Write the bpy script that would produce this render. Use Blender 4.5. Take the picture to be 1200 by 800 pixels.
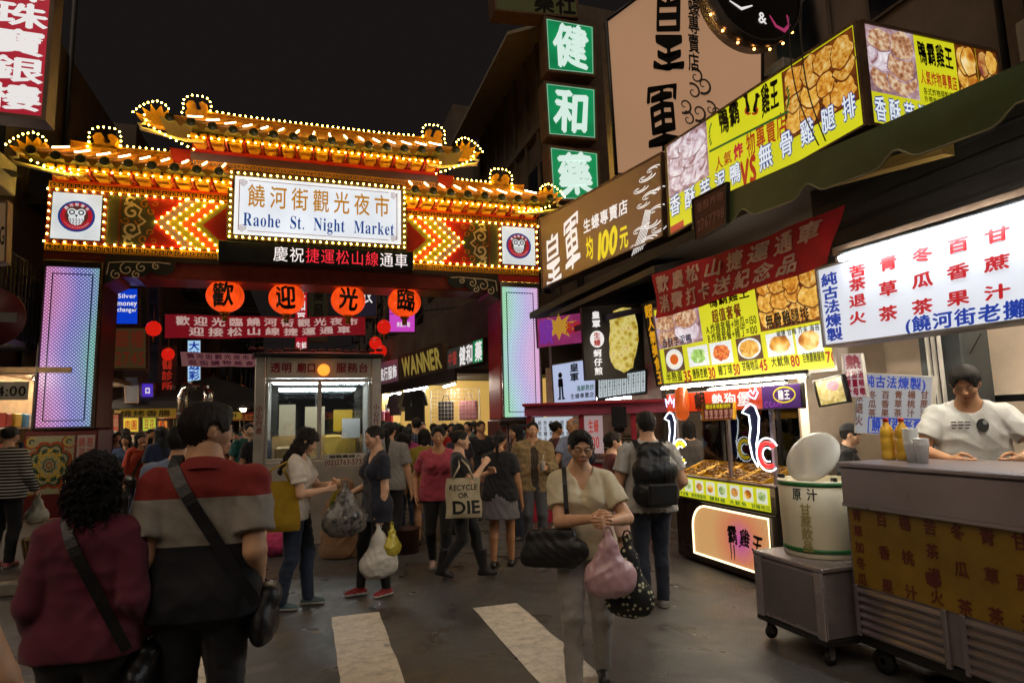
import bpy, math, random
import numpy as np
from mathutils import Vector, Matrix, noise
random.seed(11)
SC = bpy.context.scene
for _o in list(bpy.data.objects): bpy.data.objects.remove(_o)
R_ = math.radians
# ------------------------------------------------------------------ camera
FPX = 733.8
YAW, PITCH, ROLL = R_(18.06), R_(7.22), R_(-1.37)
CAM = Vector((0, 0, 1.65))
_f = Vector((math.sin(YAW)*math.cos(PITCH), math.cos(YAW)*math.cos(PITCH), math.sin(PITCH)))
_r = Vector((math.cos(YAW), -math.sin(YAW), 0)); _u = _r.cross(_f)
CR = math.cos(ROLL)*_r + math.sin(ROLL)*_u
CU = -math.sin(ROLL)*_r + math.cos(ROLL)*_u
cam_d = bpy.data.cameras.new('camera'); cam = bpy.data.objects.new('camera', cam_d)
SC.collection.objects.link(cam)
_m = Matrix((CR, CU, -_f)).transposed().to_4x4(); _m.translation = CAM
cam.matrix_world = _m
cam_d.sensor_width = 36; cam_d.lens = 36*FPX/1200; cam_d.clip_end = 500; cam_d.clip_start = .05
cam_d.dof.use_dof = False
SC.camera = cam
# ------------------------------------------------------------------ night sky and exposure
w = bpy.data.worlds.new('World'); SC.world = w; w.use_nodes = True
_bg = w.node_tree.nodes['Background']
_bg.inputs['Color'].default_value = (.0090, .0073, .0069, 1); _bg.inputs['Strength'].default_value = 1.0
_sl = bpy.data.lights.new('street_light', 'SUN'); _sl.energy = 1.08; _sl.angle = R_(55); _sl.color = (1, .80, .60)
_so = bpy.data.objects.new('street_light', _sl); SC.collection.objects.link(_so)
_so.rotation_euler = Vector((-.40, -.42, .81)).to_track_quat('Z', 'Y').to_euler()      # soft overhead street lighting from behind the camera, high up
SC.view_settings.view_transform = 'Standard'; SC.view_settings.look = 'None'
SC.view_settings.exposure = 0.0; SC.view_settings.gamma = 1.0
SC.cycles.use_denoising = True
try: SC.cycles.denoiser = 'OPENIMAGEDENOISE'
except Exception: pass
SC.cycles.max_bounces = 6; SC.cycles.diffuse_bounces = 3; SC.cycles.glossy_bounces = 3
SC.cycles.transmission_bounces = 4; SC.cycles.transparent_max_bounces = 8
SC.cycles.sample_clamp_indirect = 4; SC.cycles.caustics_reflective = False; SC.cycles.caustics_refractive = False
# ------------------------------------------------------------------ where a pixel of the 1200x800 photograph lies on a plane of the place
def ray(x, y): return _f*FPX + (x-600)*CR - (y-400)*CU
def at_x(x, y, X): d = ray(x, y); return CAM + d*(X/d.x)
def at_y(x, y, Y): d = ray(x, y); return CAM + d*(Y/d.y)
def at_z(x, y, Z=0.): d = ray(x, y); return CAM + d*((Z-CAM.z)/d.z)
def at_line(x, y, A, B):      # vertical plane through ground points A, B
    n = Vector((B[1]-A[1], -(B[0]-A[0]), 0)); P = Vector((A[0], A[1], 0)); d = ray(x, y)
    return CAM + d*((P-CAM).dot(n)/d.dot(n))
# ------------------------------------------------------------------ materials
def C(h, a=1):
    h = h.lstrip('#'); o = []
    for i in (0, 2, 4):
        v = int(h[i:i+2], 16)/255
        o.append(v/12.92 if v <= .04045 else ((v+.055)/1.055)**2.4)
    return (*o, a)
def newmat(name):
    m = bpy.data.materials.new(name); m.use_nodes = True
    nt = m.node_tree; return m, nt, nt.nodes, nt.links, nt.nodes['Principled BSDF']
def N(ns, t, **k):
    n = ns.new(t)
    for a, b in k.items(): setattr(n, a, b)
    return n
def ramp(ns, stops, interp='LINEAR'):
    r = ns.new('ShaderNodeValToRGB'); r.color_ramp.interpolation = interp
    e = r.color_ramp.elements
    while len(e) < len(stops): e.new(.5)
    for i, (p, c) in enumerate(stops): e[i].position = p; e[i].color = c if len(c) == 4 else (*c, 1)
    return r
def math_(ns, ln, op, a, b=None, clamp=False):
    n = ns.new('ShaderNodeMath'); n.operation = op; n.use_clamp = clamp
    for i, v in enumerate((a, b)):
        if v is None: continue
        if isinstance(v, (int, float)): n.inputs[i].default_value = v
        else: ln.new(v, n.inputs[i])
    return n.outputs[0]
MATS = {}
def pbr(name, col, rough=.6, metal=0., ns_=6., amt=.25, bump=.0, bscale=None, col2=None, stretch=(1, 1, 1), spec=.5, sheen=0, alpha=None):
    """surface colour with real mottling (dirt, weave, wear) from object-space noise"""
    if name in MATS: return MATS[name]
    m, nt, n, l, p = newmat(name)
    c = C(col) if isinstance(col, str) else col
    tc = N(n, 'ShaderNodeTexCoord'); mp = N(n, 'ShaderNodeMapping'); mp.inputs['Scale'].default_value = stretch
    l.new(tc.outputs['Object'], mp.inputs['Vector'])
    nz = N(n, 'ShaderNodeTexNoise'); nz.inputs['Scale'].default_value = ns_; nz.inputs['Detail'].default_value = 6; nz.inputs['Roughness'].default_value = .62
    l.new(mp.outputs[0], nz.inputs['Vector'])
    if col2: a, b = c, (C(col2) if isinstance(col2, str) else col2)
    else: a, b = tuple(x*(1-amt) for x in c[:3])+(1,), tuple(min(1, x*(1+amt)) for x in c[:3])+(1,)
    rp = ramp(n, [(.3, a), (.7, b)]); l.new(nz.outputs['Fac'], rp.inputs[0]); l.new(rp.outputs[0], p.inputs['Base Color'])
    rr = math_(n, l, 'MULTIPLY_ADD', nz.outputs['Fac'], .3)
    rr.node.inputs[2].default_value = max(.02, rough-.15); l.new(rr, p.inputs['Roughness'])
    p.inputs['Metallic'].default_value = metal; p.inputs['Specular IOR Level'].default_value = spec
    if sheen: p.inputs['Sheen Weight'].default_value = sheen
    if bump:
        n2 = N(n, 'ShaderNodeTexNoise'); n2.inputs['Scale'].default_value = bscale or ns_*6; n2.inputs['Detail'].default_value = 5
        l.new(mp.outputs[0], n2.inputs['Vector'])
        bp = N(n, 'ShaderNodeBump'); bp.inputs['Strength'].default_value = bump; bp.inputs['Distance'].default_value = .02
        l.new(n2.outputs['Fac'], bp.inputs['Height']); l.new(bp.outputs[0], p.inputs['Normal'])
    if alpha is not None: p.inputs['Alpha'].default_value = alpha
    MATS[name] = m; return m
def glow(name, col, s=1., base=None, var=0., vs=1.5, rough=.35):
    """a surface that glows, backlit or with light put into its colour; var = unevenness of the tubes behind it"""
    if name in MATS: return MATS[name]
    m, nt, n, l, p = newmat(name)
    c = C(col) if isinstance(col, str) else col
    p.inputs['Base Color'].default_value = tuple(x*.25 for x in c[:3])+(1,) if base is None else C(base)
    p.inputs['Roughness'].default_value = rough
    p.inputs['Emission Color'].default_value = c; p.inputs['Emission Strength'].default_value = s
    if var:
        tc = N(n, 'ShaderNodeTexCoord'); nz = N(n, 'ShaderNodeTexNoise'); nz.inputs['Scale'].default_value = vs; nz.inputs['Detail'].default_value = 2
        l.new(tc.outputs['Object'], nz.inputs['Vector'])
        mr = N(n, 'ShaderNodeMapRange'); mr.inputs[1].default_value = .3; mr.inputs[2].default_value = .7
        mr.inputs[3].default_value = s*(1-var); mr.inputs[4].default_value = s*(1+var)
        l.new(nz.outputs['Fac'], mr.inputs[0]); l.new(mr.outputs[0], p.inputs['Emission Strength'])
    MATS[name] = m; return m
def glass(name, tint=(1, 1, 1, 1), alpha=.16, rough=.03):
    if name in MATS: return MATS[name]
    m, nt, n, l, p = newmat(name)
    tr = N(n, 'ShaderNodeBsdfTransparent'); tr.inputs[0].default_value = tint
    gl = N(n, 'ShaderNodeBsdfGlossy'); gl.inputs['Roughness'].default_value = rough
    mx = N(n, 'ShaderNodeMixShader'); fr = N(n, 'ShaderNodeFresnel'); fr.inputs[0].default_value = 1.5
    f2 = math_(n, l, 'ADD', fr.outputs[0], alpha*.3, True)
    l.new(f2, mx.inputs[0]); l.new(tr.outputs[0], mx.inputs[1]); l.new(gl.outputs[0], mx.inputs[2])
    l.new(mx.outputs[0], n['Material Output'].inputs[0]); n.remove(p)
    MATS[name] = m; return m
def photo(name, stops, s=.9, scale=7., detail=8, distort=.6, kind='noise', s2=None, rough=.35):
    """a printed, backlit food picture, or food with a faint glow in its colour: crumbs and crust as colour noise on the lit panel"""
    if name in MATS: return MATS[name]
    m, nt, n, l, p = newmat(name)
    tc = N(n, 'ShaderNodeTexCoord')
    nz = N(n, 'ShaderNodeTexNoise'); nz.inputs['Scale'].default_value = scale; nz.inputs['Detail'].default_value = detail
    nz.inputs['Roughness'].default_value = .66; nz.inputs['Distortion'].default_value = distort
    l.new(tc.outputs['Object'], nz.inputs['Vector']); f = nz.outputs['Fac']
    if kind == 'crumb':
        vo = N(n, 'ShaderNodeTexVoronoi'); vo.inputs['Scale'].default_value = scale*2.2
        l.new(tc.outputs['Object'], vo.inputs['Vector'])
        f = math_(n, l, 'ADD', math_(n, l, 'MULTIPLY', f, .75), math_(n, l, 'MULTIPLY', vo.outputs['Distance'], .3))
    rp = ramp(n, [(a, C(b)) for a, b in stops]); l.new(f, rp.inputs[0])
    l.new(rp.outputs[0], p.inputs['Emission Color']); p.inputs['Emission Strength'].default_value = s
    mxb = N(n, 'ShaderNodeMix', data_type='RGBA'); mxb.inputs[0].default_value = .7; l.new(rp.outputs[0], mxb.inputs[6]); mxb.inputs[7].default_value = (.02, .02, .02, 1)
    l.new(mxb.outputs[2], p.inputs['Base Color']); p.inputs['Roughness'].default_value = rough
    MATS[name] = m; return m
# ------------------------------------------------------------------ mesh builder
class MB:
    def __init__(s): s.v = []; s.f = []; s.m = []; s.s = []
    def add(s, V, F, mi=0, smooth=False, M=None):
        b = len(s.v)
        if M is not None: V = [M @ Vector(p) for p in V]
        s.v.extend(tuple(p) for p in V)
        for f in F: s.f.append(tuple(i+b for i in f))
        if isinstance(mi, int): mi = [mi]*len(F)
        s.m.extend(mi); s.s.extend([smooth]*len(F))
        return s
    def box(s, c, d, mi=0, M=None, bev=0., rz=0.):
        hx, hy, hz = d[0]/2, d[1]/2, d[2]/2
        T = Matrix.Translation(c) @ Matrix.Rotation(rz, 4, 'Z')
        if M is not None: T = M @ T
        if bev <= 0:
            V = [(x*hx, y*hy, z*hz) for x in (-1, 1) for y in (-1, 1) for z in (-1, 1)]
            F = [(0, 1, 3, 2), (4, 6, 7, 5), (0, 4, 5, 1), (2, 3, 7, 6), (0, 2, 6, 4), (1, 5, 7, 3)]
            return s.add(V, F, mi, False, T)
        b = min(bev, hx*.49, hy*.49, hz*.49); V = []; ix = {}
        for x in (-1, 1):
            for y in (-1, 1):
                for z in (-1, 1):
                    for a in range(3):
                        e = [hx-b, hy-b, hz-b]; e[a] += b
                        ix[x, y, z, a] = len(V); V.append((x*e[0], y*e[1], z*e[2]))
        F = []
        for a in range(3):
            o = [i for i in range(3) if i != a]
            for sg in (-1, 1):
                q = []
                for p in ((-1, -1), (1, -1), (1, 1), (-1, 1)):
                    k = [0, 0, 0]; k[a] = sg; k[o[0]], k[o[1]] = p; q.append(ix[k[0], k[1], k[2], a])
                F.append(q if (sg > 0) == (a != 1) else q[::-1])
        for a in range(3):
            o = [i for i in range(3) if i != a]
            for p in ((-1, -1), (1, -1), (1, 1), (-1, 1)):
                q = []
                for (sg, ax) in ((-1, o[0]), (1, o[0]), (1, o[1]), (-1, o[1])):
                    k = [0, 0, 0]; k[a] = sg; k[o[0]], k[o[1]] = p; q.append(ix[k[0], k[1], k[2], ax])
                F.append(q if (p[0]*p[1] > 0) == (a == 1) else q[::-1])
        for x in (-1, 1):
            for y in (-1, 1):
                for z in (-1, 1):
                    t = [ix[x, y, z, a] for a in range(3)]; F.append(t if x*y*z > 0 else t[::-1])
        return s.add(V, F, mi, False, T)
    def bb(s, x0, x1, y0, y1, z0, z1, mi=0, bev=0., M=None):
        return s.box(((x0+x1)/2, (y0+y1)/2, (z0+z1)/2), (abs(x1-x0), abs(y1-y0), abs(z1-z0)), mi, M, bev)
    def tube(s, pts, r, mi=0, n=8, caps=True, closed=False, M=None, smooth=True):
        P = [Vector(p) for p in pts]; k = len(P); V = []; F = []
        rs = r if isinstance(r, (list, tuple)) else [r]*k
        up = None
        for i, p in enumerate(P):
            a = P[i-1] if (i or closed) else p; b = P[(i+1) % k] if (i < k-1 or closed) else p
            t = (b-a).normalized() if (b-a).length > 1e-9 else Vector((0, 0, 1))
            if up is None: up = Vector((0, 0, 1)) if abs(t.z) < .9 else Vector((1, 0, 0))
            x = t.cross(up)
            if x.length < 1e-6: x = t.orthogonal()
            x.normalize(); y = x.cross(t).normalized(); up = y
            for j in range(n):
                an = 2*math.pi*j/n; V.append(p + x*(rs[i]*math.cos(an)) + y*(rs[i]*math.sin(an)))
        for i in range(k if closed else k-1):
            i2 = (i+1) % k
            for j in range(n):
                j2 = (j+1) % n; F.append((i*n+j, i2*n+j, i2*n+j2, i*n+j2))
        if caps and not closed: F.append(tuple(range(n))); F.append(tuple((k-1)*n+j for j in reversed(range(n))))
        return s.add(V, F, mi, smooth, M)
    def lathe(s, prof, c=(0, 0, 0), n=20, mi=0, M=None, smooth=True, axis='Z', cap=True):
        V = []; F = []; k = len(prof)
        for (r, z) in prof:
            for j in range(n):
                a = 2*math.pi*j/n
                q = (r*math.cos(a), r*math.sin(a), z)
                if axis == 'Y': q = (q[0], q[2], q[1])
                V.append((c[0]+q[0], c[1]+q[1], c[2]+q[2]))
        for i in range(k-1):
            for j in range(n):
                j2 = (j+1) % n; q = (i*n+j, i*n+j2, (i+1)*n+j2, (i+1)*n+j); F.append(q if axis == 'Z' else q[::-1])
        if cap: F.append(tuple(reversed(range(n)))); F.append(tuple((k-1)*n+j for j in range(n)))
        return s.add(V, F, mi, smooth, M)
    def ball(s, c, r, mi=0, n=10, m=7, M=None, smooth=True):
        rr = r if isinstance(r, (tuple, list)) else (r, r, r)
        V = [(c[0], c[1], c[2]-rr[2])]; F = []
        for i in range(1, m):
            ph = -math.pi/2+math.pi*i/m
            for j in range(n):
                a = 2*math.pi*j/n; V.append((c[0]+rr[0]*math.cos(ph)*math.cos(a), c[1]+rr[1]*math.cos(ph)*math.sin(a), c[2]+rr[2]*math.sin(ph)))
        V.append((c[0], c[1], c[2]+rr[2]))
        for j in range(n): F.append((0, 1+(j+1) % n, 1+j))
        for i in range(m-2):
            for j in range(n):
                a = 1+i*n; F.append((a+j, a+(j+1) % n, a+n+(j+1) % n, a+n+j))
        a = 1+(m-2)*n
        for j in range(n): F.append((a+j, a+(j+1) % n, len(V)-1))
        return s.add(V, F, mi, smooth, M)
    def prism(s, poly, y0, y1, mi=0, M=None, mi_side=None):
        """poly in (x, z), counter-clockwise seen from -y; front face at y0 (towards the viewer)"""
        ar = sum(poly[i-1][0]*poly[i][1]-poly[i][0]*poly[i-1][1] for i in range(len(poly)))
        if ar < 0: poly = poly[::-1]
        k = len(poly); V = [(x, y0, z) for x, z in poly]+[(x, y1, z) for x, z in poly]
        F = [tuple(range(k)), tuple(reversed(range(k, 2*k)))]; mm = [mi, mi]
        for i in range(k):
            j = (i+1) % k; F.append((j, i, k+i, k+j)); mm.append(mi if mi_side is None else mi_side)
        return s.add(V, F, mm, False, M)
    def flat(s, poly, y, mi=0, M=None):
        ar = sum(poly[i-1][0]*poly[i][1]-poly[i][0]*poly[i-1][1] for i in range(len(poly)))
        if ar < 0: poly = poly[::-1]
        return s.add([(x, y, z) for x, z in poly], [tuple(range(len(poly)))], mi, False, M)
    def ribbon(s, pts, w, y, mi=0, mapf=None, M=None):
        """flat painted stroke of width w (scalar or list) along (x, z) points"""
        k = len(pts); V = []; F = []
        for i, p in enumerate(pts):
            a = pts[max(0, i-1)]; b = pts[min(k-1, i+1)]
            tx, tz = b[0]-a[0], b[1]-a[1]; L = math.hypot(tx, tz) or 1; ww = (w[i] if isinstance(w, (list, tuple)) else w)/2
            for sg in (1, -1):
                q = (p[0]-tz/L*ww*sg, p[1]+tx/L*ww*sg)
                if mapf: q = mapf(*q)
                V.append((q[0], y, q[1]))
        for i in range(k-1): F.append((2*i+1, 2*i+3, 2*i+2, 2*i))
        return s.add(V, F, mi, False, M)
    def build(s, name, mats, parent=None, M=None, coll=None):
        me = bpy.data.meshes.new(name); me.from_pydata(s.v, [], s.f)
        if not isinstance(mats, (list, tuple)): mats = [mats]
        for m in mats: me.materials.append(m)
        if s.f:
            me.polygons.foreach_set('material_index', s.m); me.polygons.foreach_set('use_smooth', s.s)
        me.update()
        o = bpy.data.objects.new(name, me); SC.collection.objects.link(o)
        if parent is not None: o.parent = parent
        if M is not None: o.matrix_local = M
        return o
def npmesh(name, V, F, mats, parent=None, mi=None, smooth=True):
    me = bpy.data.meshes.new(name)
    V = np.asarray(V, np.float32); F = np.asarray(F, np.int32)
    me.vertices.add(len(V)); me.vertices.foreach_set('co', V.ravel())
    me.loops.add(F.size); me.loops.foreach_set('vertex_index', F.ravel())
    me.polygons.add(len(F)); me.polygons.foreach_set('loop_start', np.arange(0, F.size, F.shape[1], dtype=np.int32))
    try: me.polygons.foreach_set('loop_total', np.full(len(F), F.shape[1], np.int32))
    except Exception: pass
    if not isinstance(mats, (list, tuple)): mats = [mats]
    for m in mats: me.materials.append(m)
    me.update(calc_edges=True)
    if smooth: me.polygons.foreach_set('use_smooth', np.ones(len(F), bool))
    if mi is not None: me.polygons.foreach_set('material_index', np.asarray(mi, np.int32))
    me.update()
    o = bpy.data.objects.new(name, me); SC.collection.objects.link(o)
    if parent is not None: o.parent = parent
    return o
def tag(o, label, cat, group=None, kind=None):
    if label: o['label'] = label
    if cat: o['category'] = cat
    if group: o['group'] = group
    if kind: o['kind'] = kind
    return o
def thing(name, label, cat, loc=(0, 0, 0), rz=0., group=None):
    o = bpy.data.objects.new(name, None); SC.collection.objects.link(o)
    o.empty_display_size = .1
    o.location = loc; o.rotation_euler = (0, 0, rz)
    return tag(o, label, cat, group)
def dup(o, loc=None, rz=None, label=None, parent=None):
    c = o.copy(); SC.collection.objects.link(c)
    if parent is not None: c.parent = parent
    if loc is not None: c.location = loc
    if rz is not None: c.rotation_euler = (0, 0, rz)
    if label: c['label'] = label
    for ch in list(o.children): dup(ch, parent=c)
    return c
# ------------------------------------------------------------------ lettering
GC = {}
def glyph(ch, off):
    k = (ch, off)
    if k in GC: return GC[k]
    c = bpy.data.curves.new('t', 'FONT'); c.body = ch; c.size = 1; c.offset = off; c.fill_mode = 'FRONT'; c.resolution_u = 3
    o = bpy.data.objects.new('t', c); m = o.to_mesh()
    V = [(v.co.x, v.co.y) for v in m.vertices]; F = [tuple(p.vertices) for p in m.polygons]
    o.to_mesh_clear(); bpy.data.objects.remove(o); bpy.data.curves.remove(c)
    # faces must look to -y (x right, z up): keep counter-clockwise in x, z
    F2 = []
    for f in F:
        a = sum(V[f[i-1]][0]*V[f[i]][1]-V[f[i]][0]*V[f[i-1]][1] for i in range(len(f)))
        F2.append(f if a > 0 else f[::-1])
    x1 = max([v[0] for v in V], default=.3)
    GC[k] = (V, F2, x1); return GC[k]
def wide(ch): return ord(ch) > 0x2E00 and ord(ch) < 0x1D000
def text(mb, s, x0, x1, z0, z1, off=.015, mi=0, y=-.005, vertical=False, shear=0., gap=.06, mapf=None, lat=None, brush=0., M=None):
    """lay the characters of s into the rectangle x0..x1, z0..z1 (front towards -y)"""
    if lat is None: lat = not any(wide(c) for c in s)
    lo, hi = (0., .72) if lat else (-.085, .85)
    if vertical:
        n = len(s); cell = (z1-z0)/n
        for i, ch in enumerate(s):
            zb = z1-(i+1)*cell
            text(mb, ch, x0, x1, zb+cell*gap, zb+cell*(1-gap), off, mi, y, False, shear, gap, mapf, None, brush, M)
        return
    ws = []
    for ch in s:
        if ch == ' ': ws.append(.34)
        elif wide(ch): ws.append(1.0+gap)
        else: ws.append(glyph(ch, 0)[2]+.07)
    W = sum(ws); sx = (x1-x0)/W; sz = (z1-z0)/(hi-lo); px = x0
    for ch, wd in zip(s, ws):
        if ch != ' ':
            V, F, _ = glyph(ch, 0)
            sh = [(0, 0)] if off < .008 else [(off, 0), (-off, 0), (0, off), (0, -off)]
            for q, (ox, oz) in enumerate(sh):
                P = []
                for (gx, gz) in V:
                    gx += ox; gz += oz
                    if brush: gx, gz = gx+brush*math.sin(gz*5+ord(ch))*.5, gz+brush*math.sin(gx*4.3+ord(ch)*.7)*.6
                    X = px+(gx+gap*.5+shear*(gz-.3))*sx; Z = z0+(gz-lo)*sz
                    if mapf: X, Z = mapf(X, Z)
                    P.append((X, y-q*.0004, Z))
                mb.add(P, F, mi, False, M)
        px += wd*sx
def subdiv(mb, lim):
    """split the long-edged triangles of flat lettering so that it can be wrapped round a curve"""
    V, F = mb.v, mb.f; out = []; st = list(F)
    while st:
        f = st.pop(); k = len(f); L = [(Vector(V[f[i]])-Vector(V[f[(i+1) % k]])).length for i in range(k)]
        if max(L) < lim or k != 3: out.append(f); continue
        i = L.index(max(L)); a, b, c = f[i], f[(i+1) % 3], f[(i+2) % 3]; V.append(tuple((V[a][q]+V[b][q])/2 for q in range(3))); m = len(V)-1
        st += [(a, m, c), (m, b, c)]
    mb.f = out; mb.m = [mb.m[0]]*len(out); mb.s = [False]*len(out)
# ------------------------------------------------------------------ signs from four corners lying in one upright plane
class Sign:
    """corners TL, TR, BR, BL as world points; local frame: x along the face, z up, front towards -y"""
    def __init__(s, name, label, cat, TL, TR, BR, BL, thick=.18, face=None, frame=None, rim=.03, group=None, face_name='face', frame_name='case'):
        d = (TR-TL); d.z = 0; s.rz = math.atan2(d.y, d.x)
        mid = (BL+BR)/2; base = Vector((mid.x, mid.y, min(BL.z, BR.z)))
        s.root = thing(name, label, cat, base, s.rz, group)
        Mi = (Matrix.Translation(base) @ Matrix.Rotation(s.rz, 4, 'Z')).inverted()
        s.c = [Mi @ p for p in (TL, TR, BR, BL)]
        s.q = [(p.x, p.z) for p in s.c]
        if frame is not None:
            mb = MB(); cx = sum(p[0] for p in s.q)/4; cz = sum(p[1] for p in s.q)/4
            mb.prism([s.q[3], s.q[2], s.q[1], s.q[0]], 0, thick, 0)
            if rim:   # raised rim round the face
                inn = [s.map(u, v) for u, v in s.inset(rim)]
                out = [s.q[0], s.q[1], s.q[2], s.q[3]]; inn = [inn[0], inn[1], inn[2], inn[3]]
                for i in range(4):
                    j = (i+1) % 4
                    mb.prism([out[i], out[j], inn[j], inn[i]], -.022, -.002, 0)
            mb.build(frame_name, frame, s.root)
        if face is not None:
            fb = MB(); r = [s.map(u, v) for u, v in s.inset(rim)] if rim else s.q
            fb.flat(r, -.0045 if frame is not None else 0); s.face = fb.build(face_name, face, s.root)
    def inset(s, r):
        w = max(.01, abs(s.q[1][0]-s.q[0][0])); h = max(.01, abs(s.q[0][1]-s.q[3][1])); a, b = r/w, r/h
        return [(a, 1-b), (1-a, 1-b), (1-a, b), (a, b)]
    def map(s, u, v):
        TL, TR, BR, BL = s.q
        return tuple((BL[i]*(1-u)+BR[i]*u)*(1-v)+(TL[i]*(1-u)+TR[i]*u)*v for i in (0, 1))
    def text(s, name, items, mats, y=-.009):
        """items: (string, u0, u1, v0, v1, material index, options)"""
        mb = MB()
        for it in items:
            st, u0, u1, v0, v1, mi = it[:6]; op = dict(it[6]) if len(it) > 6 else {}
            text(mb, st, u0, u1, v0, v1, mi=mi, y=op.pop('y', y), mapf=s.map, **op)
        return mb.build(name, mats, s.root)
    def uv(s, px, py):
        d = ray(px, py); M = Matrix.Translation(s.root.location) @ Matrix.Rotation(s.rz, 4, 'Z'); n = M.to_3x3() @ Vector((0, 1, 0))
        p = M.inverted() @ (CAM+d*((s.root.location-CAM).dot(n)/d.dot(n)))
        u = .5; v = .5
        for _ in range(8):
            a = s.map(0, v); b = s.map(1, v); u = (p.x-a[0])/(b[0]-a[0]); a = s.map(u, 0); b = s.map(u, 1); v = (p.z-a[1])/(b[1]-a[1])
        return u, v
    def px(s, x0, y0, x1, y1):
        """rectangle on the face covering this box of the photograph (measured through its middle)"""
        ym, xm = (y0+y1)/2, (x0+x1)/2
        u0, u1 = s.uv(x0, ym)[0], s.uv(x1, ym)[0]; return u0, u1, s.uv(xm, y1)[1], s.uv(xm, y0)[1]
    def patch(s, mb, u0, u1, v0, v1, mi=0, y=-.007, n=1):
        mb.flat([s.map(u0, v0), s.map(u1, v0), s.map(u1, v1), s.map(u0, v1)], y, mi)
    def disc(s, mb, u, v, ru, rv, mi=0, y=-.0075, n=24, jit=0, seed=0):
        rnd = random.Random(seed)
        mb.flat([s.map(u+ru*math.cos(2*math.pi*i/n)*(1+jit*rnd.uniform(-1, 1)), v+rv*math.sin(2*math.pi*i/n)*(1+jit*rnd.uniform(-1, 1))) for i in range(n)], y, mi)
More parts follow.
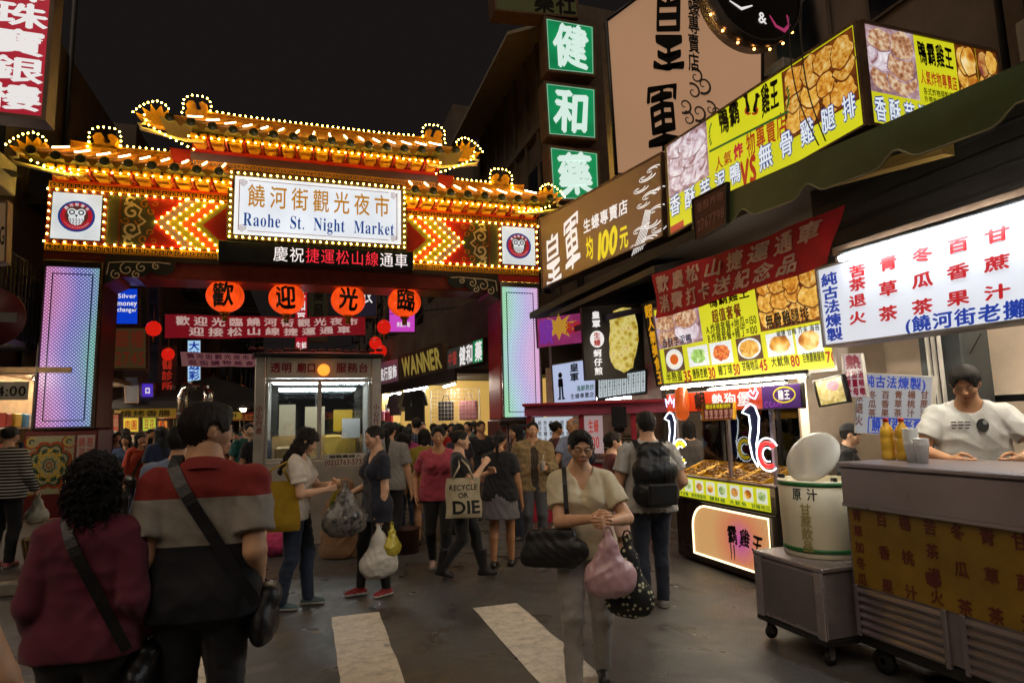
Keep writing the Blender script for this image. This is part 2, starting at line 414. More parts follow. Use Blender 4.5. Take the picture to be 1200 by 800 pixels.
# ================================================================== people: bodies and clothes grown as smooth fields
class Field:
    def __init__(s, lo, hi, h):
        s.lo = np.array(lo, np.float32); s.h = h
        s.n = np.maximum(4, np.ceil((np.array(hi)-s.lo)/h).astype(int)+1)
        s.D = np.full(s.n, 9., np.float32)
        s.ax = [s.lo[i]+h*np.arange(s.n[i], dtype=np.float32) for i in range(3)]
    def box(s, lo, hi):
        sl = []
        for i in range(3):
            a = int(max(0, math.floor((lo[i]-s.lo[i])/s.h))); b = int(min(s.n[i], math.ceil((hi[i]-s.lo[i])/s.h)+1)); sl.append(slice(a, max(a, b)))
        X = s.ax[0][sl[0]][:, None, None]; Y = s.ax[1][sl[1]][None, :, None]; Z = s.ax[2][sl[2]][None, None, :]
        return tuple(sl), X, Y, Z
    def put(s, sl, d, k, op):
        A = s.D[sl]
        if A.size == 0: return
        if op == 'u':
            if k > 0:
                h = np.maximum(k-np.abs(A-d), 0)/k; s.D[sl] = np.minimum(A, d)-h*h*k*.25
            else: s.D[sl] = np.minimum(A, d)
        else:
            d = -d
            if k > 0:
                h = np.maximum(k-np.abs(A-d), 0)/k; s.D[sl] = np.maximum(A, d)+h*h*k*.25
            else: s.D[sl] = np.maximum(A, d)
    def cone(s, a, b, ra, rb=None, k=.01, flat=None, cut=None, op='u', sup=None):
        """tapered rod from a to b; flat=(axis, f) squeezes it along axis; cut=(point, normal) ends it with a plane"""
        rb = ra if rb is None else rb
        a = np.array(a, np.float32); b = np.array(b, np.float32); r = max(ra, rb)+k+2.5*s.h
        sl, X, Y, Z = s.box(np.minimum(a, b)-r, np.maximum(a, b)+r)
        if 0 in s.D[sl].shape: return
        ba = b-a; L2 = max(1e-9, float(ba@ba))
        t = np.clip(((X-a[0])*ba[0]+(Y-a[1])*ba[1]+(Z-a[2])*ba[2])/L2, 0, 1)
        qx, qy, qz = X-a[0]-t*ba[0], Y-a[1]-t*ba[1], Z-a[2]-t*ba[2]
        q2 = qx*qx+qy*qy+qz*qz
        if flat is not None:
            n, f = flat; q2 = q2+(f*f-1)*(qx*n[0]+qy*n[1]+qz*n[2])**2
        d = np.sqrt(np.maximum(q2, 1e-10))-(ra+(rb-ra)*t)
        if cut is not None:
            p, n = cut; d = np.maximum(d, (X-p[0])*n[0]+(Y-p[1])*n[1]+(Z-p[2])*n[2])
        s.put(sl, d, k, op)
    def ell(s, c, r, k=.01, op='u'):
        r = np.array(r, np.float32) if not isinstance(r, (int, float)) else np.full(3, r, np.float32)
        e = r+k+2.5*s.h; c = np.array(c, np.float32)
        sl, X, Y, Z = s.box(c-e, c+e)
        q = np.sqrt(((X-c[0])/r[0])**2+((Y-c[1])/r[1])**2+((Z-c[2])/r[2])**2+1e-9)
        g = np.sqrt(((X-c[0])/r[0]**2)**2+((Y-c[1])/r[1]**2)**2+((Z-c[2])/r[2]**2)**2+1e-9)
        s.put(sl, q*(q-1)/g, k, op)
    def plane(s, p, n, k=0.):
        """keep what lies behind the plane"""
        X, Y, Z = s.ax[0][:, None, None], s.ax[1][None, :, None], s.ax[2][None, None, :]
        d = (X-p[0])*n[0]+(Y-p[1])*n[1]+(Z-p[2])*n[2]
        if k > 0:
            h = np.maximum(k-np.abs(s.D-d), 0)/k; s.D = np.maximum(s.D, d)+h*h*k*.25
        else: s.D = np.maximum(s.D, d)
    def mesh(s):
        D = s.D; S = D < 0; nx, ny, nz = D.shape
        cnt = np.zeros((nx-1, ny-1, nz-1), np.int8)
        for i in (0, 1):
            for j in (0, 1):
                for k in (0, 1): cnt += S[i:nx-1+i, j:ny-1+j, k:nz-1+k]
        act = (cnt > 0) & (cnt < 8); ijk = np.argwhere(act)
        if len(ijk) == 0: return np.zeros((0, 3), np.float32), np.zeros((0, 4), np.int32)
        idx = np.full(act.shape, -1, np.int32); idx[act] = np.arange(len(ijk))
        cor = {}
        for i in (0, 1):
            for j in (0, 1):
                for k in (0, 1): cor[i, j, k] = D[ijk[:, 0]+i, ijk[:, 1]+j, ijk[:, 2]+k]
        acc = np.zeros((len(ijk), 3), np.float32); num = np.zeros(len(ijk), np.float32)
        for a in range(3):
            o = [q for q in range(3) if q != a]
            for u in (0, 1):
                for v in (0, 1):
                    c0 = [0, 0, 0]; c0[o[0]] = u; c0[o[1]] = v; c1 = list(c0); c1[a] = 1
                    va, vb = cor[tuple(c0)], cor[tuple(c1)]; m = (va < 0) != (vb < 0)
                    t = np.where(m, va/np.where(m, va-vb, 1), 0)
                    p = np.zeros((len(ijk), 3), np.float32)
                    p[:, o[0]] = u; p[:, o[1]] = v; p[:, a] = t
                    acc += p*m[:, None]; num += m
        V = (ijk+acc/num[:, None])*s.h+s.lo
        FF = []
        for a in range(3):
            o = [(a+1) % 3, (a+2) % 3]
            s0 = np.take(S, range(D.shape[a]-1), a); s1 = np.take(S, range(1, D.shape[a]), a)
            e = np.argwhere(s0 != s1); e = e[(e[:, o[0]] > 0) & (e[:, o[1]] > 0) & (e[:, o[0]] < D.shape[o[0]]-1) & (e[:, o[1]] < D.shape[o[1]]-1)]
            if len(e) == 0: continue
            ins = S[e[:, 0], e[:, 1], e[:, 2]]
            qs = []
            for (u, v) in ((-1, -1), (0, -1), (0, 0), (-1, 0)):
                c = e.copy(); c[:, o[0]] += u; c[:, o[1]] += v; qs.append(idx[c[:, 0], c[:, 1], c[:, 2]])
            q = np.stack(qs, 1); q[~ins] = q[~ins][:, ::-1]; FF.append(q)
        F = np.concatenate(FF); F = F[(F >= 0).all(1)]
        return V.astype(np.float32), F.astype(np.int32)
def vnormals(V, F):
    n = np.zeros_like(V); a, b, c, d = (V[F[:, i]] for i in range(4)); fn = np.cross(c-a, d-b)
    for i in range(4): np.add.at(n, F[:, i], fn)
    return n/np.maximum(1e-9, np.linalg.norm(n, axis=1))[:, None]
def relax(V, F, it=2, lam=.5):
    e = np.concatenate([F[:, [i, (i+1) % 4]] for i in range(4)])
    deg = np.zeros(len(V), np.float32); np.add.at(deg, e[:, 0], 1); np.add.at(deg, e[:, 1], 1)
    for _ in range(it):
        s = np.zeros_like(V); np.add.at(s, e[:, 0], V[e[:, 1]]); np.add.at(s, e[:, 1], V[e[:, 0]])
        V = V+lam*(s/np.maximum(1, deg)[:, None]-V)
    return V
def crumple(V, F, amp, lam=.16, seed=0, dirs=None):
    """cloth folds: a few warped ridges along slanted directions"""
    r = np.random.RandomState(seed); n = vnormals(V, F); h = np.zeros(len(V), np.float32)
    for i in range(6):
        d = r.randn(3); d[2] = abs(d[2])*.7+.1; d /= np.linalg.norm(d)
        w_ = V@(r.randn(3)*9)+r.rand()*6; w2 = V@(r.randn(3)*17)
        ph = V@d*2*np.pi/(lam*r.uniform(.6, 1.5))+1.3*np.sin(w_)+.6*np.sin(w2)+r.rand()*6
        h += (1-np.abs(np.sin(ph))*1.6)*np.clip(.5+.8*np.sin(V@(r.randn(3)*7)+r.rand()*6), 0, 1)
    return V+n*(h*amp/2.2)[:, None]
def RX(a): c, s = math.cos(a), math.sin(a); return np.array([[1, 0, 0], [0, c, -s], [0, s, c]])
def RY(a): c, s = math.cos(a), math.sin(a); return np.array([[c, 0, s], [0, 1, 0], [-s, 0, c]])
def RZ(a): c, s = math.cos(a), math.sin(a); return np.array([[c, -s, 0], [s, c, 0], [0, 0, 1]])
def ik(a, t, l1, l2, pole):
    a, t, pole = (np.array(q, float) for q in (a, t, pole)); d = t-a; L = np.linalg.norm(d)
    if L > (l1+l2)*.995: t = a+d/L*(l1+l2)*.995; d = t-a; L = np.linalg.norm(d)
    u = d/L; x = (l1*l1-l2*l2+L*L)/(2*L); y = math.sqrt(max(0, l1*l1-x*x))
    p = pole-u*(pole@u); p /= max(1e-6, np.linalg.norm(p))
    return a+u*x+p*y, t
HEADC = {}
def head_mesh(sex, fat, res, smile=0.):
    """head-local: origin at the chin level under the skull's middle, face towards -y, unit = head height"""
    k = (sex, fat, res, smile)
    if k in HEADC: return HEADC[k]
    f = Field((-.52, -.62, -.34), (.52, .60, 1.06), res)
    w_ = 1+.06*fat
    f.ell((0, .045, .63), (.335*w_, .43, .365), .02)
    f.ell((0, -.02, .45), (.315*w_, .34, .30), .10)
    f.ell((0, -.12, .27), (.235*w_*(1.05 if sex == 'm' else .96), .26, .24), .12)
    f.ell((0, -.295, .085), (.09, .085, .075), .09)
    for sx in (-1, 1):
        f.ell((sx*.20*w_, -.265, .37), (.10, .10, .11), .09)          # cheeks
        f.ell((sx*.345*w_, .03, .46), (.035, .085, .13), .025)         # ears
        f.ell((sx*.385*w_, -.01, .50), (.02, .05, .07), .02)
        f.ell((sx*.155, -.425, .500), (.072, .046, .044), .05, 's')     # eye sockets
        f.cone((sx*.06, -.385, .585), (sx*.23, -.335, .60), .035, .025, .06)   # brows
        f.ell((sx*.062, -.415, .345), (.036, .04, .03), .03)           # nostril wings
        f.ell((sx*.155, -.335, .502), (.088, .055, .048), .015)        # lids
    f.cone((0, -.375, .545), (0, -.465, .365), .03, .046, .05)         # nose
    f.cone((-.085, -.352, .212+smile*.03), (0, -.39, .205), .026, .036, .03); f.cone((.085, -.352, .212+smile*.03), (0, -.39, .205), .026, .036, .03)
    f.cone((-.07, -.345, .165), (0, -.365, .155), .028, .036, .03); f.cone((.07, -.345, .165), (0, -.365, .155), .028, .036, .03)
    f.cone((-.10, -.415, .187+smile*.02), (0, -.42, .184), .01, .012, .01, op='s'); f.cone((.10, -.415, .187+smile*.02), (0, -.42, .184), .01, .012, .01, op='s')
    f.cone((0, .10, .42), (0, .16, -.34), .25 if sex == 'm' else .205, .27 if sex == 'm' else .22, .08)   # neck
    V, F = f.mesh(); V = relax(V, F, 1, .4)
    c = V[F].mean(1); mi = np.zeros(len(F), np.int32)
    lips = (np.abs(c[:, 0]) < .115) & (c[:, 1] < -.30) & (c[:, 2] > .135) & (c[:, 2] < .236-np.abs(c[:, 0])*.22)
    mi[lips] = 1
    HEADC[k] = (V, F, mi); return HEADC[k]
HAIRC = {}
def hair_mesh(style, res, seed=0):
    k = (style, res, seed)
    if k in HAIRC: return HAIRC[k]
    f = Field((-.75, -.62, -1.75 if style in ('long', 'ponytail', 'wavy') else -.8), (.75, .95, 1.25), res)
    sc = {'short': .05, 'crop': .028, 'bob': .075, 'long': .06, 'wavy': .085, 'curly': .13, 'ponytail': .035, 'bun': .035, 'full': .075, 'bald': .02, 'medium': .065}[style]
    f.ell((0, .05, .64), (.335+sc, .43+sc, .365+sc*1.0), .02)
    if style in ('short', 'full', 'medium', 'crop', 'bald'):
        f.cone((0, .20, .55), (0, .22, .28 if style != 'bald' else .35), .27+sc*.4, .20+sc*.3, .10)
        if style in ('full', 'medium', 'short'): f.ell((0, -.20, .90), (.26, .22, .10), .10)
    if style in ('bob', 'wavy', 'long', 'curly'):
        z = {'bob': .10, 'wavy': -.30, 'long': -.30, 'curly': -.16}[style]
        for sx in (-1, 1):
            f.cone((sx*.24, .02, .60), (sx*.30, .06, z), .18, .14+.05*(style == 'curly'), .10)
        f.cone((0, .20, .60), (0, .30, z), .30, .24, .15)
    if style in ('long', 'wavy'):
        zb = -1.15 if style == 'wavy' else -1.0
        for sx in (-1, 0, 1): f.cone((sx*.18, .30, 0), (sx*.20, .40, zb), .20, .12, .14)
        if style == 'wavy':
            for sx in (-1, 1): f.cone((sx*.30, -.02, .2), (sx*.33, -.05, -.75), .13, .07, .08)
    if style == 'curly':
        f.ell((0, .20, .25), (.50, .38, .55), .15)
    if style == 'ponytail':
        f.cone((0, .42, .74), (0, .62, .70), .10, .11, .06); f.cone((0, .62, .70), (0, .66, .25), .13, .12, .08); f.cone((0, .66, .25), (0, .55, -.45), .12, .05, .08)
    if style == 'bun':
        f.ell((0, .48, .78), (.17, .15, .16), .05)
    # open the face
    lowz = .80 if style in ('crop', 'bald', 'ponytail', 'bun', 'full') else (.79 if style in ('short', 'medium') else .72)
    if style == 'bald': lowz = 1.2
    f.ell((0, -.50, .36), (.285 if style not in ('bob', 'wavy', 'curly', 'long') else .265, .42, lowz-.36), .05, 's')
    f.cone((0, -.62, .20), (0, -.20, .05), .30, .26, .05, op='s')
    if style in ('short', 'crop', 'full', 'bald', 'medium'):
        for sx in (-1, 1):
            f.cone((sx*.40, -.03, .52), (sx*.40, -.10, .10), .125, .24, .03, op='s')
        f.cone((0, .1, -.25), (0, .40, -.1), .40, .36, .05, op='s')
    if style == 'bald': f.ell((0, -.05, 1.0), (.27, .40, .20), .05, 's')
    V, F = f.mesh()
    if len(V):
        V = relax(V, F, 1, .5); n = vnormals(V, F); r = np.random.RandomState(seed+3)
        if style in ('curly', 'wavy'):
            fr = 22 if style == 'curly' else 13; h = np.zeros(len(V))
            for i in range(5):
                q = r.randn(3); q /= np.linalg.norm(q); h += np.sin(V@q*fr*r.uniform(.7, 1.9)+2.5*np.sin(V@r.randn(3)*6)+r.rand()*6)
            V = V+n*(h*(.020 if style == 'curly' else .017))[:, None]
        ang = np.arctan2(V[:, 0], V[:, 1]-.05)
        h = np.sin(ang*31+3*np.sin(V[:, 2]*5)+r.rand()*6)*.45+np.sin(ang*57+4*np.sin(V[:, 2]*4+1))*.45+np.sin(ang*17+2*np.sin(V[:, 2]*7))*.55+np.sin(ang*83+5*np.sin(V[:, 2]*6+2))*.35
        V = V+n*(h*(.011 if style not in ('crop', 'bald') else .004))[:, None]
    HAIRC[k] = (V.astype(np.float32), F); return HAIRC[k]
HANDC = {}
def hand_mesh(curl, res):
    """right hand, unit metres: wrist at the origin, fingers along +x, palm facing -z, thumb on +y"""
    k = (curl, res)
    if k in HANDC: return HANDC[k]
    f = Field((-.05, -.07, -.10), (.21, .10, .06), res)
    f.cone((-.03, 0, 0), (.02, 0, 0), .024, .024, .01, flat=((0, 0, 1), 1.25))
    ys = (.030, .010, -.011, -.030); ln = (.070, .078, .072, .056)
    for y, L in zip(ys, ln):
        kx = .092-abs(y-.008)*.18
        f.cone((.005, y*.55, 0), (kx, y, .002), .014, .0125, .016)
        p = np.array([kx, y*1.02, .002]); an = 0.; fr = (.45, .32, .23); rad = (.0098, .009, .0082)
        for q in range(3):
            an += curl*(.75, .85, .55)[q]
            d = np.array([math.cos(an), y*.5*(1-min(1, curl)), -math.sin(an)]); e = p+d*L*fr[q]
            f.cone(p, e, rad[q], rad[q]*.92, .004); p = e
    t0 = np.array([.020, .022, -.006]); t1 = np.array([.050, .052, -.014-curl*.012]); t2 = np.array([.082, .058-curl*.014, -.020-curl*.022]); t3 = np.array([.106, .054-curl*.024, -.022-curl*.03])
    f.cone(t0, t1, .016, .0125, .014); f.cone(t1, t2, .0115, .0105, .004); f.cone(t2, t3, .0103, .0088, .004)
    V, F = f.mesh(); HANDC[k] = (V, F); return HANDC[k]
def skin(name, h): return pbr(name, h, .5, 0, 14, .10, .06, 160, spec=.4)
def cloth(h, pat=None, key=None):
    return pbr('cloth '+h, h, .85, 0, 9, .16, .22, 420, sheen=.15)
def striped(name, cols, per, axis=2, duty=.5, ofs=0.):
    """woven stripes across the garment"""
    if name in MATS: return MATS[name]
    m, nt, n, l, p = newmat(name)
    tc = N(n, 'ShaderNodeTexCoord'); sp = N(n, 'ShaderNodeSeparateXYZ'); l.new(tc.outputs['Object'], sp.inputs[0])
    v = math_(n, l, 'FRACT', math_(n, l, 'MULTIPLY', math_(n, l, 'ADD', sp.outputs[axis], ofs), 1/per))
    r = ramp(n, [(0, C(cols[0])), (duty, C(cols[1]))], 'CONSTANT'); l.new(v, r.inputs[0]); l.new(r.outputs[0], p.inputs['Base Color']); p.inputs['Roughness'].default_value = .85
    MATS[name] = m; return m
def banded(name, stops, z0, z1):
    """colour-blocked garment: bands of cloth by height in the garment"""
    if name in MATS: return MATS[name]
    m, nt, n, l, p = newmat(name)
    tc = N(n, 'ShaderNodeTexCoord'); sp = N(n, 'ShaderNodeSeparateXYZ'); l.new(tc.outputs['Object'], sp.inputs[0])
    mr = N(n, 'ShaderNodeMapRange'); mr.inputs[1].default_value = z0; mr.inputs[2].default_value = z1; l.new(sp.outputs[2], mr.inputs[0])
    r = ramp(n, [(a, C(b)) for a, b in stops], 'CONSTANT'); l.new(mr.outputs[0], r.inputs[0])
    nz = N(n, 'ShaderNodeTexNoise'); nz.inputs['Scale'].default_value = 40; l.new(tc.outputs['Object'], nz.inputs['Vector'])
    mx = N(n, 'ShaderNodeMix', data_type='RGBA', blend_type='MULTIPLY'); mx.inputs[0].default_value = .3
    l.new(r.outputs[0], mx.inputs[6]); l.new(nz.outputs['Fac'], mx.inputs[7]); l.new(mx.outputs[2], p.inputs['Base Color']); p.inputs['Roughness'].default_value = .85
    MATS[name] = m; return m
def checked(name, a, b, per):
    if name in MATS: return MATS[name]
    m, nt, n, l, p = newmat(name)
    tc = N(n, 'ShaderNodeTexCoord'); ck = N(n, 'ShaderNodeTexBrick'); ck.offset = 0; ck.inputs['Scale'].default_value = 1/per
    ck.inputs['Color1'].default_value = C(a); ck.inputs['Color2'].default_value = C(a); ck.inputs['Mortar'].default_value = C(b); ck.inputs['Mortar Size'].default_value = .10
    ck.inputs['Brick Width'].default_value = 1; ck.inputs['Row Height'].default_value = 1
    mp = N(n, 'ShaderNodeMapping'); mp.inputs['Rotation'].default_value = (math.pi/2, 0, 0); l.new(tc.outputs['Object'], mp.inputs[0]); l.new(mp.outputs[0], ck.inputs['Vector'])
    l.new(ck.outputs['Color'], p.inputs['Base Color']); p.inputs['Roughness'].default_value = .85
    MATS[name] = m; return m
SKIN = {'a': '#c99a78', 'b': '#b98763', 'c': '#d8ab8c', 'd': '#a8764f'}
HAIR_BLACK = None
def hairmat(h='#120d0b'):
    return pbr('hair '+h, h, .5, 0, 34, .6, .7, 70, stretch=(7, 7, .7), spec=.4)
def person(label, pos, yaw=0., H=1.62, sex='f', fat=0., lean=0., feet=((.09, 0), (-.09, 0)), lift=(0, 0), toe=(0, 0), hands=(None, None), curl=(.35, .35), pole=((.5, .7, -.4), (-.5, .7, -.4)),
           hyaw=0., hpitch=0., skin_='a', hair=('short', '#120d0b'), top=('tee', '#333333'), bottom=('trousers', '#222222'), shoes='#222222', res=.012, glasses=None, cap=None, smile=0., group=None, seed=0, twist=0., hipx=0., palm=(None, None), socks=None, hem=None):
    """yaw 0 faces -y. feet: ankle (x, y) of the left and right foot, hands: wrist targets in person space"""
    root = thing('person', label, 'person', (pos[0], pos[1], pos[2] if len(pos) > 2 else 0), R_(yaw), group)
    f = sex == 'f'; rs = np.random.RandomState(seed)
    hip_z = .525*H; hb = np.array([hipx, 0, hip_z])
    T = RX(R_(lean)) @ RZ(R_(twist))
    def U(x, y, z): return hb+T @ (np.array([x, y, z])*H-np.array([0, 0, hip_z]))
    sw = (.094 if f else .108)+.010*fat; hh = .132*H
    SH = [U(sw, 0.004, .798), U(-sw, .004, .798)]
    HP = [hb+np.array([.052*H, 0, 0]), hb+np.array([-.052*H, 0, 0])]
    la, lf = .172*H, .150*H
    ell_, wr, kn, an = [], [], [], []
    for i, sx in enumerate((1, -1)):
        t = hands[i]
        if t is None: t = U(sx*(sw+.062), -.02, .485)
        e, t = ik(SH[i], t, la, lf, pole[i]); ell_.append(e); wr.append(t)
        a = np.array([feet[i][0], feet[i][1], .045*H+lift[i]]); k_, a = ik(HP[i], a, .245*H, .240*H, (sx*.12, -1, 0)); kn.append(k_); an.append(a)
    # torso rings: z, half length, depth radius, y offset
    lv = [(.515, .052, .067 if f else .062, .010), (.565, .047, .062+.012*fat, .004), (.63, .037+(.010 if not f else 0), .055+.018*fat, -.006*fat), (.70, .042+(.011 if not f else 0), .059+.010*fat, -.002), (.755, .046+(.010 if not f else .0), .054, .0)]
    def torso(F_, e, k=.05, loose=0.):
        for i, (z, hl, r, y) in enumerate(lv):
            l2 = hl+loose*(.014 if i in (1, 2) else .004); r2 = r+e/H
            F_.cone(U(-l2-fat*.012, y, z), U(l2+fat*.012, y, z), r2*H, None, k, flat=((0, 1, 0), 1.10))
        F_.cone(U(-sw*.62, .006, .788), U(sw*.62, .006, .788), .037*H+e, None, k)
        for sx in (-1, 1): F_.cone(U(sx*.018, .016, .838), U(sx*sw*.96, .006, .800), .026*H+e*.6, .030*H+e*.75, .03)
        if f:
            for sx in (-1, 1): F_.ell(U(sx*.046, -.046, .727), np.array([.040, .036, .040])*H+e*.8, .04)
        F_.cone(U(0, .012, .80), U(0, .008, .845), .046*H+e*.5, .036*H+e*.5, .04)
    pts = np.array(SH+ell_+wr+kn+an+[U(0, 0, .9), U(0, 0, .52)]); lo = pts.min(0)-.20; hi = pts.max(0)+.20; lo[2] = -.01
    # ---- body
    F_ = Field(lo, hi, res); torso(F_, -.004, .05)
    F_.cone(U(0, .012, .80), U(0, .004, .885), (.036 if f else .041)*H, (.031 if f else .037)*H, .03)
    armr = (.029, .0245, .0225, .0155) if f else (.034, .028, .0255, .0175)
    armr = tuple(a*(1+.12*fat)*H for a in armr)
    for i in (0, 1):
        F_.cone(SH[i], ell_[i], armr[0], armr[1], .02); m_ = ell_[i]*.72+wr[i]*.28
        F_.cone(ell_[i], m_, armr[1]*.98, armr[2]*1.03, .012); F_.cone(m_, wr[i], armr[2], armr[3], .012)
        q_ = 1. if bottom[0] in ('skirt', 'shorts') else .80; F_.cone(HP[i], kn[i], (.056+.006*fat)*H*q_, .034*H*q_, .02); c1 = kn[i]*.7+an[i]*.3+np.array([0, .012*H, 0])
        F_.cone(kn[i], c1, .032*H*q_, .035*H*q_, .012); F_.cone(c1, an[i], .034*H*q_, .0215*H*q_, .012)
        F_.cone(an[i]+(0, .015, -.02), an[i]+(0, -.04*H, -.045), .022, .018, .02)
    V, Fc = F_.mesh(); VV, FF, MI = [V], [Fc], [np.zeros(len(Fc), np.int32)]; nb = len(V)
    hres = .030 if res < .009 else (.042 if res < .013 else .065)
    hv, hf, hm = head_mesh(sex, round(fat, 1), hres, smile)
    hR = T @ RZ(R_(hyaw)) @ RX(R_(hpitch)); hc = U(0, -.006, .868)
    def HT(q): return (np.asarray(q)*hh*np.array([1, 1, 1])) @ hR.T+hc
    VV.append(HT(hv)); FF.append(hf+nb); MI.append(hm); nb += len(hv)
    hs = (.93 if f else 1.03)*H/1.68
    for i, sx in enumerate((1, -1)):
        d = wr[i]-ell_[i]; d = d/np.linalg.norm(d)
        if palm[i] is not None and len(palm[i]) == 2: d = np.array(palm[i][1], float); d /= np.linalg.norm(d)
        pn = np.array(palm[i][0] if palm[i] is not None else (-sx, 0, 0), float)   # where the palm looks
        z = -pn; z = z-d*(z@d); z = z/max(1e-6, np.linalg.norm(z)); y = np.cross(z, d)
        v, q = hand_mesh(curl[i], .0055 if res < .009 else .0075)
        v = v.copy()
        if sx > 0: v[:, 1] *= -1
        M3 = np.stack([d, y, z], 1); VV.append((v*hs) @ M3.T+wr[i]-d*.0); FF.append((q if sx < 0 else q[:, ::-1])+nb); MI.append(np.zeros(len(q), np.int32)); nb += len(v)
    sm = skin('skin '+skin_, SKIN[skin_]); lm = pbr('lips '+skin_, '#a4614f', .45, 0, 20, .1)
    npmesh('body', np.concatenate(VV), np.concatenate(FF), [sm, lm], root, np.concatenate(MI))
    # ---- eyes, brows
    if res < .013:
        for sx in (-1, 1):
            e = MB(); c = HT([[sx*.155, -.356, .502]])[0]
            fw = hR @ np.array([0, -1, 0])
            e.ball(tuple(c), .043*hh, 0, 10, 8); e.ball(tuple(c+fw*.022*hh), .0245*hh, 1, 8, 6)
            e.build('eye', [pbr('eye white', '#cfc6bd', .25, 0, 5, .03), pbr('eye iris', '#140c08', .2, 0, 5, .1)], root)
            b = MB(); b.tube([HT([[sx*x, y, z]])[0] for x, y, z in ((.07, -.412, .598), (.15, -.398, .618), (.23, -.352, .602))], [.006*hh, .008*hh, .004*hh], 0, 6); b.build('eyebrow', hairmat(hair[1] if hair else '#120d0b'), root)
    if hair:
        v, q = hair_mesh(hair[0], .024 if res < .009 else (.042 if res < .013 else .06), seed % 3)
        ho = npmesh('hair', HT(v), q, hairmat(hair[1]), root)
        if hair[0] == 'curly' and res < .009:       # loose curls standing off the mass
            rr = random.Random(9); cb = MB(); nn = vnormals(v, q)
            for _ in range(420):
                i = rr.randrange(len(v)); p, n_ = Vector(v[i]), Vector(nn[i])
                if p.y < -.30: continue
                ax = (Vector((rr.uniform(-.4, .4), rr.uniform(-.4, .4), -1))+n_*.35).normalized(); a1 = ax.orthogonal().normalized(); a2 = ax.cross(a1); R0 = rr.uniform(.018, .036); t0 = rr.random()*6; L0 = rr.uniform(.12, .26)
                cb.tube([tuple(HT([tuple(p+n_*.012+ax*(L0*t)+(a1*math.cos(t0+t*11)+a2*math.sin(t0+t*11))*R0)])[0]) for t in np.linspace(0, 1, 13)], [.0032*(1-.7*t)+.0006 for t in np.linspace(0, 1, 13)], 0, 4)
            cb.build('curls', hairmat(hair[1]), root)
    # ---- clothes
    kind = top[0]; tm = top[1] if not isinstance(top[1], str) else cloth(top[1])
    e = {'tee': .013, 'polo': .016, 'blouse': .015, 'long': .015, 'jacket': .022, 'vneck': .012, 'sleeveless': .011, 'knit': .016}[kind]
    F_ = Field(lo, hi, res); torso(F_, e, .05, 1.2 if kind in ('tee', 'polo', 'jacket', 'long', 'blouse') else .4)
    hz = hem if hem else {'tee': .49, 'polo': .478, 'blouse': .50, 'long': .48, 'jacket': .455, 'vneck': .50, 'sleeveless': .50, 'knit': .49}[kind]
    zl = .515
    F_.cone(U(-.056-fat*.01, .008, zl), U(.056+fat*.01, .008, zl), .068*H+e, None, .04, flat=((0, 1, 0), 1.10)); F_.cone(U(-.057-fat*.01, .008, hz-.01), U(.057+fat*.01, .008, hz-.01), .069*H+e, None, .04, flat=((0, 1, 0), 1.10))
    n_ = T @ np.array([0, 0, -1.]); F_.plane(U(0, 0, hz), n_, .006)
    full = kind in ('long', 'jacket', 'knit')
    for i in (0, 1):
        ex = e*1.15+.004; u = ell_[i]-SH[i]; u = u/np.linalg.norm(u)
        if kind == 'sleeveless': F_.cone(SH[i], SH[i]+u*.05*H, armr[0]+ex*.5, armr[0]+ex*.5, .02, cut=(SH[i]+u*.03*H, u)); continue
        if full:
            F_.cone(SH[i], ell_[i], armr[0]+ex, armr[1]+ex, .012); w2 = wr[i]-ell_[i]; w2 = w2/np.linalg.norm(w2); p = wr[i]-w2*.012
            F_.cone(ell_[i], wr[i]+w2*.03, armr[1]+ex, armr[3]+ex+.004, .012, cut=(p, w2))
        else:
            fr_ = .66 if kind in ('tee', 'vneck') else .74
            if kind == 'blouse': fr_ = .60
            p = SH[i]+u*la*fr_; F_.cone(SH[i], SH[i]+u*la*(fr_+.3), armr[0]+ex+.002, armr[0]+ex+.008, .012, cut=(p, u))
    # neck opening
    F_.cone(U(0, .006, .90), U(0, .0, .838 if kind not in ('vneck', 'blouse') else .83), .050*H, .047*H, .012, op='s')
    if kind in ('vneck',): F_.cone(U(0, -.06, .86), U(0, -.075, .745), .052*H, .014*H, .01, op='s')
    if kind == 'jacket':
        G_ = Field(lo, hi, res); torso(G_, .007, .05, .6); F_.D = np.maximum(F_.D, -G_.D)
        F_.cone(U(0, -.078, .86), U(.006, -.084, .44), .030*H, .036*H, .008, op='s')
    V, Fc = F_.mesh()
    if len(V):
        V = relax(V, Fc, 1, .5)
        V = crumple(V, Fc, {'jacket': .010, 'tee': .0065, 'polo': .006}.get(kind, .0055), .19, seed)
        npmesh({'jacket': 'jacket', 'long': 'shirt', 'blouse': 'blouse', 'knit': 'sweater'}.get(kind, 'shirt'), V, Fc, tm, root)
    if kind in ('polo', 'jacket'):
        c = MB(); ring = [U(.050*math.cos(a), .004+.047*math.sin(a), .850+.014*math.sin(a)) for a in np.linspace(-1.25, math.pi+1.25, 18)]
        for i in range(len(ring)-1):
            a, b = Vector(ring[i]), Vector(ring[i+1]); a2 = a+Vector((a.x-hb[0], a.y, 0))*.22-Vector((0, 0, .022*H)); b2 = b+Vector((b.x-hb[0], b.y, 0))*.22-Vector((0, 0, .022*H)); up = Vector((0, 0, .012))
            c.add([a+up, b+up, b2, a2, a+up-Vector((a.x-hb[0], a.y, 0))*.08, b+up-Vector((b.x-hb[0], b.y, 0))*.08], [(3, 2, 1, 0), (0, 1, 5, 4)], 0, True)
        c.build('collar', tm, root)
